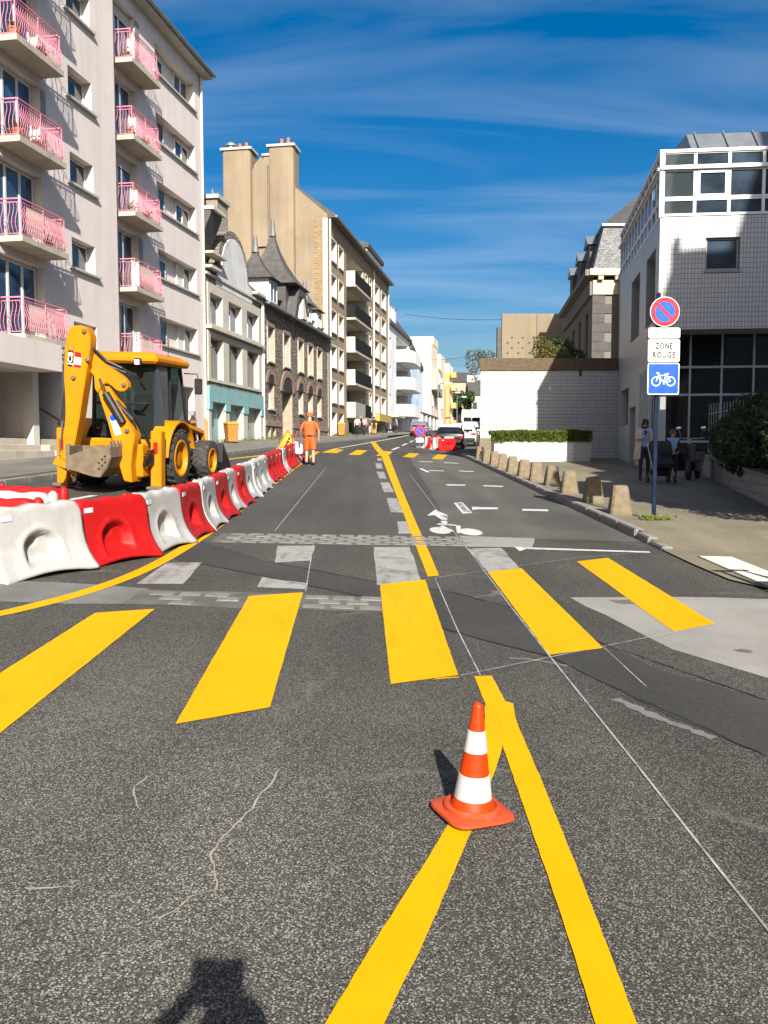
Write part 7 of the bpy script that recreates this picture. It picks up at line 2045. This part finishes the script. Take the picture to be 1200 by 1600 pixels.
# ================================================================== CARS
def carpaint(name, col, metal=.0):
    return pm(name, col, .3, .05, 2, metal=metal, coat=.8, spec=.5)
M_CGL = glass_mat('car_glass', (.015, .018, .02), .03)
M_TRIM = pm('car_trim', (.02, .02, .02), .6, .1); M_ALLOY = pm('alloy', (.5, .5, .52), .35, .1, metal=.7)
def car(name, loc, rz, L, W, Hh, paint, label, roofmat=None, lamp='round', style='hatch', cat='car'):
    e = empty(name, loc, rz, label, cat)
    e.rotation_euler = (.0376, .02, rz)
    hw = W / 2; zb = Hh * .60
    # stations from tail (y=0) to nose (y=L): bottom, belt, top, half width at belt, at top
    if style == 'van':
        st = [(0, .35, 1.15, Hh - .12, 1.0, .93), (.08, .3, 1.15, Hh, 1.0, .94), (L * .72, .3, 1.1, Hh, 1.0, .94), (L * .86, .3, 1.05, Hh * .72, 1, .88), (L * .97, .3, .9, .95, .97, .9), (L, .4, .7, .75, .9, .85)]
    else:
        st = [(0, .42, zb - .12, zb - .04, .90, .82), (.05, .32, zb, zb + .05, .96, .84), (L * .06 + .1, .28, zb + .02, Hh - .16, 1.0, .74), (L * .14 + .1, .26, zb + .02, Hh - .02, 1.0, .74), (L * .40, .24, zb, Hh, 1.0, .76), (L * .56, .24, zb - .02, Hh - .06, 1, .75), (L * .72, .24, zb - .05, zb + .02, 1, .84), (L * .92, .26, zb - .15, zb - .10, .96, .84), (L, .36, zb - .30, zb - .26, .84, .76)]
    secs = []
    for y, z0, z1, z2, w1, w2 in st:
        a, b = hw * w1, hw * w2
        secs.append([(-a * .96, y, z0), (-a, y, z0 + .18), (-a, y, z1 - .08), (-a * .97, y, z1), (-b, y, z2 - .05), (-b * .85, y, z2), (b * .85, y, z2), (b, y, z2 - .05), (a * .97, y, z1), (a, y, z1 - .08), (a, y, z0 + .18), (a * .96, y, z0)])
    m = MB(); m.loft(secs); body = m.build('body', paint, e, smooth=True, local=True)
    # glass set 6 mm proud of the greenhouse
    gl = MB()
    if style != 'van':
        def pt(i, s, t, k=.008):
            q = secs[i]; a, b = (q[3], q[4]) if s < 0 else (q[8], q[7])
            return (a[0] + (b[0] - a[0]) * t + s * k, a[1], a[2] + (b[2] - a[2]) * t)
        for s in (-1, 1):
            gl.poly([pt(3, s, .12), pt(4, s, .12), pt(4, s, .86), pt(3, s, .82)]); gl.poly([pt(4, s, .12), pt(5, s, .12), pt(5, s, .86), pt(4, s, .86)])
        q1, q2 = secs[1], secs[2]
        y1_, z1_, y2_, z2_ = q1[3][1], q1[3][2] + .06, q2[4][1], q2[4][2] - .02
        gl.poly([(-hw * .74, y1_ - .012, z1_ + .02), (hw * .74, y1_ - .012, z1_ + .02), (hw * .64, y2_ - .014, z2_), (-hw * .64, y2_ - .014, z2_)])
        q5, q6 = secs[5], secs[6]
        gl.poly([(-hw * .70, q5[4][1] + .03, q5[4][2] - .02), (hw * .70, q5[4][1] + .03, q5[4][2] - .02), (hw * .78, q6[4][1] + .02, q6[4][2] + .02), (-hw * .78, q6[4][1] + .02, q6[4][2] + .02)])
    else:
        gl.poly([(-hw * .8, L * .74, Hh * .93), (hw * .8, L * .74, Hh * .93), (hw * .85, L * .87, Hh * .7), (-hw * .85, L * .87, Hh * .7)])
        gl.poly([(-hw * .75, -.008, 1.25), (-.05, -.008, 1.25), (-.05, -.008, 1.9), (-hw * .75, -.008, 1.9)]); gl.poly([(.05, -.008, 1.25), (hw * .75, -.008, 1.25), (hw * .75, -.008, 1.9), (.05, -.008, 1.9)])
    gl.build('windows', M_CGL, e, local=True)
    if roofmat:
        m = MB(); q = secs[2:6]; m.loft([[(p[0] * 1.003, p[1], p[2] + .006) for p in s_[4:8]] for s_ in q], closed=False, cap=False); m.build('roof_panel', roofmat, e, local=True)
    # bumper, plate, lamps
    m = MB(); m.bbox(-hw * .93, hw * .93, -.06, .16, .34, .56, .05); m.build('rear_bumper', M_TRIM if style != 'van' else paint, e, local=True)
    m = MB(); m.box(-.26, .26, -.072, -.061, .60 if style != 'van' else .42, .71 if style != 'van' else .53); m.build('number_plate', M_SWHT, e, local=True)
    for s in (-1, 1):
        m = MB()
        if lamp == 'round':
            m.lathe([(.11, 0), (.11, -.05), (.085, -.075), (.02, -.085)], 16, (s * hw * .80, .03, zb - .17), 'y')
        elif lamp == 'bar': m.bbox(s * hw * .78 - .16, s * hw * .78 + .16, -.03, .12, zb - .16, zb - .02, .03)
        else: m.bbox(s * hw * .92 - .06, s * hw * .92 + .06, -.03, .06, 1.0, 1.55, .02)
        m.build('tail_lamp', M_RLAMP, e, local=True)
        m = MB(); m.bbox(s * (hw + .09) - .08, s * (hw + .09) + .08, L * .60, L * .60 + .08, zb + .05, zb + .18, .03); m.build('mirror', paint, e, local=True)
        for yw in (L * .19, L * .82):
            R = .31 if style != 'van' else .33
            m = MB(); m.lathe([(R * .6, -.1), (R * .95, -.1), (R, -.06), (R, .06), (R * .95, .1), (R * .6, .1)], 22, (s * (hw - .09), yw, R), 'x', cap=False); w = m.build('wheel', M_TYRE, e, smooth=True, local=True)
            m = MB(); m.lathe([(R * .6, 0), (R * .58, s * .09), (R * .2, s * .07), (.02, s * .075)], 14, (s * (hw - .085), yw, R), 'x'); m.build('rim', M_ALLOY, w, local=True)
    return e
def gl_(x, y): return (x, y, g(x, y) + .003)
P_BLK = carpaint('paint_black', (.012, .012, .014)); P_GRY = carpaint('paint_grey', (.22, .23, .26), .3); P_WHT = carpaint('paint_white', (.76, .76, .76)); P_CRM = carpaint('paint_cream', (.68, .64, .52)); P_DRK = carpaint('paint_navy', (.03, .035, .05))
car('parked_car', gl_(3.75, 49.6), -radians(8), 3.75, 1.68, 1.42, P_BLK, 'black hatchback with round red tail lamps behind the far barriers', P_WHT, 'round')
car('parked_car', gl_(4.95, 54.5), -radians(9), 4.1, 1.75, 1.48, P_WHT, 'white car parked just ahead of the black hatchback', None, 'bar')
car('parked_car', gl_(6.45, 64.5), -radians(9.5), 4.2, 1.78, 1.55, P_WHT, 'white car with red lamps parked in front of the van', None, 'bar')
car('moving_car', gl_(3.35, 84), -radians(9.5), 4.2, 1.78, 1.50, P_GRY, 'grey hatchback driving away in the middle of the street', None, 'bar')
car('delivery_van', gl_(8.1, 80), -radians(9.5), 5.4, 1.98, 2.6, P_CRM, 'tall cream white van parked up the street', None, 'van', 'van', 'van')
car('parked_car', gl_(8.3, 68.5), -radians(9.5), 4.3, 1.8, 1.6, P_DRK, 'dark car parked beside the tiled wall corner', None, 'bar')

# ================================================================== PEOPLE
M_SKIN = pm('skin', (.52, .30, .20), .6, .1, 8); M_HAIR = pm('dark_hair', (.02, .014, .010), .6, .3, 20); M_HAIRL = pm('brown_hair', (.12, .06, .03), .6, .3, 20)
M_ORT = pm('hi_vis_orange', (.56, .115, .018), .75, .10, 6, bmp=.25, bscale=14); M_BOOT = pm('boot_leather', (.04, .035, .03), .7, .3, 8); M_BELT = pm('belt', (.10, .03, .02), .6)
def cloth(name, c): return pm(name, c, .85, .15, 7, bmp=.25, bscale=16)
def person(loc, rz, H, pose, mats, label, hair=None, cat='person', extra=None):
    """one skinned body mesh; pose gives joint positions for a 1.75 m figure; face regions take the clothing materials"""
    k = H / 1.75
    e = empty('person', loc, rz, label, cat)
    J = dict(pel=(0, 0, .95), wai=(0, .0, 1.10), che=(0, .01, 1.30), nb=(0, 0, 1.45), nk=(0, .015, 1.52), hd=(0, .03, 1.62), ht=(0, .02, 1.72),
             ls=(-.17, 0, 1.41), le=(-.24, -.02, 1.14), lw=(-.24, .06, .90), lh=(-.24, .09, .82), rs=(.17, 0, 1.41), re=(.24, -.02, 1.14), rw=(.24, .06, .90), rh=(.24, .09, .82),
             lp=(-.095, 0, .90), lk=(-.10, .03, .50), la=(-.10, 0, .09), lt=(-.11, .17, .035), rp=(.095, 0, .90), rk=(.10, .03, .50), ra=(.10, 0, .09), rt=(.11, .17, .035))
    J.update(pose)
    R = dict(pel=(.165, .12), wai=(.145, .105), che=(.175, .115), nb=(.07, .065), nk=(.056, .056), hd=(.082, .10), ht=(.05, .06), ls=(.07, .07), le=(.046, .046), lw=(.030, .030), lh=(.034, .022), rs=(.07, .07), re=(.046, .046), rw=(.030, .030), rh=(.034, .022),
             lp=(.09, .095), lk=(.058, .06), la=(.040, .042), lt=(.034, .03), rp=(.09, .095), rk=(.058, .06), ra=(.040, .042), rt=(.034, .03))
    E = [('pel', 'wai', 'top'), ('wai', 'che', 'top'), ('che', 'nb', 'top'), ('nb', 'nk', 'skin'), ('nk', 'hd', 'skin'), ('hd', 'ht', 'skin'), ('che', 'ls', 'top'), ('ls', 'le', 'sleeve'), ('le', 'lw', 'fore'), ('lw', 'lh', 'skin'), ('che', 'rs', 'top'), ('rs', 're', 'sleeve'), ('re', 'rw', 'fore'), ('rw', 'rh', 'skin'),
         ('pel', 'lp', 'leg'), ('lp', 'lk', 'leg'), ('lk', 'la', 'shin'), ('la', 'lt', 'shoe'), ('pel', 'rp', 'leg'), ('rp', 'rk', 'leg'), ('rk', 'ra', 'shin'), ('ra', 'rt', 'shoe')]
    names = list(J); V = [Vector(J[n]) * k for n in names]; rad = [tuple(c * k for c in R[n]) for n in names]; ed = [(names.index(a), names.index(b)) for a, b, _ in E]; reg = [r for *_, r in E]
    for s in ('l', 'r'):       # fingers
        h = Vector(J[s + 'h']); w = Vector(J[s + 'w']); d = (h - w).normalized(); side = d.cross(Vector((1, 0, 0)) if abs(d.x) < .8 else Vector((0, 1, 0))).normalized()
        for q in range(5):
            o_ = (q - 1.5) * .017 if q < 4 else -.04
            L_ = (.055, .065, .062, .05, .035)[q]
            p1 = h + side * o_ + d * .02 * (1 if q < 4 else -.5); p2 = p1 + d * L_ * (.6 if q == 4 else 1) + side * (.0 if q < 4 else -.03)
            V += [p1 * k, p2 * k]; rad += [(.010 * k, .010 * k), (.007 * k, .007 * k)]
            ed += [(names.index(s + 'h'), len(V) - 2), (len(V) - 2, len(V) - 1)]; reg += ['skin', 'skin']
    me = bpy.data.meshes.new('body'); me.from_pydata([tuple(v) for v in V], ed, [])
    ob = bpy.data.objects.new('body', me); COL.objects.link(ob)
    ob.modifiers.new('Skin', 'SKIN'); sd = ob.modifiers.new('Sub', 'SUBSURF'); sd.levels = 2; sd.render_levels = 2
    for i, dta in enumerate(me.skin_vertices[0].data):
        dta.radius = rad[i]; dta.use_root = (i == 0)
    dg = bpy.context.evaluated_depsgraph_get()
    nm = bpy.data.meshes.new_from_object(ob.evaluated_get(dg))
    bpy.data.objects.remove(ob)
    order = ['top', 'sleeve', 'fore', 'skin', 'leg', 'shin', 'shoe']
    nm.materials.clear()
    for r in order: nm.materials.append(mats.get(r, mats.get({'sleeve': 'top', 'fore': 'skin', 'shin': 'leg'}.get(r, r), M_SKIN)))
    segs = [(V[a], V[b], order.index(reg[i])) for i, (a, b) in enumerate(ed)]
    for p in nm.polygons:
        c = p.center; best = None
        for a, b, r in segs:
            ab = b - a; t = max(0, min(1, (c - a).dot(ab) / max(1e-9, ab.length_squared))); d = (a + ab * t - c).length
            if best is None or d < best[0]: best = (d, r)
        p.material_index = best[1]; p.use_smooth = True
    body = bpy.data.objects.new('body', nm); COL.objects.link(body); body.parent = e
    hd = Vector(J['hd']) * k
    # face: nose, ears, eyes, brows, mouth follow the head
    f = MB(); f.path([hd + Vector((0, .092, .015)) * k, hd + Vector((0, .118, -.018)) * k], [.010 * k, .015 * k], 6)
    for s in (-1, 1): f.ball(hd + Vector((s * .085, .0, -.005)) * k, .012 * k, .022 * k, .032 * k, 8, 6)
    f.build('face_features', M_SKIN, e, smooth=True, local=True)
    f = MB()
    for s in (-1, 1): f.ball(hd + Vector((s * .033, .088, .02)) * k, .012 * k, .008 * k, .006 * k, 8, 6); f.box(hd.x + s * .033 * k - .018 * k, hd.x + s * .033 * k + .018 * k, hd.y + .086 * k, hd.y + .096 * k, hd.z + .038 * k, hd.z + .044 * k)
    f.build('eyes', M_HAIR, e, local=True)
    f = MB(); f.box(hd.x - .024 * k, hd.x + .024 * k, hd.y + .088 * k, hd.y + .098 * k, hd.z - .055 * k, hd.z - .047 * k); f.build('mouth', pm('lips', (.40, .12, .10), .5), e, local=True)
    if hair == 'cap':
        m = MB(); m.lathe([(.105 * k, 0), (.106 * k, .04 * k), (.095 * k, .085 * k), (.06 * k, .115 * k), (.01 * k, .125 * k)], 18, (hd.x, hd.y - .008 * k, hd.z + .012 * k)); m.prism([(hd.x - .08 * k, hd.y + .07 * k), (hd.x + .08 * k, hd.y + .07 * k), (hd.x + .06 * k, hd.y + .19 * k), (hd.x - .06 * k, hd.y + .19 * k)], .012 * k, 'z', hd.z + .015 * k); m.build('cap', mats['top'], e, smooth=True, local=True)
    elif hair:
        m = MB(); m.ball((hd.x, hd.y - .022 * k, hd.z + .028 * k), .098 * k, .105 * k, .105 * k, 14, 10)
        if hair == 'long': m.ball((hd.x, hd.y - .05 * k, hd.z - .06 * k), .10 * k, .065 * k, .13 * k, 12, 8)
        m.build('hair', mats.get('hair', M_HAIR), e, smooth=True, local=True)
    if extra: extra(e, J, k)
    return e
def worker_extra(e, J, k):
    m = MB(); m.lathe([(.172, -.028), (.178, 0), (.172, .028)], 20, (0, 0, 1.0 * k)); m.v = [(x, y * .78, z) for x, y, z in m.v]; m.build('belt', M_BELT, e, smooth=True, local=True)
    for s in ('l', 'r'):
        p, q = Vector(J[s + 'p']) * k, Vector(J[s + 'k']) * k
        b = p.lerp(q, .92); m = MB(); m.path([p.lerp(q, .1), p.lerp(q, .5), b], [.112, .108, .100], 14); m.build('shorts_leg', M_ORT, e, smooth=True, local=True)
    m = MB(); m.loft([[(cx * .19, cy * .135, z * k) for cx, cy in [(cos(t), sin(t)) for t in [2 * pi * i / 20 for i in range(20)]]] for z in (.985, 1.1)] + [[(cx * .215, cy * .135, 1.36 * k) for cx, cy in [(cos(t), sin(t)) for t in [2 * pi * i / 20 for i in range(20)]]]], cap=False); m.build('t_shirt', M_ORT, e, smooth=True, local=True)
WX, WY = -2.42, 28.1
person((WX, WY, g(WX, WY)), radians(2), 1.72, dict(ls=(-.19, 0, 1.41), rs=(.19, 0, 1.41), le=(-.30, .0, 1.16), lw=(-.31, .14, .98), lh=(-.30, .20, .93), re=(.30, -.04, 1.15), rw=(.30, .02, .92), rh=(.30, .04, .84), lk=(-.11, .10, .50), la=(-.11, -.02, .12), lt=(-.12, .13, .05), rk=(.11, -.02, .50), ra=(.12, -.12, .10), rt=(.13, .05, .03)),
       dict(top=M_ORT, sleeve=M_ORT, fore=M_SKIN, skin=M_SKIN, leg=M_ORT, shin=M_SKIN, shoe=M_BOOT), 'worker in orange shirt, shorts and cap walking along the yellow line', 'cap', extra=worker_extra)
# line marking trolley the worker pushes
LMX, LMY = -2.80, 28.9
LM = empty('line_marking_trolley', (LMX, LMY, g(LMX, LMY)), -.1, 'small hand-pushed line marking trolley in front of the worker', 'trolley')
m = MB(); m.path([(-.2, -.5, .95), (-.2, -.1, .35), (-.2, .5, .2)], .018, 6); m.path([(.2, -.5, .95), (.2, -.1, .35), (.2, .5, .2)], .018, 6); m.path([(-.2, -.5, .95), (.2, -.5, .95)], .02, 6); m.path([(-.2, .0, .3), (.2, .0, .3)], .018, 6); m.build('frame', pm('trolley_red', (.45, .04, .05), .5, .2), LM, local=True)
m = MB(); m.bbox(-.17, .17, -.1, .35, .32, .72, .03); m.build('tank', M_SWHT, LM, local=True)
for s in (-1, 1):
    m = MB(); m.lathe([(.13, -.03), (.15, -.02), (.15, .02), (.13, .03)], 18, (s * .24, -.05, .15), 'x'); m.build('wheel', M_TYRE, LM, local=True)
m = MB(); m.lathe([(.09, -.025), (.1, .0), (.09, .025)], 16, (0, .5, .1), 'x'); m.build('wheel', M_TYRE, LM, local=True)
# walkers on the far left pavement
c_w = cloth('white_top', (.70, .68, .64)); c_b = cloth('black_cloth', (.02, .02, .025)); c_p = cloth('pink_top', (.60, .34, .30)); c_n = cloth('navy_cloth', (.03, .035, .06)); c_lb = cloth('light_blue_shirt', (.26, .42, .66)); c_be = cloth('beige_cardigan', (.55, .47, .38)); c_dk = cloth('dark_jacket', (.03, .02, .028))
walk = dict(lk=(-.10, .12, .50), la=(-.10, .10, .09), lt=(-.11, .27, .04), rk=(.10, .0, .50), ra=(.10, -.22, .12), rt=(.11, -.08, .04))
for (u, v, rz, mt_, lab, hair, pose) in ((59.9, 1.5, radians(170), dict(top=c_w, fore=M_SKIN, leg=c_b, shoe=c_b), 'walker in white top and black trousers, leftmost of the three', True, walk),
                                         (63.6, 1.3, radians(160), dict(top=c_p, fore=M_SKIN, leg=c_n, shoe=c_b, hair=M_HAIRL), 'walker in pink top between the other two', 'long', dict(walk, rw=(.15, .2, 1.12), rh=(.10, .24, 1.16))),
                                         (67.6, 1.3, radians(165), dict(top=c_b, fore=M_SKIN, leg=c_b, shin=M_SKIN, shoe=c_b), 'walker in black with a bag, rightmost of the three', 'long', walk)):
    person(at_front(u, v), rz, 1.68, pose, mt_, lab, hair)
# woman with phone and pushchair in the shade on the right
def woman_extra(e, J, k):
    m = MB()
    rows_ = []
    for z, rx, ry, oy in ((.62, .27, .17, -.03), (.85, .25, .165, -.02), (1.1, .215, .145, -.01), (1.3, .215, .14, 0), (1.43, .16, .10, 0)):
        rows_.append([(rx * cos(t), oy + ry * sin(t), z * k) for t in [radians(118) + radians(304) * i / 22 for i in range(23)]])
    m.loft(rows_, closed=False, cap=False); m.build('cardigan', c_be, e, smooth=True, local=True)
    h = Vector(J['rh']) * k; m = MB(); m.bbox(h.x - .06, h.x + .015, h.y + .0, h.y + .012, h.z + .0, h.z + .14, .004); m.build('phone_case', M_SBLK, e, local=True)
wz_ = g(6.75, 22.3) + .12
person((6.75, 22.3, wz_), radians(176), 1.64, dict(ls=(-.16, 0, 1.41), le=(-.25, .03, 1.16), lw=(-.20, .22, 1.05), lh=(-.19, .29, 1.04), re=(.24, .04, 1.16), rw=(.10, .22, 1.20), rh=(.05, .25, 1.25), hd=(0, .06, 1.60), ht=(0, .07, 1.70)),
       dict(top=c_lb, sleeve=c_be, fore=c_be, leg=c_n, shoe=c_b), 'woman in blue top and beige cardigan looking at her phone behind the signpost', 'long', extra=woman_extra)
PS = empty('pushchair', (6.95, 21.55, g(6.95, 21.55) + .12), radians(176), 'dark pushchair standing beside the woman in the shade', 'pushchair')
m = MB(); m.path([(-.24, -.45, 1.0), (-.24, .0, .55), (-.24, .35, .2)], .016, 6); m.path([(.24, -.45, 1.0), (.24, .0, .55), (.24, .35, .2)], .016, 6); m.path([(-.24, -.45, 1.0), (.24, -.45, 1.0)], .02, 6); m.path([(-.24, .1, .5), (-.24, -.35, .15)], .014, 6); m.path([(.24, .1, .5), (.24, -.35, .15)], .014, 6); m.build('frame', M_ALLOY, PS, local=True)
m = MB(); m.loft([[(-.22, -.1, .35), (.22, -.1, .35), (.22, .35, .40), (-.22, .35, .40)], [(-.22, -.16, .5), (.22, -.16, .5), (.22, .38, .5), (-.22, .38, .5)], [(-.22, -.28, .92), (.22, -.28, .92), (.22, -.22, .92), (-.22, -.22, .92)]]); m.build('seat', c_b, PS, local=True)
m = MB(); m.lathe([(.27, -.23), (.27, .23)], 16, (0, -.12, .80), 'x'); m.v = [p for p in m.v]; m.build('hood', c_dk, PS, smooth=True, local=True)
m = MB(); m.bbox(-.2, .2, -.32, .05, .18, .38, .05); m.build('basket', c_n, PS, local=True)
for s in (-1, 1):
    for y in (.36, -.36):
        m = MB(); m.lathe([(.09, -.02), (.1, 0), (.09, .02)], 14, (s * .25, y, .1), 'x'); m.build('wheel', M_TYRE, PS, local=True)
person((7.35, 21.9, g(7.35, 21.9) + .12), radians(185), 1.36, dict(lw=(-.14, .14, 1.0), lh=(-.10, .18, .96), rw=(.14, .14, 1.0), rh=(.1, .18, .96)), dict(top=c_lb, sleeve=c_dk, fore=c_dk, leg=c_dk, shin=c_dk, shoe=c_b, hair=M_HAIRL), 'child in dark jacket over light blue shirt beside the pushchair', True)
# motor scooter parked by the railing
SC = empty('motor_scooter', (8.25, 22.9, g(8.25, 22.9) + .12), radians(150), 'dark motor scooter with a round mirror parked by the railing', 'scooter')
M_SCD = carpaint('scooter_black', (.015, .015, .018))
for y in (-.62, .62):
    m = MB(); m.lathe([(.14, -.05), (.24, -.05), (.26, 0), (.24, .05), (.14, .05)], 20, (0, y, .26), 'x'); w = m.build('wheel', M_TYRE, SC, smooth=True, local=True)
    m = MB(); m.lathe([(.14, -.04), (.14, .04)], 14, (0, y, .26), 'x'); m.build('rim', M_ALLOY, w, local=True)
m = MB(); m.prism([(-.75, .45), (-.78, .72), (-.2, .78), (-.1, .45), (.2, .38), (.42, .45), (.5, .95), (.58, .95), (.62, .5), (.5, .25), (-.3, .22)], .28, 'x', -.14); m.build('body', M_SCD, SC, local=True)
m = MB(); m.bbox(-.13, .13, -.75, -.12, .78, .86, .03); m.build('seat', c_b, SC, local=True)
m = MB(); m.path([(0, .62, .26), (0, .5, .95), (0, .46, 1.08)], .03, 6); m.path([(-.33, .38, 1.1), (0, .46, 1.08), (.33, .38, 1.1)], .018, 6); m.build('steering', M_SGRY, SC, local=True)
for s in (-1, 1):
    m = MB(); m.path([(s * .25, .42, 1.1), (s * .3, .45, 1.32)], .008, 5); m.build('mirror_stem', M_SGRY, SC, local=True)
    m = MB(); m.ball((s * .31, .45, 1.36), .065, .02, .05, 10, 8); m.build('mirror', M_CHR, SC, smooth=True, local=True)
# small motor scooter far left
sx = at_front(77.6, 1.0)
S2 = copy_tree(SC); S2.location = sx; S2.rotation_euler = (0, 0, radians(70)); tag(S2, 'small motor scooter parked before the white building', 'scooter')
# the photographer, standing behind the camera: only the shadow shows in the picture
PH = person((.04, -.34, g(.04, -.34)), 0.0, 1.74, dict(ls=(-.19, 0, 1.42), le=(-.40, .18, 1.38), lw=(-.20, .25, 1.54), lh=(-.15, .26, 1.61), re=(.14, .16, 1.14), rw=(.02, .25, 1.36), rh=(.0, .26, 1.44), rs=(.18, 0, 1.42)), dict(top=c_n, fore=M_SKIN, leg=c_b, shoe=c_b), 'photographer in dark clothes whose shadow falls on the road', True)
PN = empty('smartphone', (-.05, -.045, 1.60), 0, 'smartphone held up by the photographer', 'phone')
m = MB(); m.bbox(-.075, .075, -.008, .0, -.08, .065, .004); m.build('case', M_SBLK, PN, local=True)
